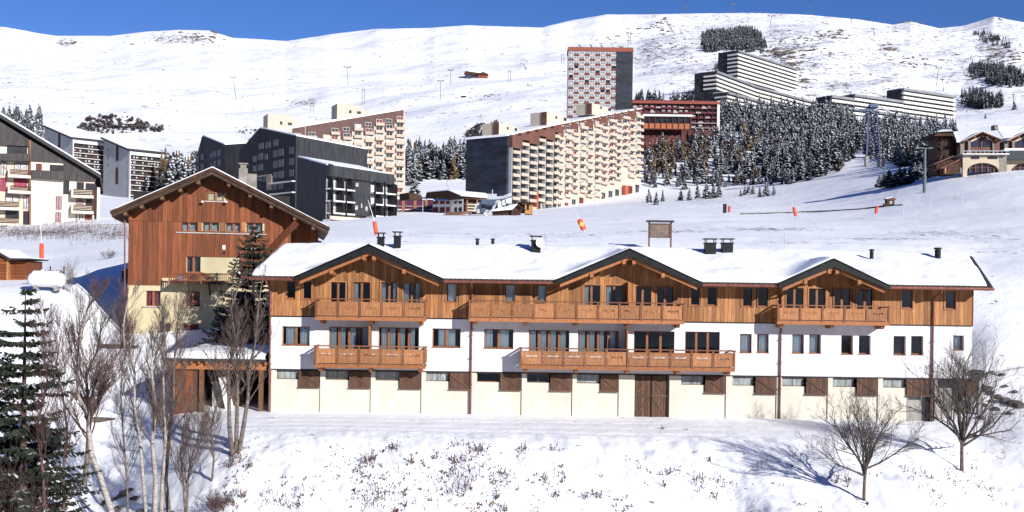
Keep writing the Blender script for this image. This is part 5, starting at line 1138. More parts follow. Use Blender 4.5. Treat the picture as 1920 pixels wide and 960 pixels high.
mb.box(0, .2, .31, DP, -2.5, rz_house(0)-.1); mb.box(uR, f.L, 1.5, DP, -2.5, rz_house(f.L)-.2); mb.box(.2, uR, DP-.3, DP, -2.5, zwl)
mb.build('wall', yel, E)
mb = MB(); mb.box(.2, uR-.1, .5, .7, -2, zwl+1.5); mb.build('inner_wall', inside, E)
# boards of the gable
x = 0.0; cream_p = hole((377, 447, 482, 512)); sill_z = f.uz(300, 415)[1]
while x < uR-.05:
    x1 = min(x+.33*rnd.uniform(.85, 1.15), uR); m_ = (x+x1)/2
    cuts = sorted([(h[2], h[3]) for h in holes[:6] if h[0] < m_ < h[1]]); zlo = zmid if m_ < f.uz(303, 500)[0] else f.uz(300, 520)[1]
    if cream_p[0] < m_ < cream_p[1] and m_ > cream_p[0]: cuts.append((zlo-.2, cream_p[3])); cuts.sort()
    if m_ < f.uz(375, 415)[0]-1.0: cuts.append((sill_z-.012, sill_z+.012)); cuts.sort()
    z = zlo
    for c0, c1 in cuts+[(None, None)]:
        t0 = c0 if c0 is not None else rz_house(x)-.12; t1 = c0 if c0 is not None else rz_house(x1)-.12
        if min(t0, t1) > z+.03: q = MB(); q.prism_y([(x+.008, z), (x1-.008, z), (x1-.008, t1), (x+.008, t0)], -.05-rnd.random()*.02, -.002); q.build('board', wood_d, E)
        if c1 is not None: z = max(z, c1)
    x = x1
x = uR+.02
while x < f.L-.02:
    x1 = min(x+.33, f.L); q = MB(); q.prism_y([(x+.008, zmid), (x1-.008, zmid), (x1-.008, rz_house(x1)-.25), (x+.008, rz_house(x)-.25)], 1.44, 1.498); q.build('board', wood_d, E); x = x1
q = MB(); q.box(uR-.05, uR, .0, 1.5, -1, rz_house(uR)-.2); q.build('return_wall', wood_d, E)
p, q_ = f.uz(500, 475, -.9), f.uz(556, 418, -.9); mb = MB(); mb.beam((p[0], -.3, p[1]), (q_[0], -1.3, q_[1]), .3, .32); mb.build('roof_strut', wood_d, E)
def hwin(a, leaves=2, m=None, sill=True, fm=framew):
    u0, u1, z0, z1 = hole(a); fr = MB(); y = .12 if a[2] > 400 else -.12
    fr.box(u0, u1, y, y+.07, z0, z0+.06); fr.box(u0, u1, y, y+.07, z1-.06, z1); fr.box(u0, u0+.06, y, y+.07, z0, z1); fr.box(u1-.06, u1, y, y+.07, z0, z1)
    if leaves == 2: fr.box((u0+u1)/2-.07, (u0+u1)/2+.07, y-.02, y+.06, z0, z1)
    o = fr.build('window', fm, E); q = MB(); q.box(u0+.05, u1-.05, y+.03, y+.04, z0+.05, z1-.05); q.build('pane', glass, o)
    if m: q = MB(); q.box(u0+.1, u1-.1, y+.2, y+.22, z0, z1); q.build('curtain', m, o)
    if sill: q = MB(); q.box(u0-.2, u1+.2, -.12, .1, z0-.08, z0-.002); q.build('sill', M('grey sill', (.4, .39, .38)), o)
redc = M('dark red curtain', (.22, .03, .04), rough=.8, var=.3, scale=5)
gcur = M('grey curtain', (.25, .26, .28), rough=.8, var=.3, scale=5)
for i, a in enumerate(HW): hwin(a, 2, redc if i in (4, 6, 7) else (gcur if i < 4 else None), sill=i > 3 and i != 5)
a, b_ = f.uz(330, 436), f.uz(545, 438); mb = MB(); mb.box(a[0], f.uz(500, 436)[0], -.14, .0, a[1]-.03, a[1]+.04); mb.build('long_sill', M('grey sill', (.4, .39, .38)), E)
for a in (375, 417, 457): mb = MB(); u = f.uz(a, 425)[0]; mb.box(u-.13, u+.13, -.1, -.07, f.uz(a, 434)[1], f.uz(a, 417)[1]); mb.build('window_pier', wood_h, E)
for a in (381, 425): mb = MB(); u, z = f.uz(a, 379); mb.tube((u, -.05, z), (u, -.4, z), .03); mb.box(u-.08, u+.08, -.5, -.38, z-.06, z+.06); mb.build('spot_lamp', wht, E)
mb = MB(); u, z = f.uz(420, 464); mb.box(u-.1, u+.1, -.15, -.06, z-.15, z+.15); mb.build('alarm_box', wht, E)
mb = MB(); u, z = f.uz(420, 473); mb.box(u-.1, u+.1, -.12, -.06, z-.1, z+.02); mb.build('vent_grille', timberd, E)
# balcony
a, zt = f.uz(318, 512, -1.3); b_, zb = f.uz(436, 534, -1.3)
mb = MB(); mb.box(a, b_, -1.3, 0, zb, zb+.14); bal = mb.build('balcony', timberd, E)
mb = MB(); mb.box(a-.05, b_, -1.38, -1.26, zt-.05, zt+.03); mb.box(a-.05, b_, -1.36, -1.28, zb+.2, zb+.27); mb.build('handrail', wood_d, bal)
for k_ in range(5): x = a+(b_-a)*k_/4; mb = MB(); mb.box(x-.05, x+.05, -1.38, -1.27, zb, zt+.06); mb.build('post', wood_d, bal)
for k_ in (0, 1): x = a+(b_-a)*k_/4; mb = MB(); mb.box(x+.08, x+(b_-a)/4-.08, -1.33, -1.31, zb+.25, zt-.05) if k_ != 0 else None; 
mb = MB(); x = a+(b_-a)/4; mb.box(x+.08, x+(b_-a)/4-.08, -1.335, -1.31, zb+.27, zt-.05); mb.build('panel', wood_d, bal)
mb = MB(); cxp = x+(b_-a)/8; cz = (zb+zt)/2+.1; mb.prism_y([(cxp-.32, cz), (cxp, cz-.2), (cxp+.32, cz), (cxp, cz+.2)], -1.35, -1.336); mb.build('diamond', timberd, bal)
for k_ in (0, 2, 3):
    for j in range(8): x = a+(b_-a)*k_/4+.1+j*(b_-a)/4/8; mb = MB(); mb.box(x, x+.05, -1.33, -1.3, zb+.25, zt-.05); mb.build('baluster', wood_h if k_ > 1 else wood_d, bal)
mb = MB(); x = f.uz(337, 520)[0]; mb.box(x, x+.35, -1.1, -.6, zb+.15, zt-.1); o = mb.build('storage_box', M('pale blue plastic', (.35, .45, .6), rough=.4), None, E.location+f.d*0, f.rz); tag(o, 'small pale blue box standing on the balcony of the wooden house', 'box')
for x in (a+1.2, (a+b_)/2+.5): mb = MB(); mb.beam((x, -1.0, zb-.05), (x, 0, zb-.7), .12, .14); mb.build('bracket', timberd, bal)
# roof
ov = -1.6
A0 = f.uz(398, 316, ov); L0_ = f.uz(207, 397, ov); R0_ = f.uz(618, 428, ov); th = .36
mb = MB(); mb.prism_y(ccw([L0_, A0, R0_, (R0_[0]-.1, R0_[1]-th), (A0[0], A0[1]-th*1.1), (L0_[0]+.1, L0_[1]-th)]), ov, DP+.8); roofh = mb.build('roof', M('dark roof timber', (.062, .034, .022), rough=.8, var=.25, scale=3), E)
mb = MB(); mb.prism_y([(A0[0], A0[1]+.01), (A0[0], A0[1]+.16), (R0_[0]-.1, R0_[1]+.17), (R0_[0]-.1, R0_[1]+.05)][::-1], ov+.12, DP+.7); mb.prism_y([(L0_[0]+.3, L0_[1]+.14), (L0_[0]+.3, L0_[1]+.27), (A0[0]-.01, A0[1]+.15), (A0[0]-.01, A0[1]+.01)][::-1], ov+.12, DP+.7); mb.build('roof_snow', snow_roof, roofh)
mb = MB(); mb.prism_y(ccw([(L0_[0]-.02, L0_[1]+.05), (A0[0], A0[1]+.08), (R0_[0]+.02, R0_[1]+.07), (R0_[0], R0_[1]-.15), (A0[0], A0[1]-.16), (L0_[0], L0_[1]-.17)]), ov-.08, ov-.01); mb.build('verge_board', timberd, roofh)
for t in (.14, .32, .5, .7, .86): 
    for s_ in (0, 1):
        e = L0_ if s_ == 0 else R0_; u = A0[0]+(e[0]-A0[0])*t; z = A0[1]+(e[1]-A0[1])*t-th-.13; mb = MB(); mb.box(u-.11, u+.11, ov+.1, 0, z-.12, z+.16); mb.build('purlin', beamw, roofh)
mb = MB(); u, z = f.uz(456, 318, 4); mb.box(u-.3, u+.3, 4, 4.8, z-1.2, z+.1); mb.build('chimney', stone, roofh)
mb = MB(); mb.box(u-.2, u+.2, 4.1, 4.7, z+.1, z+.4); mb.box(u-.33, u+.33, 4.0, 4.8, z+.4, z+.48); mb.build('chimney_pot', stone, roofh)
mb = MB(); u, z = f.uz(472, 330, 4.5); mb.box(u-.35, u+.35, 4.4, 5.2, z-1.2, z+.15); mb.build('chimney', stone, roofh)
mb = MB(); mb.tube((-.25, -.1, f.uz(238, 400)[1]), (-.12, -.08, -.5), .05, k=8); p = f.uz(215, 400, ov); mb.tube((p[0], -1.5, p[1]-.35), (-.25, -.1, f.uz(238, 418)[1]), .04); mb.build('downpipe', copper, E)
# garage recess and door on the ground floor
mb = MB(); f.bx(mb, 300, 606, 320, 645, -.04, -.0); mb.build('basement_door', timberd, E)
mb = MB(); f.bx(mb, 344, 608, 372, 645, -.04, -.0); mb.build('basement_window', redc, E)

# ------------------------------------------------------------------ open timber shed beside the chalet
sh = empty('open_shed', (fx(320), 60.3, 0)); tag(sh, 'open timber shed with flat snowy roof joined to the left of the chalet', 'shed'); ox = fx(320)
x1 = fx(500)-ox; zt = fz(410, 675, 60.3)
mb = MB(); mb.box(-.3, x1, -.5, 7.5, zt-.05, zt+.1); ro = mb.build('roof', darkg, sh)
sx = np.linspace(-.28, x1-.02, 40); sy = np.linspace(-.45, 7.4, 20); 
mb = MB(); 
for j in range(20):
    for i in range(40): e = min(1, (i+.5)/3, (j+.6)/3); mb.v.append((sx[i], sy[j], zt+.1+.06+.38*math.sqrt(e)*(.85+.35*float(fbm(np.array([sx[i]/1.5]), np.array([sy[j]/1.5]), 3)[0]))))
for j in range(19):
    for i in range(39): a = j*40+i; mb.face([a, a+1, a+41, a+40])
n = len(mb.v)
for i in range(39): 
    b0 = len(mb.v); mb.v += [(sx[i], sy[0], zt+.1), (sx[i+1], sy[0], zt+.1)]; mb.face([b0, b0+1, i+1, i])
mb.build('roof_snow', snow_roof, ro, smooth=True)
mb = MB(); mb.box(-.2, x1, -.2, -.05, zt-.5, zt-.06); mb.build('front_beam', wood_b, sh)
for k_ in range(14): x = x1*k_/13; mb = MB(); mb.box(x-.05, x+.05, -.45, 7, zt-.2, zt-.06); mb.build('rafter', wood_b, sh)
px_s = fx(374)-ox
x = 0.0
while x < px_s: 
    xx = x+.2; mb = MB(); mb.box(x, xx-.01, -.02, .02, -.4, zt-.5); mb.build('board', wood_d if rnd.random() < .6 else wood_o, sh); x = xx
mb = MB(); mb.box(px_s, px_s+.22, -.2, .02, -.4, zt-.5); mb.build('post', beamw, sh)
mb = MB(); mb.box(px_s+3.2, px_s+3.42, -.2, .02, -.4, zt-.5); mb.build('post', beamw, sh)
mb = MB(); mb.box(.0, x1, 6.6, 7.0, -.4, zt-.05); mb.box(-.05, .1, .1, 6.6, -.4, zt-.05); mb.build('rear_wall', M('dark earth wall', (.07, .06, .05), rough=.95, var=.3, scale=2), sh)
for i, (px, y, h, w_, m_, lab) in enumerate([(400, 1.2, 1.3, .8, 'grey', 'covered grey bin standing inside the open shed near its left post'), (418, 2.0, 1.0, .9, 'dark', 'low dark crate stored inside the open shed')]):
    q = MB(); x = fx(px); q.box(x-w_/2, x+w_/2, 60.3+y, 61+y, .0, h); q.box(x-w_/2-.04, x+w_/2+.04, 60.26+y, 61.04+y, h, h+.08)
    o = q.build('storage_crate', concrete if i == 0 else wood_o); tag(o, lab, 'crate')
q = MB(); x = fx(425); q.beam((x, 60.9, .02), (x-.35, 60.7, 1.75), .45, .05); o = q.build('white_board', white); tag(o, 'white board leaning inside the open shed', 'board')
# ------------------------------------------------------------------ hut, tank, fence at far left
g = GY(20, 526, 78, 95); D0 = 84
f = Fr(-40, D0, 48, D0, 524, 'garden_hut', 'small brown timber hut with snowy roof cut by the left edge', 'hut'); E = f.e
mb = MB(); mb.prism_y(ccw(f.poly([(-40, 540), (-40, 480), (0, 477), (14, 486), (14, 540)])), 0, 3); mb.build('wall', wood_d, E)
n_ = 7
for k_ in range(n_): a = f.poly([(-40, 526-k_*6.2), (14, 526-k_*6.2)]); q = MB(); q.box(a[0][0], a[1][0]-.02, -.04, 0, a[0][1]+.01, a[0][1]+.2); q.build('board', wood_d, E)
mb = MB(); mb.prism_y(ccw(f.poly([(16, 540), (16, 487), (48, 489), (48, 540)])), .3, 3); mb.build('front_wall', wood_d, E)
for k_ in range(6): a = f.poly([(17, 526-k_*6.2), (47, 526-k_*6.2)]); q = MB(); q.box(a[0][0], a[1][0], .26, .3, a[0][1]+.01, a[0][1]+.2); q.build('board', wood_d, E)
mb = MB(); f.bx(mb, 13, 486, 17, 528, -.1, .3); mb.build('corner_post', wood_h, E)
mb = MB(); mb.prism_y(ccw(f.poly([(-42, 471), (0, 471), (23, 484), (56, 484.5), (56, 487), (22, 488), (0, 475), (-42, 475)])), -.4, 3.4); ro = mb.build('roof', darkg, E)
mb = MB(); mb.prism_y(ccw(f.poly([(-42, 467), (0, 467), (24, 482), (55, 482.8), (55, 484.4), (23, 483.9), (0, 470.9), (-42, 470.9)])), -.35, 3.3); mb.build('roof_snow', snow_roof, ro)
T0 = W(53, 524, 76); T1 = W(123, 522, 76); r = .5
tk = empty('gas_tank', ((T0.x+T1.x)/2, 76, T0.z)); tag(tk, 'white horizontal gas tank half covered in snow near the left edge', 'gas tank'); L_ = (T1.x-T0.x)/2
mb = MB(); prof = [(-L_, 0.05), (-L_+.05, .3), (-L_+.2, .45), (-L_+.4, .5), (L_-.4, .5), (L_-.2, .45), (L_-.05, .3), (L_, .05)]
for (a, ra), (b_, rb) in zip(prof[:-1], prof[1:]): mb.tube((a, 0, 0), (b_, 0, 0), ra, rb, k=20, cap=False)
mb.build('vessel', M('white tank paint', (.60, .61, .62), rough=.35, var=.03), tk, smooth=True)
mb = MB(); mb.box(-.8, -.6, -.3, .3, -.75, -.35); mb.box(.6, .8, -.3, .3, -.75, -.35); mb.build('foot', concrete, tk)
mb = MB()
for i in range(13):
    for j in range(9):
        xx = -L_+.38+(2*L_-.76)*i/12; t = R(20)+R(140)*j/8; hh = .5+.10*math.sin(math.pi*j/8); mb.v.append((xx, -math.cos(t)*.5*(1.02 if 0 < j < 8 else .99), math.sin(t)*hh*1.02-.0))
for i in range(12):
    for j in range(8): a = i*9+j; mb.face([a, a+9, a+10, a+1])
mb.build('snow_cap', snow, tk, smooth=True)
mb = MB(); mb.tube((-.3, 0, .45), (-.3, 0, .68), .12, k=10); mb.build('valve_dome', wht, tk)
fe = empty('lattice_fence', (W(55, 513, 79).x, 79, hz(W(55, 513, 79).x, 79))); tag(fe, 'low lattice fence of crossed brown laths behind the white tank', 'fence'); zf = W(90, 515, 79).z-fe.location.z
Lf = W(121, 513, 79).x-fe.location.x
for k_ in range(9): x = Lf*k_/9; 
for k_ in range(9):
    for s_ in (0, 1):
        x = Lf*k_/9; mb = MB(); mb.beam((x+(s_)*Lf/9, s_*.03, zf-.05), (x+(1-s_)*Lf/9, s_*.03, zf+.32), .04, .06); mb.build('lath', wood_o, fe)
for k_ in range(3): x = .5+Lf*k_/2.6; mb = MB(); mb.box(x-.04, x+.04, .03, .1, -.3, zf+.6); mb.build('post', wood_o, fe)

# ------------------------------------------------------------------ snow making lances with padded covers, poles, sign
orange = M('orange red padding', (.75, .085, .035), rough=.6, var=.1, scale=6)
polem = M('lance aluminium', (.5, .52, .54), rough=.4, metal=.3)
def lance(px, pyt, pyb, w_px, D, tip, label, tilt=0.0, foot=None):
    """padded cover from (px,pyt) to (px+tilt,pyb); lance tip at pixel tip"""
    b_ = W(px+tilt, foot or pyb+6, D); g = hz(b_.x, D); e = empty('snow_lance', (b_.x, D, g)); tag(e, label, 'snow gun', 'snow lances with orange covers')
    L_ = lambda p: p-Vector((b_.x, D, g)); a = L_(W(px, pyt, D)); c = L_(W(px+tilt, pyb, D)); t = L_(W(tip[0], tip[1], D)); r = w_px/2/F*D
    mb = MB(); mb.tube((0, 0, -.3), c, .05, k=6); mb.build('base_post', polem, e)
    mb = MB(); d = (a-c).normalized(); mb.tube(c, c+d*(r*.5), r*.75, r, k=10, cap=True); mb.tube(c+d*(r*.5), a-d*(r*.5), r, r*.96, k=10, cap=False); mb.tube(a-d*(r*.5), a, r*.96, r*.6, k=10); mb.build('padded_cover', orange, e)
    mb = MB(); mb.tube(a, t, .035, .02, k=6); mb.build('lance_pipe', polem, e); return e, a, c
lance(78, 456, 487, 8, 92, (75, 405), 'tall orange covered snow lance behind the white tank')
lance(702, 415, 440, 8, 98, (690, 375), 'orange covered snow lance above the ridge near the two left chimneys', tilt=4)
e, a, c = lance(1086, 411, 431, 11, 112, (1070, 378), 'tilted orange snow lance with square yellow marker in the middle of the piste', tilt=9)
mb = MB(); m_ = (a+c)/2; mb.box(m_.x-.2, m_.x+.2, m_.y-.36, m_.y-.3, m_.z-.2, m_.z+.2); mb.build('marker_plate', M('yellow marker', (.7, .45, .1)), e)
e, a, c = lance(1368, 386, 398, 5, 190, (1372, 372), 'snow lance with black control box at the foot of the spruce forest', tilt=-1)
mb = MB(); mb.box(a.x-1.1, a.x-.55, -.3, .2, a.z-1.2, a.z+.3); mb.build('control_box', black, e)
lance(1488, 388, 405, 6, 165, (1479, 364), 'orange snow lance leaning left below the middle of the forest', tilt=4)
lance(1645, 386, 400, 6, 165, (1650, 372), 'orange snow lance leaning right beside the small ticket cabin', tilt=-3)
lance(1791.5, 370, 379, 3.5, 190, (1790, 350), 'slim orange snow lance below the gabled lodge')
def stick(px, pyt, pyb, D, r=.035, label='thin piste marker pole standing in the snow', grp='thin piste marker poles'):
    p = W(px, pyb, D); t = W(px, pyt, D); mb = MB(); mb.tube((0, 0, -.2), (0, 0, t.z-p.z), r, k=5); o = mb.build('marker_pole', polem, None, (p.x, D, p.z)); tag(o, label, 'pole', grp); return o
for px, t_, b_, lo, hi in [(1028,360,408,150,320),(1043,370,404,150,320),(1114,350,402,150,330),(1176,392,407,120,300),(1197,352,407,120,320),(1217,352,405,120,330),(1223,390,405,120,330),(1259,390,406,120,330),(1469,340,398,150,330),(1472,430,465,78,140),(1693,388,412,120,250),(1745,374,386,150,250),(1804,368,381,150,250),(1640,375,386,200,300)]:
    PL = {1028: 'leftmost thin marker pole before the beige block', 1043: 'second thin marker pole before the beige block', 1114: 'tall marker pole right of the tilted orange lance', 1176: 'short marker pole under the right end of the beige block', 1197: 'tall marker pole at the right corner of the beige block', 1217: 'tall marker pole just right of the beige block', 1223: 'short marker pole just right of the beige block', 1259: 'short marker pole above the notice board', 1469: 'tall marker pole below the forest middle', 1472: 'marker pole just behind the chalet roof ridge', 1693: 'marker pole right of the ticket cabin', 1745: 'short marker pole right of the lift mast', 1804: 'short marker pole beside the slim orange lance', 1640: 'short marker pole left of the ticket cabin'}
    stick(px, t_, b_, find_D(px, b_, lo, hi), label=PL[px])
Ds_ = 84.0
sg = W(1237, 470, Ds_); e = empty('notice_board', (sg.x, Ds_, hz(sg.x, Ds_))); tag(e, 'brown wooden notice board with little roof standing behind the chalet', 'sign'); z = e.location.z
def SX(px): return W(px, 440, Ds_).x-sg.x
def SZ(py): return W(1237, py, Ds_).z-z
for p in (1217, 1258): mb = MB(); mb.box(SX(p)-.06, SX(p)+.06, -.06, .06, -.4, SZ(417)); mb.build('post', beamw, e)
mb = MB(); mb.box(SX(1219), SX(1256), -.05, 0, SZ(444), SZ(421)); mb.build('panel', M('weathered notice panel', (.20, .15, .12), rough=.8, col2=(.09, .07, .065), scale=5), e)
mb = MB(); mb.box(SX(1216), SX(1259), -.09, -.02, SZ(446), SZ(444)); mb.box(SX(1216), SX(1259), -.09, -.02, SZ(421), SZ(419)); mb.box(SX(1255), SX(1258), -.1, -.05, SZ(445), SZ(420)); mb.box(SX(1217), SX(1219), -.1, -.05, SZ(445), SZ(420)); mb.build('frame', wood_o, e)
mb = MB(); mb.prism_x([(-.35, SZ(416.5)), (-.35, SZ(414.5)), (0, SZ(413)), (.35, SZ(414.5)), (.35, SZ(416.5))], SX(1212), SX(1263)); mb.build('little_roof', darkg, e)
# cabin by the piste, lift mast, pylons
D_ = find_D(1670, 386, 120, 300); p = W(1670, 386, D_); sc = D_/F
e = empty('ticket_cabin', (p.x, D_, p.z)); tag(e, 'small dark brown cabin with snowy roof on the piste at right', 'hut')
mb = MB(); mb.box(-7*sc, 7*sc, 0, 12*sc, -.5, 12*sc); mb.build('wall', timberd, e)
mb = MB(); mb.box(-12*sc, -7*sc, 1*sc, 8*sc, -.5, 4.5*sc); mb.build('side_bench', timberd, e)
mb = MB(); mb.box(-2*sc, 3*sc, -.05, 0, 4*sc, 9*sc); mb.build('window', litwin, e)
mb = MB(); mb.prism_y([(-9*sc, 11.5*sc), (10*sc, 11.5*sc), (10*sc, 13*sc), (3*sc, 16*sc), (-9*sc, 13*sc)], -2*sc, 13*sc); mb.build('roof', beamw, e)
mb = MB(); mb.prism_y([(-9*sc, 13.1*sc), (2.6*sc, 16.1*sc), (2.6*sc, 16.9*sc), (-9*sc, 14*sc)], -1.9*sc, 12.8*sc); mb.build('roof_snow', snow, e)
greenm = M('grey green mast', (.10, .14, .15), rough=.5, var=.1)
D_ = 215; p = W(1733, 376, D_); p.z = hz(p.x, D_); e = empty('lift_mast', p); tag(e, 'tall grey green lift mast standing on the piste left of the lodges', 'mast')
zt = W(1733, 278, D_).z-p.z; mb = MB(); mb.tube((0, 0, -1), (0, 0, zt*.35), .34, .32, k=12); mb.tube((0, 0, zt*.35), (0, 0, zt), .27, .22, k=12); mb.tube((0, 0, zt*.33), (0, 0, zt*.36), .42, k=12); mb.build('mast', greenm, e)
mb = MB(); mb.box(-1.3, 1.3, -.06, .06, zt-.05, zt+.06); mb.build('cross_arm', greenm, e)
for s_ in (-1, 1): mb = MB(); mb.box(s_*1.2-.4, s_*1.2+.4, -.05, .05, zt+.06, zt+.12); [mb.tube((s_*1.2-.35+k_*.23, -.1, zt+.16), (s_*1.2-.35+k_*.23, .1, zt+.16), .07, k=8) for k_ in range(4)]; mb.build('roller_battery', greenm, e)
# big lattice pylon
D_ = 420; b0 = W(1640, 305, D_); zt = W(1640, 200, D_).z; e = empty('lattice_pylon', (b0.x, D_, b0.z)); tag(e, 'tall blue steel lattice cable pylon with curved white head in the forest', 'pylon'); H_ = zt-b0.z
bl = M('blue grey steelwork', (.06, .09, .17), rough=.5, var=.2); k_ = D_/F
legs = [((-16*k_, 0), (-13*k_, 0)), ((-11*k_, 3), (-6*k_, 2)), ((12*k_, 0), (2*k_, 0)), ((15*k_, 3), (5*k_, 2))]
for (x0, y0), (x1, y1) in legs: mb = MB(); mb.beam((x0, y0, -1), (x1, y1, H_), .34, .34); mb.build('leg', bl, e)
for i in range(9):
    t0, t1 = i/9, (i+1)/9; L0_ = lambda l, t: (l[0][0]+(l[1][0]-l[0][0])*t, l[0][1]+(l[1][1]-l[0][1])*t, H_*t)
    for a, b_ in ((0, 1), (2, 3), (1, 2)):
        mb = MB(); mb.beam(L0_(legs[a], t0), L0_(legs[b_], t1), .22, .22); mb.beam(L0_(legs[b_], t0), L0_(legs[a], t1), .22, .22); mb.build('lattice_brace', bl, e)
mb = MB(); mb.beam((-30*k_, 0, H_*.93), (14*k_, 0, H_*.97), .6, .9); mb.box(-12*k_, 4*k_, -1.2, 1.2, H_*.98, H_+.8); mb.build('head_beam', bl, e)
mb = MB(); pr = None
for i in range(9): t = i/8; q = ((-4+32*t)*k_, -.6, H_*.88+math.sin(math.pi*(.15+.75*t))*1.8); 
for i in range(8):
    q0 = ((-4+32*i/8)*k_, -.6, H_*.87+math.sin(math.pi*(.2+.75*i/8))*2.0); q1 = ((-4+32*(i+1)/8)*k_, -.6, H_*.87+math.sin(math.pi*(.2+.75*(i+1)/8))*2.0); mb.beam(q0, q1, 1.0, .5)
mb.build('curved_saddle', M('pale steel', (.42, .45, .5)), e)
mb = MB(); mb.box(-18*k_, -12*k_, -1, 1, -1.5, 2.2); mb.build('footing', concrete, e)
mb = MB(); mb.box(9*k_, 17*k_, -1, 3, -1.5, 1.0); mb.build('footing', concrete, e)
# ski lift pylons on the slopes
def tpyl(px, pyt, pyb, D, arm, label, lean=0, kind='t', name='lift_pylon', dsnap=True):
    b_ = W(px+lean, pyb, D); 
    if dsnap: b_.z = hz(b_.x, D)
    t = W(px, pyt, D)-b_; e = empty(name, b_); tag(e, label, 'lift pylon', 'lift pylons on the snow slopes'); k_ = D/F
    r = max(.28, .55*k_)
    mb = MB(); 
    if kind == 't': mb.tube((0, 0, -1), t, r, r*.8, k=6)
    else: mb.tube((-2.2*k_, 0, -1), (t.x-2.2*k_, t.y, t.z), r*.7, k=5); mb.tube((2.2*k_, 0, -1), (t.x+2.2*k_, t.y, t.z), r*.7, k=5)
    mb.build('mast', timberd if kind != 't' else M('dark mast steel', (.12, .11, .11)), e)
    mb = MB(); mb.box(t.x-arm*k_, t.x+arm*k_, t.y-.3, t.y+.3, t.z-.5*k_, t.z+.5*k_)
    if kind == 't':
        for s_ in (-1, 1): mb.box(t.x+s_*arm*k_-1.6*k_, t.x+s_*arm*k_+1.6*k_, t.y-.4, t.y+.4, t.z+.4*k_, t.z+1.6*k_)
    mb.build('cross_arm', M('dark mast steel', (.12, .11, .11)), e)
def slopeD(px, py, lo=600, hi=2300): return find_D(px, py, lo, hi)
for px, t_, b_, arm, lean, kind, lab in [(437,145,187,5,6,'t','leaning lift pylon on the open slope above the grey slab towers'),(651,126,160,6,2,'t','lift pylon high on the slope left of the timber hill house'),(585,186,208,4,0,'h','twin post pylon above the brown topped block, left of its roof housings'),(681,167,195,3,0,'h','twin post pylon just above the right roof housing of the brown topped block'),(826,152,186,5,0,'t','lift pylon with long shadow below the timber hill house'),(845,132,158,4,0,'t','small lift pylon left of the timber hill house'),(955,133,155,3,0,'h','small twin post pylon right of the timber hill house'),
    (1055,102,120,3,0,'h','twin post pylon immediately left of the checkered tower top'),(1180,60,82,3,0,'h','twin post pylon above the checkered tower roof'),(1447,30,50,6,-4,'t','lift pylon near the skyline right of the hilltop forest'),(1597,36,46,1,0,'t','short post on the skyline at right'),(1637,54,70,2,3,'t','leaning pylon on the slope right of the rock outcrops'),(1760,128,166,5,-5,'t','leaning tall pylon above the stepped residence'),(1767,150,170,2,3,'t','short pylon beside the leaning tall pylon'),(1900,178,196,1.5,0,'t','small pole below the dark tree patch at right'),
    (1286,12,27,1,0,'t','thin post on the skyline above the hillside'),(1375,8,25,3,0,'t','lift pylon standing on the skyline above the hilltop forest'),(1226,22,34,1,0,'h','twin post pylon on the skyline right of centre'),(1519,12,26,1,0,'t','thin post on the skyline right of the hilltop forest')]:
    tpyl(px, t_, b_, slopeD(px+lean, b_), arm, lab, lean, kind)
tpyl(1579, 208, 238, 560, 4, 'lift pylon on the snow strip left of the lattice pylon', 0, 't', dsnap=False)
# timber house on the hill
D_ = slopeD(893, 147); p = W(893, 147, D_); k_ = D_/F
e = empty('hill_house', (p.x, D_, p.z)); tag(e, 'lone lift building with long dark snowy roof high on the open slope', 'house')
mb = MB(); mb.box(3*k_, 21*k_, 0, 14*k_, -4*k_, 7.5*k_); mb.build('wall', M('hill house red timber', (.2, .05, .03), rough=.8), e)
mb = MB(); mb.prism_x([(-1*k_, 0), (-1*k_, 6*k_), (12*k_, 6*k_), (12*k_, 0)], -20*k_, 3*k_); mb.build('lift_hall', M('dark lift hall', (.03, .04, .06)), e)
mb = MB(); mb.prism_y([(1*k_, 7*k_), (22.5*k_, 7*k_), (22.5*k_, 8*k_), (13*k_, 12*k_), (1*k_, 8.3*k_)], -2*k_, 15*k_); mb.prism_y([(-23*k_, 9*k_), (-20*k_, 6*k_), (3*k_, 4*k_), (8*k_, 9*k_), (-20*k_, 14*k_)][::1], -1*k_, 13*k_); mb.build('roof', timberd, e)
mb = MB(); mb.prism_y([(-22*k_, 13.6*k_), (12*k_, 10*k_), (12*k_, 11.8*k_), (-20*k_, 15*k_)], 0, 12*k_); mb.build('roof_snow', snow, e)
D_ = slopeD(870, 182); p = W(870, 182, D_); k_ = D_/F; e = empty('mountain_shed', (p.x, D_, p.z)); tag(e, 'tiny shed half buried on the slope below the timber hill house', 'shed')
mb = MB(); mb.box(-5*k_, 4*k_, 0, 5*k_, -3*k_, 2.6*k_); mb.build('wall', timberd, e); mb = MB(); mb.prism_y([(-6*k_, 2.6*k_), (5*k_, 2.6*k_), (0, 4.4*k_)], -k_, 6*k_); mb.build('roof', snow, e)
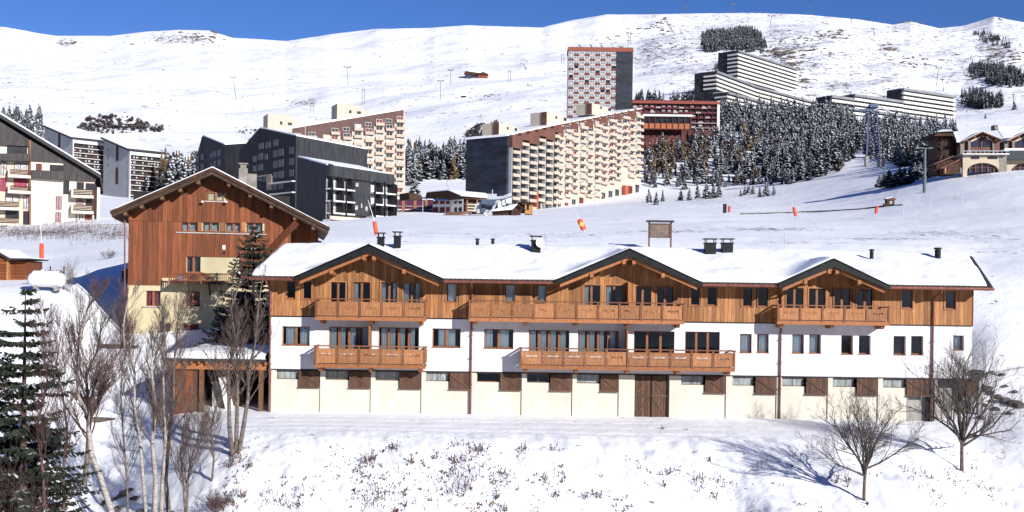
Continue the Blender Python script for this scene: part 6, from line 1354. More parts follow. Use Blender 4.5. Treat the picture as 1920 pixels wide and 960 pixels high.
# street lamps, parked car, fence at the left
def lamp(px, pyt, pyb, D, arm, label, grp='street lamps by the maroon gallery'):
    b_ = W(px, pyb, D); t = W(px, pyt, D).z-b_.z; e = empty('street_lamp', b_); tag(e, label, 'street lamp', grp)
    mb = MB(); mb.tube((0, 0, -1), (0, 0, t*.85), .12, .09); mb.tube((0, 0, t*.85), (arm*.5, 0, t*.97), .08); mb.build('pole', steel, e); mb = MB(); mb.tube((arm*.5, 0, t*.97), (arm, 0, t), .1, .18); mb.build('lamp_head', steel, e)
lamp(745, 373, 402, 322, 1.0, 'street lamp at the left end of the maroon gallery'); lamp(792.5, 373, 402, 322, 1.4, 'street lamp in front of the maroon gallery pillars')
p = W(233, 487, 88); p.z = hz(p.x, 88); e = empty('parked_car', p, R(20)); tag(e, 'dark parked car mostly hidden behind the corner of the wooden house', 'car')
q = MB(); q.prism_y([(-.2, .25), (3.6, .25), (3.6, .75), (3.0, .85), (2.3, 1.35), (.7, 1.38), (.1, .9), (-.2, .8)], -.85, .85); q.build('body', M('dark car paint', (.02, .025, .03), rough=.3, spec=.6), e)
for x in (.55, 2.9):
    for y in (-.8, .6): q = MB(); q.tube((x, y, .3), (x, y+.2, .3), .3, k=14); q.build('wheel', black, e)
q = MB(); q.prism_y([(.75, .92), (2.5, .9), (2.2, 1.28), (.85, 1.3)], -.87, -.851); q.build('side_window', darkwin, e)
e = empty('guard_rail', W(165, 432, 176)); tag(e, 'pale post and rail barrier beside the left apartment building', 'railing')
for k_ in range(6): mb = MB(); mb.box(k_*1.7-.07, k_*1.7+.07, -.07, .07, -1.5, 1.0+.1*(k_ % 2)); mb.build('post', concrete, e)
for z in (.5, .9): mb = MB(); mb.box(-.2, 8.9, -.05, .05, z, z+.12); mb.build('rail', concrete, e)

# low dark net fence along the piste edge
e = empty('net_fence', W(1520, 398, 170)); tag(e, 'long low dark net fence along the piste edge below the forest', 'fence')
pts_ = [(1386, 402), (1440, 401), (1500, 398.5), (1560, 396), (1610, 393), (1650, 388), (1690, 385)]; pr = None
for (a, b_) in pts_:
    D = find_D(a, b_, 130, 260); q = G(a, D)-e.location
    if pr is not None: mb = MB(); mb.poly([(pr.x, pr.y, pr.z-.1), (q.x, q.y, q.z-.1), (q.x, q.y, q.z+.22), (pr.x, pr.y, pr.z+.22)]); mb.poly([(pr.x, pr.y+.03, pr.z+.22), (q.x, q.y+.03, q.z+.22), (q.x, q.y+.03, q.z-.1), (pr.x, pr.y+.03, pr.z-.1)]); mb.tube((pr.x, pr.y, pr.z-.2), (pr.x, pr.y, pr.z+.4), .04); mb.build('net_panel', M('dark netting', (.10, .11, .10), rough=.9, var=.4, scale=1.5), e)
    pr = q
# ------------------------------------------------------------------ vegetation
needle = M('spruce needles', (.095, .105, .108), rough=.8, var=.3, scale=.6, rand=.2)
needle_n = M('near spruce needles', (.035, .045, .028), rough=.8, scale=1.5, col2=(.014, .02, .016))
snowt = M('snow on branches', (.56, .59, .64), rough=.7, var=.03)
bark = M('grey brown bark', (.12, .09, .075), rough=.9, var=.3, scale=6, bump=.1)
barkl = M('pale lit bark', (.16, .13, .11), rough=.9, var=.3, scale=7, bump=.1)
barkd = M('dark bark', (.085, .068, .062), rough=.9, var=.3, scale=6)
birchb = M('birch bark', (.44, .41, .385), rough=.7, scale=5, stretch=(1, 1, 3.2), col2=(.13, .11, .10))
twigm = M('fine brown twigs', (.115, .085, .075), rough=.9, var=.3, scale=3)
twigr = M('fine reddish twigs', (.10, .058, .055), rough=.9, var=.3, scale=3)
larchm = M('golden larch needles', (.19, .12, .06), rough=.9, var=.2, scale=.4, rand=.3)
scrubm = M('bare brown scrub', (.13, .10, .095), rough=.95, var=.3, scale=.5, rand=.2)
def far_conifer(seed, h=10.0, rad=2.2, lv=13, nb=8, snowp=.42, mats=None, sparse=1.0, up=False, round_=False):
    r = random.Random(seed); mb = MB()
    for i in range(lv):
        t = (i+.3)/lv; z = h*(.06+.93*t)
        rr = rad*((1-t)**.85) if not round_ else rad*math.sin(math.pi*min(1, .12+t*.86))**.7
        for k_ in range(max(3, int(nb*(1-.5*t)))):
            a = r.uniform(0, 2*math.pi); L_ = rr*r.uniform(.7, 1.15)
            for s_ in (.3, .55, .8, 1.0):
                if r.random() > sparse: continue
                d = L_*s_; cx, cy = math.cos(a)*d, math.sin(a)*d; cz = z-d*.28+r.uniform(-.12, .12)*h*.08 if not up else z+d*.4
                w_ = rr*.24*r.uniform(.6, 1.3)+.12; hh = h/lv*r.uniform(.6, 1.1)
                tx, ty = -math.sin(a)*w_, math.cos(a)*w_; ox_, oy_ = math.cos(a)*w_*.9, math.sin(a)*w_*.9
                mb.mi = 0
                mb.poly([(cx-tx-ox_*.4, cy-ty-oy_*.4, cz+hh*.4), (cx+ox_, cy+oy_, cz-hh*.55), (cx+tx-ox_*.4, cy+ty-oy_*.4, cz+hh*.35)])
                mb.poly([(cx-ox_, cy-oy_, cz+hh*.6), (cx-tx, cy-ty, cz-hh*.5), (cx+tx, cy+ty, cz-hh*.5)])
                if r.random() < snowp:
                    mb.mi = 1; q = r.uniform(.55, 1.0); e = .07
                    mb.poly([(cx-tx*q-ox_*.4, cy-ty*q-oy_*.4, cz+hh*.42+e), (cx+ox_*q, cy+oy_*q, cz-hh*.35+e), (cx+tx*q-ox_*.4, cy+ty*q-oy_*.4, cz+hh*.38+e)])
    mb.mi = 0
    if not up: mb.poly([(-.12, 0, h*.9), (.12, 0, h*.9), (0, 0, h*1.02)])
    return mb
def trunk_mesh(h, r, name='trunk', m=None):
    mb = MB(); mb.tube((0, 0, -.8), (0, 0, h*.9), r, r*.25, k=5); return mb.mesh(name, m or bark)
protos_c = [far_conifer(s, 10, rad, lv, 9, sp).mesh('crown', [needle, snowt]) for s, rad, lv, sp in ((1, 2.3, 17, .6), (2, 2.9, 15, .8), (3, 2.0, 18, .45), (4, 2.7, 16, .9), (5, 2.4, 17, .7))]
protos_t = trunk_mesh(10, .2)
protos_l = [far_conifer(s, 10, 1.9, 14, 7, .12, sparse=.8).mesh('crown', [larchm, snowt]) for s in (11, 12)]
protos_b = [far_conifer(s, 10, 3.0, 10, 8, .35, sparse=.8, up=True, round_=True).mesh('crown', [scrubm, snowt]) for s in (21, 22)]
def inpoly(x, y, P):
    c = False; n = len(P)
    for i in range(n):
        (x0, y0), (x1, y1) = P[i], P[(i+1) % n]
        if (y0 > y) != (y1 > y) and x < (x1-x0)*(y-y0)/(y1-y0)+x0: c = not c
    return c
def scatter(P, n, lo, hi, seed, mind=0.0):
    r = np.random.RandomState(seed); xs = [p[0] for p in P]; out = []
    for _ in range(60):
        px = r.uniform(min(xs), max(xs), 4000); D = np.sqrt(r.uniform(lo**2, hi**2, 4000)); x = D*(px-960)/F; z = H(x, D); pyy = HZ-F*((z-HC)*cr-x*sr)/D; pxx = 960+F*(x*cr+(z-HC)*sr)/D
        for a, b_, c, d, e in zip(pxx, pyy, x, D, z):
            if inpoly(a, b_, P):
                if mind and any((c-o[0])**2+(d-o[1])**2 < mind*mind for o in out[-200:]): continue
                out.append((c, d, e))
                if len(out) >= n: return out
    return out
def tree(name, x, y, z, crown, h, label, cat, group, trunkm=protos_t, r_=rnd):
    e = empty(name, (x, y, z), r_.uniform(0, 6.28)); s = h/10; w_ = s*r_.uniform(.85, 1.2); e.scale = (w_, w_, s)
    tag(e, label, cat, group); place(crown, 'crown', e); place(trunkm, 'trunk', e); return e
def merged(name, pts, hs_, seed, mats, label, snowp=.5, protos_n=4, lv=8, nb=6, rad=2.3, colr=None, kind='conifer'):
    """far trees too many to count joined as one mass"""
    base = [far_conifer(seed*7+i, 10, rad, lv, nb, snowp, up=(kind == 'scrub'), round_=(kind == 'scrub'), sparse=.85) for i in range(protos_n)]
    V = [np.array(b_.v) for b_ in base]; Fs = [b_.f for b_ in base]; r = np.random.RandomState(seed)
    vv, ff, mm, n = [], [], [], 0
    for (x, y, z), h in zip(pts, hs_):
        i = r.randint(protos_n); a = r.uniform(0, 6.28); c, s = math.cos(a), math.sin(a); q = V[i]*np.array([h/10*r.uniform(.85, 1.2)*(2.0 if kind == 'scrub' else 1)]*2+[h/10*(.75 if kind == 'scrub' else 1)]); q = np.stack([q[:, 0]*c-q[:, 1]*s+x, q[:, 0]*s+q[:, 1]*c+y, q[:, 2]+z], -1)
        vv.append(q); ff += [tuple(k_+n for k_ in f_) for f_ in Fs[i]]; mm += base[i].m; n += len(q)
    me = bpy.data.meshes.new(name); me.from_pydata(np.concatenate(vv).tolist(), [], ff)
    for m_ in mats: me.materials.append(m_)
    me.polygons.foreach_set('material_index', mm); me.update(); o = place(me, name); tag(o, label, kind='stuff'); return o
# --- the hillside forest behind the pistes
PA = [(1203, 352), (1300, 356), (1420, 347), (1500, 347), (1562, 335), (1590, 300), (1600, 232), (1570, 218), (1500, 212), (1420, 210), (1352, 210), (1350, 250), (1203, 262)]
pa = scatter(PA, 980, 440, 730, 5, 2.3); pa.sort(key=lambda p: p[1])
GA = 'snow dusted trees of the hillside forest'
nsp = 0; rest = []
for i, (x, y, z) in enumerate(pa):
    px, py = PX(x, y, z); r = rnd.random()
    lar = (px < 1330 and py < 330 and r < .42) or (1370 < px < 1440 and 260 < py < 300 and r < .35) or (r < .035)
    scr = (not lar) and (r > (.5 if px < 1420 else .74))
    h = rnd.choice((rnd.uniform(4, 8), rnd.uniform(7, 13)))*(.8 if py > 335 else 1)
    if lar: tree('larch_tree', x, y, z, rnd.choice(protos_l), h*.95, 'golden brown larch among the snowy spruces of the hillside forest', 'larch', 'golden larches in the hillside forest')
    elif nsp < 165 and not scr: nsp += 1; tree('spruce_tree', x, y, z, rnd.choice(protos_c), h, 'snow dusted spruce in the hillside forest behind the piste', 'spruce', GA)
    elif scr and i < 420: tree('bare_tree', x, y, z, rnd.choice(protos_b), h*.6, 'bare brown tree frosted with snow in the hillside forest', 'bare tree', 'bare trees in the hillside forest')
    else: rest.append((x, y, z, h))
merged('forest', [p[:3] for p in rest], [p[3] for p in rest], 3, [needle, snowt], 'upper snow dusted spruce forest below the banded residences', snowp=.8, lv=11)
PG = [(1585, 302), (1612, 296), (1650, 300), (1700, 314), (1765, 322), (1790, 262), (1800, 246), (1700, 238), (1620, 228), (1585, 240)]
pg = scatter(PG, 430, 330, 720, 8, 2.2); pg.sort(key=lambda p: p[1])
for (x, y, z) in pg[:70]:
    r = rnd.random()
    if r < .12: tree('larch_tree', x, y, z, rnd.choice(protos_l), rnd.uniform(8, 10), 'golden brown larch behind the lattice pylon', 'larch', 'golden larches by the lattice pylon')
    elif r < .3: tree('bare_tree', x, y, z, rnd.choice(protos_b), 5.5, 'bare brown tree near the lattice pylon', 'bare tree', 'bare trees by the lattice pylon')
    else: tree('spruce_tree', x, y, z, rnd.choice(protos_c), rnd.uniform(8, 11), 'snow dusted spruce between lattice pylon and gabled lodge', 'spruce', 'spruces between the pylon and the lodge')
merged('forest', pg[70:], [rnd.uniform(6.5, 11) for _ in pg[70:]], 4, [needle, snowt], 'spruce belt under the stepped banded residence', snowp=.8, lv=11)
# --- valley trees between the blocks
pb = scatter([(760, 350), (800, 336), (880, 338), (880, 300), (760, 300)], 110, 560, 800, 9, 3); 
for (x, y, z) in pb:
    px, _ = PX(x, y, z); r = rnd.random()
    if r < .2: tree('larch_tree', x, y, z, rnd.choice(protos_l), rnd.uniform(11, 16), 'golden larch between the brown topped block and the beige block', 'larch', 'larches between the two slanted blocks')
    else: tree('spruce_tree', x, y, z, rnd.choice(protos_c), rnd.uniform(11, 17), 'snowy spruce between the brown topped block and the beige block', 'spruce', 'spruces between the two slanted blocks')
pf = scatter([(300, 392), (372, 392), (372, 345), (300, 345)], 55, 500, 640, 10, 2.5)
for (x, y, z) in pf:
    r = rnd.random(); zz = z
    if y > 585 and r < .8 or r < .12: tree('larch_tree', x, y, zz, rnd.choice(protos_l), rnd.uniform(18, 27), 'golden larch behind the wooden house roof', 'larch', 'larches right of the grey slab towers')
    else: tree('spruce_tree', x, y, zz, protos_c[rnd.choice((1, 3))], rnd.uniform(16, 24), 'snow laden spruce right of the grey slab towers', 'spruce', 'spruces right of the grey slab towers')
pe = scatter([(-60, 262), (82, 262), (78, 222), (60, 212), (-60, 206)], 110, 700, 960, 12, 3)
merged('forest', pe, [rnd.uniform(9, 13) for _ in pe], 5, [needle, snowt], 'dark frosted tree clump on the slope at the left edge', snowp=.5)
pc = scatter([(1309, 62), (1325, 50), (1345, 47), (1395, 54), (1420, 62), (1436, 82), (1436, 102), (1400, 98), (1370, 95), (1322, 99), (1314, 82)], 900, 900, 1900, 13, 2.0)
merged('forest', pc, [rnd.uniform(9, 14) for _ in pc], 6, [needle, snowt], 'dark spruce wood on the hilltop above the highest residence', snowp=.4, lv=6)
for P_, n_, lab, sd_ in (([(1812, 128), (1845, 122), (1925, 146), (1925, 168), (1868, 166), (1816, 148)], 420, 'dark spruce patch on the slope at the right edge', 14), ([(1800, 182), (1830, 178), (1878, 190), (1882, 202), (1840, 206), (1798, 196)], 120, 'small dark spruce patch above the stepped residence end', 15), ([(1818, 64), (1850, 64), (1905, 86), (1900, 96), (1860, 88), (1828, 72)], 90, 'thin line of dark spruces below the right summit', 16), ([(1186, 196), (1345, 196), (1345, 188), (1186, 188)], 60, 'row of small spruces peeking above the long red building', 17), ([(1334, 134), (1348, 134), (1348, 128), (1334, 128)], 8, 'small group of dark spruces left of the highest residence', 18)):
    q = scatter(P_, n_, 640, 2200, sd_, 1.5)
    if q: merged('forest', q, [rnd.uniform(7, 11) for _ in q], sd_, [needle, snowt], lab, snowp=.22, protos_n=3)
# --- scrub patches on the slopes
for P_, n_, lab, sd_, h0 in (([(138, 250), (165, 222), (215, 218), (250, 222), (310, 240), (300, 248), (230, 252)], 120, 'brown bare scrub on the slope above the grey slab towers', 31, 8), ([(870, 262), (890, 235), (940, 232), (965, 250), (960, 262)], 60, 'brown bare scrub above the beige block roof', 32, 8), ([(440, 250), (470, 244), (520, 244), (490, 256)], 20, 'low scrub left of the cream roof housings', 33, 5), ([(730, 212), (760, 210), (760, 216), (735, 216)], 10, 'low scrub above the brown topped block', 34, 4)):
    q = scatter(P_, n_*2, 560, 1300, sd_, .8)
    if q: merged('scrub', q, [rnd.uniform(.2, .6)*h0 for _ in q], sd_, [scrubm, snowt], lab, snowp=.12, kind='scrub', protos_n=3)
# --- single small trees on the snow
GS = 'small spruces standing on the snow below the forest'
for i, (px, py, hp) in enumerate([(1214,380,28),(1228,384,26),(1240,378,24),(1274,376,22),(1290,376,26),(1305,372,30),(1322,373,34),(1335,372,30),(1345,370,26),(1394,366,20),(1401,362,20),(1409,364,18),(1422,370,22),(1434,368,30),(1448,366,22),(1386,368,14)]):
    D = find_D(px, py, 260, 500); p = G(px, D); tree('spruce_tree', p.x, p.y, p.z, protos_c[i % 5], hp/F*D, 'small snow dusted spruce on the open snow below the forest edge', 'spruce', GS)
for i, (px, py, hp) in enumerate([(1646,350,22),(1655,350,30),(1664,351,34),(1674,351,28),(1684,348,36),(1693,347,34),(1703,343,30),(1712,338,34),(1722,334,30),(1738,334,24),(1745,332,20)]):
    D = find_D(px, py, 200, 300); p = G(px, D); e_ = tree('spruce_tree', p.x, p.y, p.z, protos_c[(i*2) % 5], hp/F*D, 'low bushy spruce in the clump between forest and lodge', 'spruce', 'bushy spruces left of the lift mast'); e_.scale = (e_.scale[0]*1.9, e_.scale[1]*1.9, e_.scale[2])
for px, py, hp, lab in [(776, 372, 40, 'snowy spruce at the foot of the brown topped block'), (768, 378, 30, 'second snowy spruce by the foot of the brown topped block'), (1897, 206, 18, 'dark spruce alone above the gabled lodges'), (1843, 222, 10, 'tiny dark spruce above the lodge chimney')]:
    D = find_D(px, py, 380, 1300); p = G(px, D); tree('spruce_tree', p.x, p.y, p.z, protos_c[1], hp/F*D, lab, 'spruce', None)

# ------------------------------------------------------------------ bare trees in the foreground
def grow(mb, p, d, L_, r, lev, rg, up=.25, kids=(5, 5, 4), wig=.22, minr=.0045, ang=(.45, .95), k_=(5, 4, 3, 3)):
    """one branch with side branches; returns nothing, adds tubes"""
    n = 4 if lev < 2 else 3; q = Vector(p); d = Vector(d).normalized(); pts = [(q.copy(), r)]
    for i in range(n):
        d = (d+Vector((rg.uniform(-wig, wig), rg.uniform(-wig, wig), rg.uniform(-wig, wig)+up*.35))).normalized()
        q = q+d*(L_/n); rr = max(minr*.8, r*(1-.72*(i+1)/n)); pts.append((q.copy(), rr))
    for (a, ra), (b_, rb) in zip(pts[:-1], pts[1:]): mb.tube(a, b_, ra, rb, k=k_[min(lev, 3)], cap=False)
    if lev >= len(kids): return
    nk = kids[lev]
    for j in range(nk):
        t = .22+.75*(j+rg.random()*.8)/nk; i = min(n-1, int(t*n)); f_ = t*n-i; a, ra = pts[i]; b_, rb = pts[i+1]; s = a.lerp(b_, f_); dd = (b_-a).normalized()
        e = dd.cross(Vector((rg.uniform(-1, 1), rg.uniform(-1, 1), rg.uniform(-1, 1)))).normalized(); an = rg.uniform(*ang)
        nd = (dd*math.cos(an)+e*math.sin(an)+Vector((0, 0, up*.5))).normalized()
        grow(mb, s, nd, L_*rg.uniform(.42, .72)*(1-.35*t), max(minr, (ra+(rb-ra)*f_)*.55), lev+1, rg, up, kids, wig, minr, ang, k_)
def vase_tree(px, py, D, h, w_, seed, label, nl=8, trunk_h=.3):
    p = G(px, D); rg = random.Random(seed); e = empty('bare_tree', p); tag(e, label, 'bare tree')
    mb = MB(); th = h*trunk_h; lean = Vector((rg.uniform(-.04, .04)*h, 0, 0)); mb.tube((0, 0, -.3), lean*.4+Vector((0, 0, th*.5)), .028*h*.62, .024*h*.6, k=8, cap=False); mb.tube(lean*.4+Vector((0, 0, th*.5)), lean+Vector((0, 0, th)), .024*h*.6, .022*h*.6, k=8, cap=False); mb.build('trunk', bark, e)
    mb = MB()
    for i in range(nl):
        a = 2*math.pi*i/nl+rg.uniform(-.3, .3); el = (.25, .75, 1.2, .5, 1.0, 1.4)[i % 6]+rg.uniform(-.12, .12); sp = Vector((math.cos(a)*w_*.56*math.cos(el), math.sin(a)*w_*.56*math.cos(el), (h-th)*(.12+.82*math.sin(el)))); 
        grow(mb, lean+Vector((0, 0, th*rg.uniform(.72, 1.0))), sp.normalized(), sp.length*rg.uniform(.9, 1.02), .011*h, 0, rg, .22, (8, 6, 4), .24, .0046, (.35, .85))
    mb.build('crown', barkd, e)['kind'] = 'stuff'; return e
D1_ = find_D(1625, 938, 43, 52); D2_ = find_D(1808, 882, 44, 56)
vase_tree(1625, 938, D1_, 198/F*D1_, 195/F*D1_, 5, 'smaller bare round crowned tree on the bank, third from the right building corner', 12, .30)['label'] = 'smaller bare tree with wide crown on the bank in front of the shutters'
vase_tree(1808, 882, D2_, 232/F*D2_, 200/F*D2_, 9, 'larger dense bare tree in front of the right end of the chalet', 16, .26)
def path_tree(pts, D, r0, label, bm=bark, tm=twigm, seed=1, nbr=26, blen=1.6, up=.5, start=.3, kids=(8, 5), extra=None, name='bare_tree', cat='bare tree', group=None, ang0=(.35, .9)):
    nbr = int(nbr*1.2); rg = random.Random(seed); P = [W(a, b_, D) for a, b_ in pts]; base = P[0].copy(); e = empty(name, base); tag(e, label, cat, group); P = [q-base for q in P]
    for i, q in enumerate(P): q.y += rg.uniform(-.15, .15)*i
    mb = MB(); n = len(P)-1; R_ = [r0*(1-.85*i/n)+.006 for i in range(n+1)]
    fine_p = []
    for i in range(n): mb.tube(P[i], P[i+1], R_[i], R_[i+1], k=7, cap=False)
    mb.build('trunk', bm, e, smooth=True); mb = MB()
    for j in range(nbr):
        t = start+(1-start)*(j+rg.random())/nbr; q = t*n; i = min(n-1, int(q)); s = P[i].lerp(P[i+1], q-i); a = rg.uniform(0, 2*math.pi); u = (P[i+1]-P[i]).normalized(); an = rg.uniform(*ang0)
        d = (u*math.cos(an)+Vector((math.cos(a), math.sin(a), 0))*math.sin(an)).normalized(); r = (R_[i]+(R_[i+1]-R_[i])*(q-i))*.42
        grow(mb, s, d, blen*(1.15-.75*t)*rg.uniform(.7, 1.2), max(.007, r), 1, rg, up, (0,)+kids, .16, .0042, (.3, .75))
    mb.build('crown', tm, e)['kind'] = 'stuff'; return e
# trees at lower left (trunk lines follow the photo)
path_tree([(214, 975), (190, 900), (172, 850), (165, 800), (172, 745), (190, 730), (205, 700), (222, 660), (240, 610), (252, 560)], 45.5, .13, 'pale forked birch with white bark in front of the big spruce', birchb, twigr, 3, 36, 2.0, start=.25)
path_tree([(172, 790), (150, 745), (146, 700), (152, 660), (163, 610), (170, 570), (178, 545)], 45.8, .08, 'left white birch stem leaning against the big spruce', birchb, twigr, 4, 26, 1.8, start=.3)
path_tree([(158, 910), (163, 850), (166, 800), (168, 750), (172, 700), (182, 650), (190, 610)], 47.5, .11, 'dark straight bare tree between the birches at lower left', barkl, twigm, 6, 34, 1.9, start=.3)
path_tree([(275, 975), (270, 900), (262, 830), (258, 760), (252, 700), (246, 645), (242, 600), (240, 560)], 47.0, .08, 'slim white birch in front of the wooden house corner', birchb, twigm, 7, 30, 1.6, start=.3)
path_tree([(290, 975), (290, 900), (289, 830), (288, 760), (291, 690), (296, 640), (296, 590)], 46.5, .12, 'tall white birch in front of the yellow house wall', birchb, twigm, 8, 32, 1.7, start=.32)
path_tree([(302, 975), (304, 900), (309, 830), (312, 760), (314, 700), (313, 640), (312, 580)], 47.2, .09, 'white birch close to the left of the open shed', birchb, twigm, 12, 28, 1.6, start=.35)
path_tree([(318, 975), (310, 900), (316, 820), (322, 760), (330, 690), (338, 620), (344, 570)], 48.5, .10, 'grey bare tree in front of the open shed boards', barkl, twigm, 13, 38, 2.1, start=.25)
path_tree([(350, 960), (352, 900), (358, 860), (368, 820), (385, 790)], 46.5, .05, 'bushy low bare tree at the foot of the bank', barkl, twigm, 14, 26, 2.0, start=.1)
path_tree([(348, 965), (342, 900), (338, 850), (345, 790), (352, 740)], 47.5, .05, 'thin bare sapling right of the white birches', barkl, twigm, 19, 22, 1.6, start=.1)
for i, (pts, sd_, lab) in enumerate([([(436, 852), (432, 800), (428, 750), (430, 700), (436, 640), (440, 580), (446, 520)], 15, 'middle stem of the three stemmed bare tree beside the shed'), ([(443, 856), (444, 800), (446, 740), (446, 690), (444, 640), (450, 580)], 16, 'left stem of the three stemmed bare tree beside the shed'), ([(448, 850), (456, 800), (462, 750), (470, 690), (476, 640), (482, 570), (490, 520)], 17, 'right stem of the three stemmed bare tree beside the shed')]):
    Db = find_D(442, 852, 46, 58)
    path_tree(pts, Db+(-.1, .15, .05)[i], .11, lab, barkl, twigm, sd_, 22, 2.0, start=.3, kids=(6, 4), group=None)
path_tree([(120, 960), (118, 880), (125, 810), (118, 740), (112, 680), (108, 620)], 44.6, .06, 'thin reddish bare tree right in front of the big spruce', twigr, twigr, 21, 34, 2.0, start=.2)
path_tree([(85, 960), (82, 880), (75, 800), (80, 720), (88, 650), (92, 600)], 43.6, .06, 'dark reddish bare tree before the middle of the big spruce', twigr, twigr, 22, 34, 1.9, start=.2)
path_tree([(240, 975), (236, 900), (228, 820), (232, 740), (228, 680)], 47.8, .05, 'slender bare sapling between forked birch and slim birch', barkl, twigm, 23, 26, 1.6, start=.2)
path_tree([(395, 930), (400, 860), (398, 800), (405, 740), (402, 680)], 49.2, .05, 'slender bare sapling left of the three stemmed tree', barkl, twigm, 24, 26, 1.5, start=.2)
# shrubs with red twigs in front of the big spruce and along the wall
def bush(px, py, D, n, h, seed, label, tm=twigm, spread=.9):
    rg = random.Random(seed); p = G(px, D); mb = MB()
    for i in range(n):
        a = rg.uniform(0, 6.28); d = Vector((math.cos(a)*spread*.6, math.sin(a)*spread*.5, 1)); grow(mb, Vector((rg.uniform(-.3, .3), rg.uniform(-.3, .3), -.1)), d, h*rg.uniform(.6, 1.0), .012, 1, rg, .3, (0, 6, 4), .18, .0045)
    o = mb.build('bare_bush', tm, None, p); tag(o, label, 'bush'); return o
bush(75, 900, 42.5, 16, 6.0, 41, 'reddish bare bush with fine twigs in front of the big spruce', twigr, .7)
bush(250, 940, 45.5, 60, 1.3, 42, 'tangled low brown bush at the bottom left of the picture', twigm, 1.6)
bush(340, 950, 46.2, 50, 1.3, 43, 'tangled bush at the foot of the white birches', twigm, 1.6)
bush(160, 950, 44.5, 40, 1.8, 52, 'dark bare undergrowth between the big spruce and the forked birch', twigr, 1.6)
bush(420, 940, 47, 30, .9, 53, 'low brown thicket on the bank below the three stemmed tree', twigr, 2.0)
bush(205, 610, 66, 14, 2.8, 44, 'bare brown bush in the shaded gully beside the wooden house', twigm, .9)
bush(225, 590, 70, 12, 3.0, 45, 'second bare bush against the corner of the wooden house', twigm, .9)
bush(390, 650, 64.0, 22, 3.4, 46, 'bare brown thicket behind the shed, under the yellow wall', twigm, .9)
bush(340, 650, 65.0, 16, 2.6, 47, 'low bare thicket left behind the shed', twigm, .9)
bush(130, 520, 79.2, 12, 2.2, 48, 'thin pale bare shrub behind the right end of the white tank', barkl, .5)
bush(203, 490, 100, 16, 1.0, 49, 'low reddish brush on the flat snow left of the wooden house', twigr, 2.0)
bush(455, 640, 66, 12, 2.4, 50, 'bare shrub between the shed and the dark spruce', twigm, .8)
# --- near spruces
def near_spruce(p, h, rad, seed, label, lv=29, nb=11, snowp=.05, step=.13):
    rg = random.Random(seed); e = empty('spruce_tree', p); tag(e, label, 'spruce')
    mb = MB(); mb.tube((0, 0, -.5), (0, 0, h*.97), .02*h, .02, k=8); mb.build('trunk', bark, e); mb = MB()
    for i in range(lv):
        t = (i+.5+rg.uniform(-.2, .2))/lv; z = h*(.04+.95*t); rr = (rad*(1-t)**.75+.12)*rg.uniform(.8, 1.12)
        for k_ in range(nb if t < .85 else 5):
            a = rg.uniform(0, 2*math.pi); L_ = rr*rg.choice((rg.uniform(.45, .8), rg.uniform(.85, 1.18), rg.uniform(.85, 1.2))); dx, dy = math.cos(a), math.sin(a); nst = max(2, int(L_/step)); droop = rg.uniform(.12, .42)
            for s_ in range(nst+1):
                f_ = s_/nst; r = L_*f_; cz = z+.10*r-droop*r*r/max(rr, .5)*.6+(.12*f_**3)*rr
                c = Vector((dx*r, dy*r, cz)); wl = (.18+.42*rr*.22*(1-f_*.8))*rg.uniform(.8, 1.3); snow_here = rg.random() < snowp
                for sgn in (-1, 1):
                    for q_ in range(2):
                        side = Vector((-dy*sgn, dx*sgn, 0)); c2 = c+Vector((dx, dy, 0))*rg.uniform(-.08, .08); tip = c2+side*wl*rg.uniform(.6, 1.1)+Vector((dx, dy, 0))*wl*rg.uniform(.2, .9)+Vector((0, 0, -.02-rg.random()*.2))
                        mb.mi = 0; v = (tip-c2); m1 = c2+v*.55; hh = rg.uniform(.02, .045)
                        mb.poly([c2, m1+Vector((0, 0, hh)), tip, m1-Vector((0, 0, hh*1.6))])
                        pr = v.cross(Vector((0, 0, 1))).normalized()*rg.uniform(.025, .045); mb.poly([c2, m1+pr, tip, m1-pr])
                        if snow_here: mb.mi = 1; u = Vector((0, 0, .04)); mb.poly([c2+u, m1+pr*1.2+u, c2+v*.85+u, m1-pr*1.2+u])
                if s_ == nst: mb.mi = 0; o_ = Vector((dx, dy, .1))*.22; mb.poly([c, c+o_+Vector((0, 0, .04)), c+o_*1.3, c+o_-Vector((0, 0, .05))])
    mb.build('crown', [needle_n, snowt], e); return e
p = G(48, 44.0); near_spruce(p, W(45, 528, 44).z-p.z, 3.0, 61, 'big dark green spruce rising from the lower left corner')
p = G(-40, 46.0); near_spruce(p, W(-30, 585, 46).z-p.z, 3.6, 62, 'second spruce cut by the left edge beside the big one')
p = Vector((W(474, 600, 70).x, 70.0, 1.0)); near_spruce(p, W(479, 420, 70).z-1.0, 3.0, 63, 'dark spruce squeezed between wooden house and chalet roof', lv=34, nb=11, step=.2)
p = Vector((W(448, 640, 69).x, 69.0, .8)); near_spruce(p, W(448, 545, 69).z-.8, 2.9, 64, 'shaded snowy spruce behind the shed roof beside the chalet wall', lv=26, nb=13, snowp=.25, step=.2)

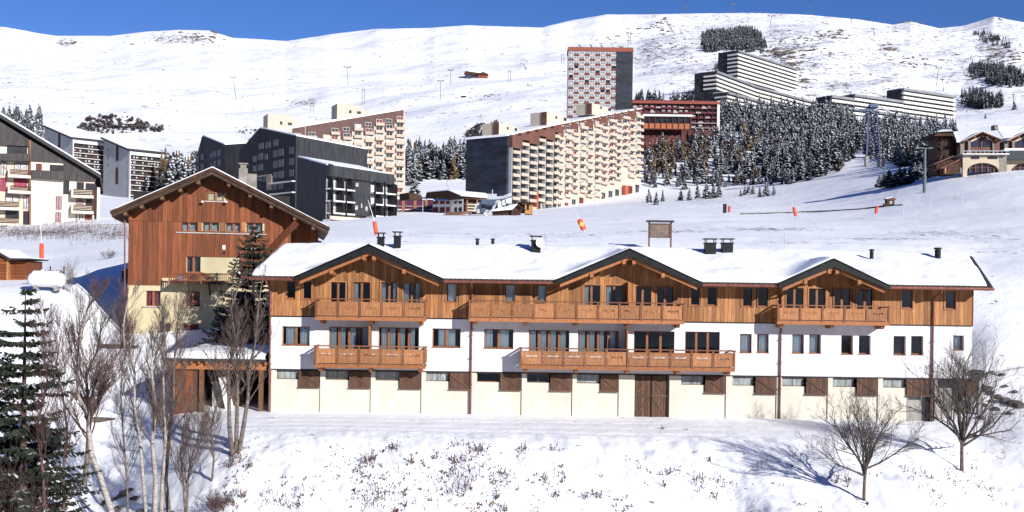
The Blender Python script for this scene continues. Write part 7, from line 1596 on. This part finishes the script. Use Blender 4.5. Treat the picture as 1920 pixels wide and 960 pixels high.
# ------------------------------------------------------------------ dry weeds on the bank, stones, rocks
weed1 = M('dry brown weeds', (.10, .055, .04), rough=.95, var=.3, scale=4); weed2 = M('tan dry grass', (.26, .17, .11), rough=.95, var=.3, scale=4)
def weeds(name, centers, seed, mat_, label):
    rg = random.Random(seed); mb = MB()
    for (px, py, lo, hi, n, h, sp) in centers:
        D = find_D(px, py, lo, hi); c = G(px, D)
        for i in range(n):
            x = c.x+rg.gauss(0, sp); y = c.y+rg.gauss(0, sp*1.1); z = hz(x, y); a = rg.uniform(0, 6.28); L_ = h*rg.uniform(.4, 1.2); ln = rg.uniform(.1, .9); t = Vector((math.cos(a)*ln*L_*.6, math.sin(a)*ln*L_*.6, L_)); w_ = rg.uniform(.006, .014)
            b0 = Vector((x, y, z-.03)); m1 = b0+t*.55+Vector((0, 0, .04)); e = b0+t; s = Vector((w_, 0, 0))
            mb.poly([b0-s, b0+s, m1+s*.7]); mb.poly([b0-s, m1+s*.7, m1-s*.7]); mb.poly([m1-s*.7, m1+s*.7, e])
            for k_ in range(rg.randint(0, 3)):
                q = b0+t*rg.uniform(.4, 1); r = rg.uniform(.02, .05); mb.poly([q, q+Vector((r, rg.uniform(-r, r), r*.4)), q+Vector((r*.3, r*.4, -r*1.6)), q+Vector((-r*.7, 0, -r*.8))])
    o = mb.build(name, mat_); tag(o, label, kind='stuff'); return o
rg = random.Random(77); C1_ = []; C2_ = []
for _ in range(62):
    px = rg.choice([rg.gauss(740, 130), rg.gauss(900, 90), rg.uniform(420, 1080)]); py = rg.uniform(845, 965) if px < 640 else rg.uniform(830, 965); C1_.append((px, py, 42, 53.5, rg.randint(3, 16), rg.uniform(.12, .45), rg.uniform(.05, .28)))
for _ in range(22): C1_.append((rg.uniform(1050, 1900), rg.uniform(850, 962), 42, 53.5, rg.randint(2, 10), rg.uniform(.1, .32), rg.uniform(.04, .25)))
for (px, py, n, h, s) in [(688,870,30,.5,.22),(700,865,20,.55,.12),(742,842,22,.4,.12),(855,870,26,.5,.22),(860,890,20,.4,.3),(720,928,40,.45,.4),(840,915,40,.4,.4),(905,850,14,.4,.12),(880,900,30,.4,.3),(710,950,30,.5,.4),(535,945,60,.4,.5),(430,945,60,.35,.6),(1245,805,6,.25,.06),(1255,890,20,.25,.15),(1315,905,22,.35,.2),(1360,912,20,.3,.25),(1335,865,8,.3,.1),(1250,912,6,.4,.05),(1575,905,10,.5,.06),(1595,905,10,.5,.06),(1790,900,20,.25,.4),(1760,930,30,.25,.5),(1850,915,30,.25,.5),(1700,880,10,.2,.2),(1810,884,16,.2,.3),(1130,930,12,.3,.1),(1170,945,14,.3,.2),(1060,905,8,.3,.05),(470,875,30,.2,.25),(444,858,40,.18,.3)]: C1_.append((px, py, 42, 56, n, h, s))
for _ in range(55): C2_.append((rg.choice([rg.gauss(800, 170), rg.uniform(430, 1900)]), rg.uniform(835, 965), 42, 53.5, rg.randint(3, 12), rg.uniform(.08, .26), rg.uniform(.05, .35)))
weeds('dry_weeds', C1_, 5, weed1, 'dry brown weeds poking through the snow of the bank'); weeds('dry_grass', C2_, 6, weed2, 'tan dry grass tufts on the snowy bank')
C3_ = [(rg.uniform(0, 238), rg.gauss(436, 9), 120, 190, rg.randint(8, 20), rg.uniform(.5, 1.1), rg.uniform(.4, 1.4)) for _ in range(140)]
weeds('roadside_brush', C3_, 7, weed1, 'brown brush on the bank below the left apartment building')
rockm = M('dark rock', (.11, .10, .095), rough=.95, var=.3, scale=2, col2=(.05, .045, .045), bump=.2, bscale=5)
def rock(px, py, D, s, seed, label, grp, name='rock', sz=.6):
    rg = random.Random(seed); p = G(px, D); n = 10; mb = MB()
    for i in range(4):
        for j in range(n): t = 2*math.pi*j/n; zz = (-.5, 0, .45, .8)[i]; rr = (1.0, 1.05, .8, .3)[i]*rg.uniform(.75, 1.2); mb.v.append((math.cos(t)*rr*s, math.sin(t)*rr*s*.8, zz*s*sz))
    for i in range(3):
        for j in range(n): mb.face([i*n+j, i*n+(j+1) % n, (i+1)*n+(j+1) % n, (i+1)*n+j])
    mb.face([3*n+j for j in range(n)]); o = mb.build(name, rockm, None, (p.x, p.y, p.z)); o.rotation_euler = (rg.uniform(-.3, .3), rg.uniform(-.3, .3), rg.uniform(0, 6)); tag(o, label, 'rock', grp); return o
for i, (px, py, s) in enumerate([(1838,708,.35),(1848,705,.3),(1861,700,.32),(1880,703,.25),(1842,722,.2),(1852,730,.4),(1862,738,.3),(1875,744,.3),(1890,752,.42),(1900,756,.35),(1912,760,.5),(1870,768,.3),(1850,760,.25),(1835,745,.3),(1885,725,.2),(1905,735,.22),(1845,785,.3),(1895,776,.25),(1862,752,.22)]):
    D = find_D(px, py, 58, 72); rock(px, py, D, s, 100+i, 'dark rock in the snow bank right of the chalet', 'rocks on the bank right of the chalet')
for i, (px, py, s) in enumerate([(235,930,.3),(228,955,.35),(250,905,.25),(262,935,.3),(215,915,.22),(242,880,.3),(270,960,.3),(222,890,.2),(205,940,.3)]):
    D = find_D(px, py, 42, 54); rock(px, py, D, s, 200+i, 'snow capped stone in the ditch at lower left', 'stones in the ditch at lower left')
for i, (px, py, w_, D) in enumerate([(215, 632, 1.8, 67.5), (200, 643, 2.2, 65.5), (225, 650, 2.6, 64), (150, 747, 1.5, 57), (195, 785, 1.7, 55), (140, 740, .8, 57.5)]):
    D = find_D(px, py, 50, 72); p = G(px, D); q = MB(); q.box(-w_/2, w_/2, -.25, .25, -.3, .09); o = q.build('timber_step', M('dark wet timber', (.10, .08, .07), rough=.8, var=.3, scale=3), None, p, R(-6)); tag(o, 'dark flat timber lying in the snow on the slope below the tank', 'timber', 'dark timbers on the left slope')
q = MB(); a = W(1832, 683, 64); b_ = W(1935, 677, 64.5); p = G(1885, 64.2)
for i in range(8): x0 = a.x+(b_.x-a.x)*i/8; x1 = a.x+(b_.x-a.x)*(i+1)/8; q.tube((x0, 64.2, hz(x0, 64.2)+.1), (x1, 64.2, hz(x1, 64.2)+.1), .05, k=5, cap=False)
o = q.build('pipe', greyw); tag(o, 'thin grey pipe lying across the slope right of the chalet', 'pipe')
# cables of the valley lift
q = MB(); A_ = W(1590, 172+40, 540); 
def cable(p, q_, sag, label, r=.06):
    mb = MB(); n = 14; pr = None
    for i in range(n+1):
        t = i/n; c = p.lerp(q_, t); c = Vector((c.x, c.y, c.z-sag*4*t*(1-t)))
        if pr is not None: mb.tube(pr, c, r, k=4, cap=False)
        pr = c
    o = mb.build('lift_cable', black); tag(o, label, 'cable'); return pr
cable(W(893, 138, slopeD(893, 147)), W(950, 375, 300), 18, 'thin lift cable running from the hill building down to the valley station', .07)
for i, (px, py) in enumerate([(1600, 256), (1616, 257), (1650, 262), (1658, 273), (1674, 281), (1692, 277), (1706, 272), (1719, 283)]):
    D = 430; p = W(px, py, D); q = MB(); q.box(-1.1, 1.1, -.2, .2, -.3, .3); q.tube((0, 0, .2), (0, 0, 2.4), .08, k=4); o = q.build('lift_chair', black, None, p); tag(o, 'dark lift chair hanging in front of the forest by the lattice pylon', 'lift chair', 'lift chairs near the lattice pylon')
cable(W(1585, 246, 430), W(1735, 282, 430)+Vector((0, 0, 1)), 2, 'thin haul cable carrying the lift chairs', .05)

# rock outcrops on the far mountainside
def outcrops(name, cl, seed, label):
    rg = random.Random(seed); mb = MB()
    for (cx0, cy0, sx, sy, n, s) in cl:
        for i in range(n):
            px, py = rg.gauss(cx0, sx), rg.gauss(cy0, sy); D = find_D(px, py, 820, 2290, 160); p = G(px, D)
            if abs(PX(p.x, p.y, p.z)[1]-py) > 4: continue
            w_ = s*rg.uniform(.4, 1.5)*D/1300; hh = w_*rg.uniform(.3, .8); k_ = 5; v = []
            a0 = rg.uniform(0, 6); b0 = len(mb.v)
            for j in range(k_): t = a0+2*math.pi*j/k_; rr = w_*rg.uniform(.6, 1.3); mb.v.append((p.x+math.cos(t)*rr*1.6, p.y+math.sin(t)*rr, p.z-hh*.6))
            for j in range(k_): t = a0+2*math.pi*j/k_; rr = w_*rg.uniform(.25, .8); mb.v.append((p.x+math.cos(t)*rr*1.6, p.y+math.sin(t)*rr, p.z+hh*rg.uniform(.4, 1)))
            for j in range(k_): mb.face([b0+j, b0+(j+1) % k_, b0+k_+(j+1) % k_, b0+k_+j])
            mb.face([b0+k_+j for j in range(k_)])
    o = mb.build(name, M('brown mountain rock', (.16, .125, .10), rough=.95, scale=.2, col2=(.07, .06, .055))); tag(o, label, kind='stuff')
outcrops('rock_outcrops', [(1462, 100, 14, 8, 60, 2.2), (1478, 118, 12, 10, 60, 2.4), (1505, 95, 16, 10, 50, 1.6), (1500, 155, 8, 5, 24, 2.6), (1560, 68, 14, 4, 40, 1.8), (1530, 70, 12, 5, 30, 1.5), (1660, 92, 12, 4, 26, 1.8), (1715, 118, 14, 6, 26, 1.7), (1890, 105, 30, 8, 80, 1.8), (1862, 92, 14, 3, 20, 1.5), (1230, 50, 14, 6, 36, 1.7), (1240, 95, 34, 18, 110, 1.1), (1210, 120, 25, 20, 60, 1.0), (1155, 75, 20, 10, 40, 1.4),
    (368, 66, 20, 5, 46, 2.2), (355, 72, 55, 8, 46, 1.5), (118, 80, 14, 3, 30, 1.8), (275, 72, 30, 8, 24, 1.4), (980, 118, 4, 6, 10, 1.2), (562, 192, 14, 4, 14, 1.5), (1440, 70, 20, 8, 24, 1.3), (1620, 110, 60, 25, 70, 1.0), (1550, 140, 50, 25, 60, 1.0), (1300, 110, 40, 30, 60, .8), (910, 182, 10, 3, 12, 1.3), (1705, 44, 12, 3, 20, 1.2), (1856, 36, 14, 2, 20, 1.2)], 91, 'brown rocks sticking out of the snow on the mountainside')
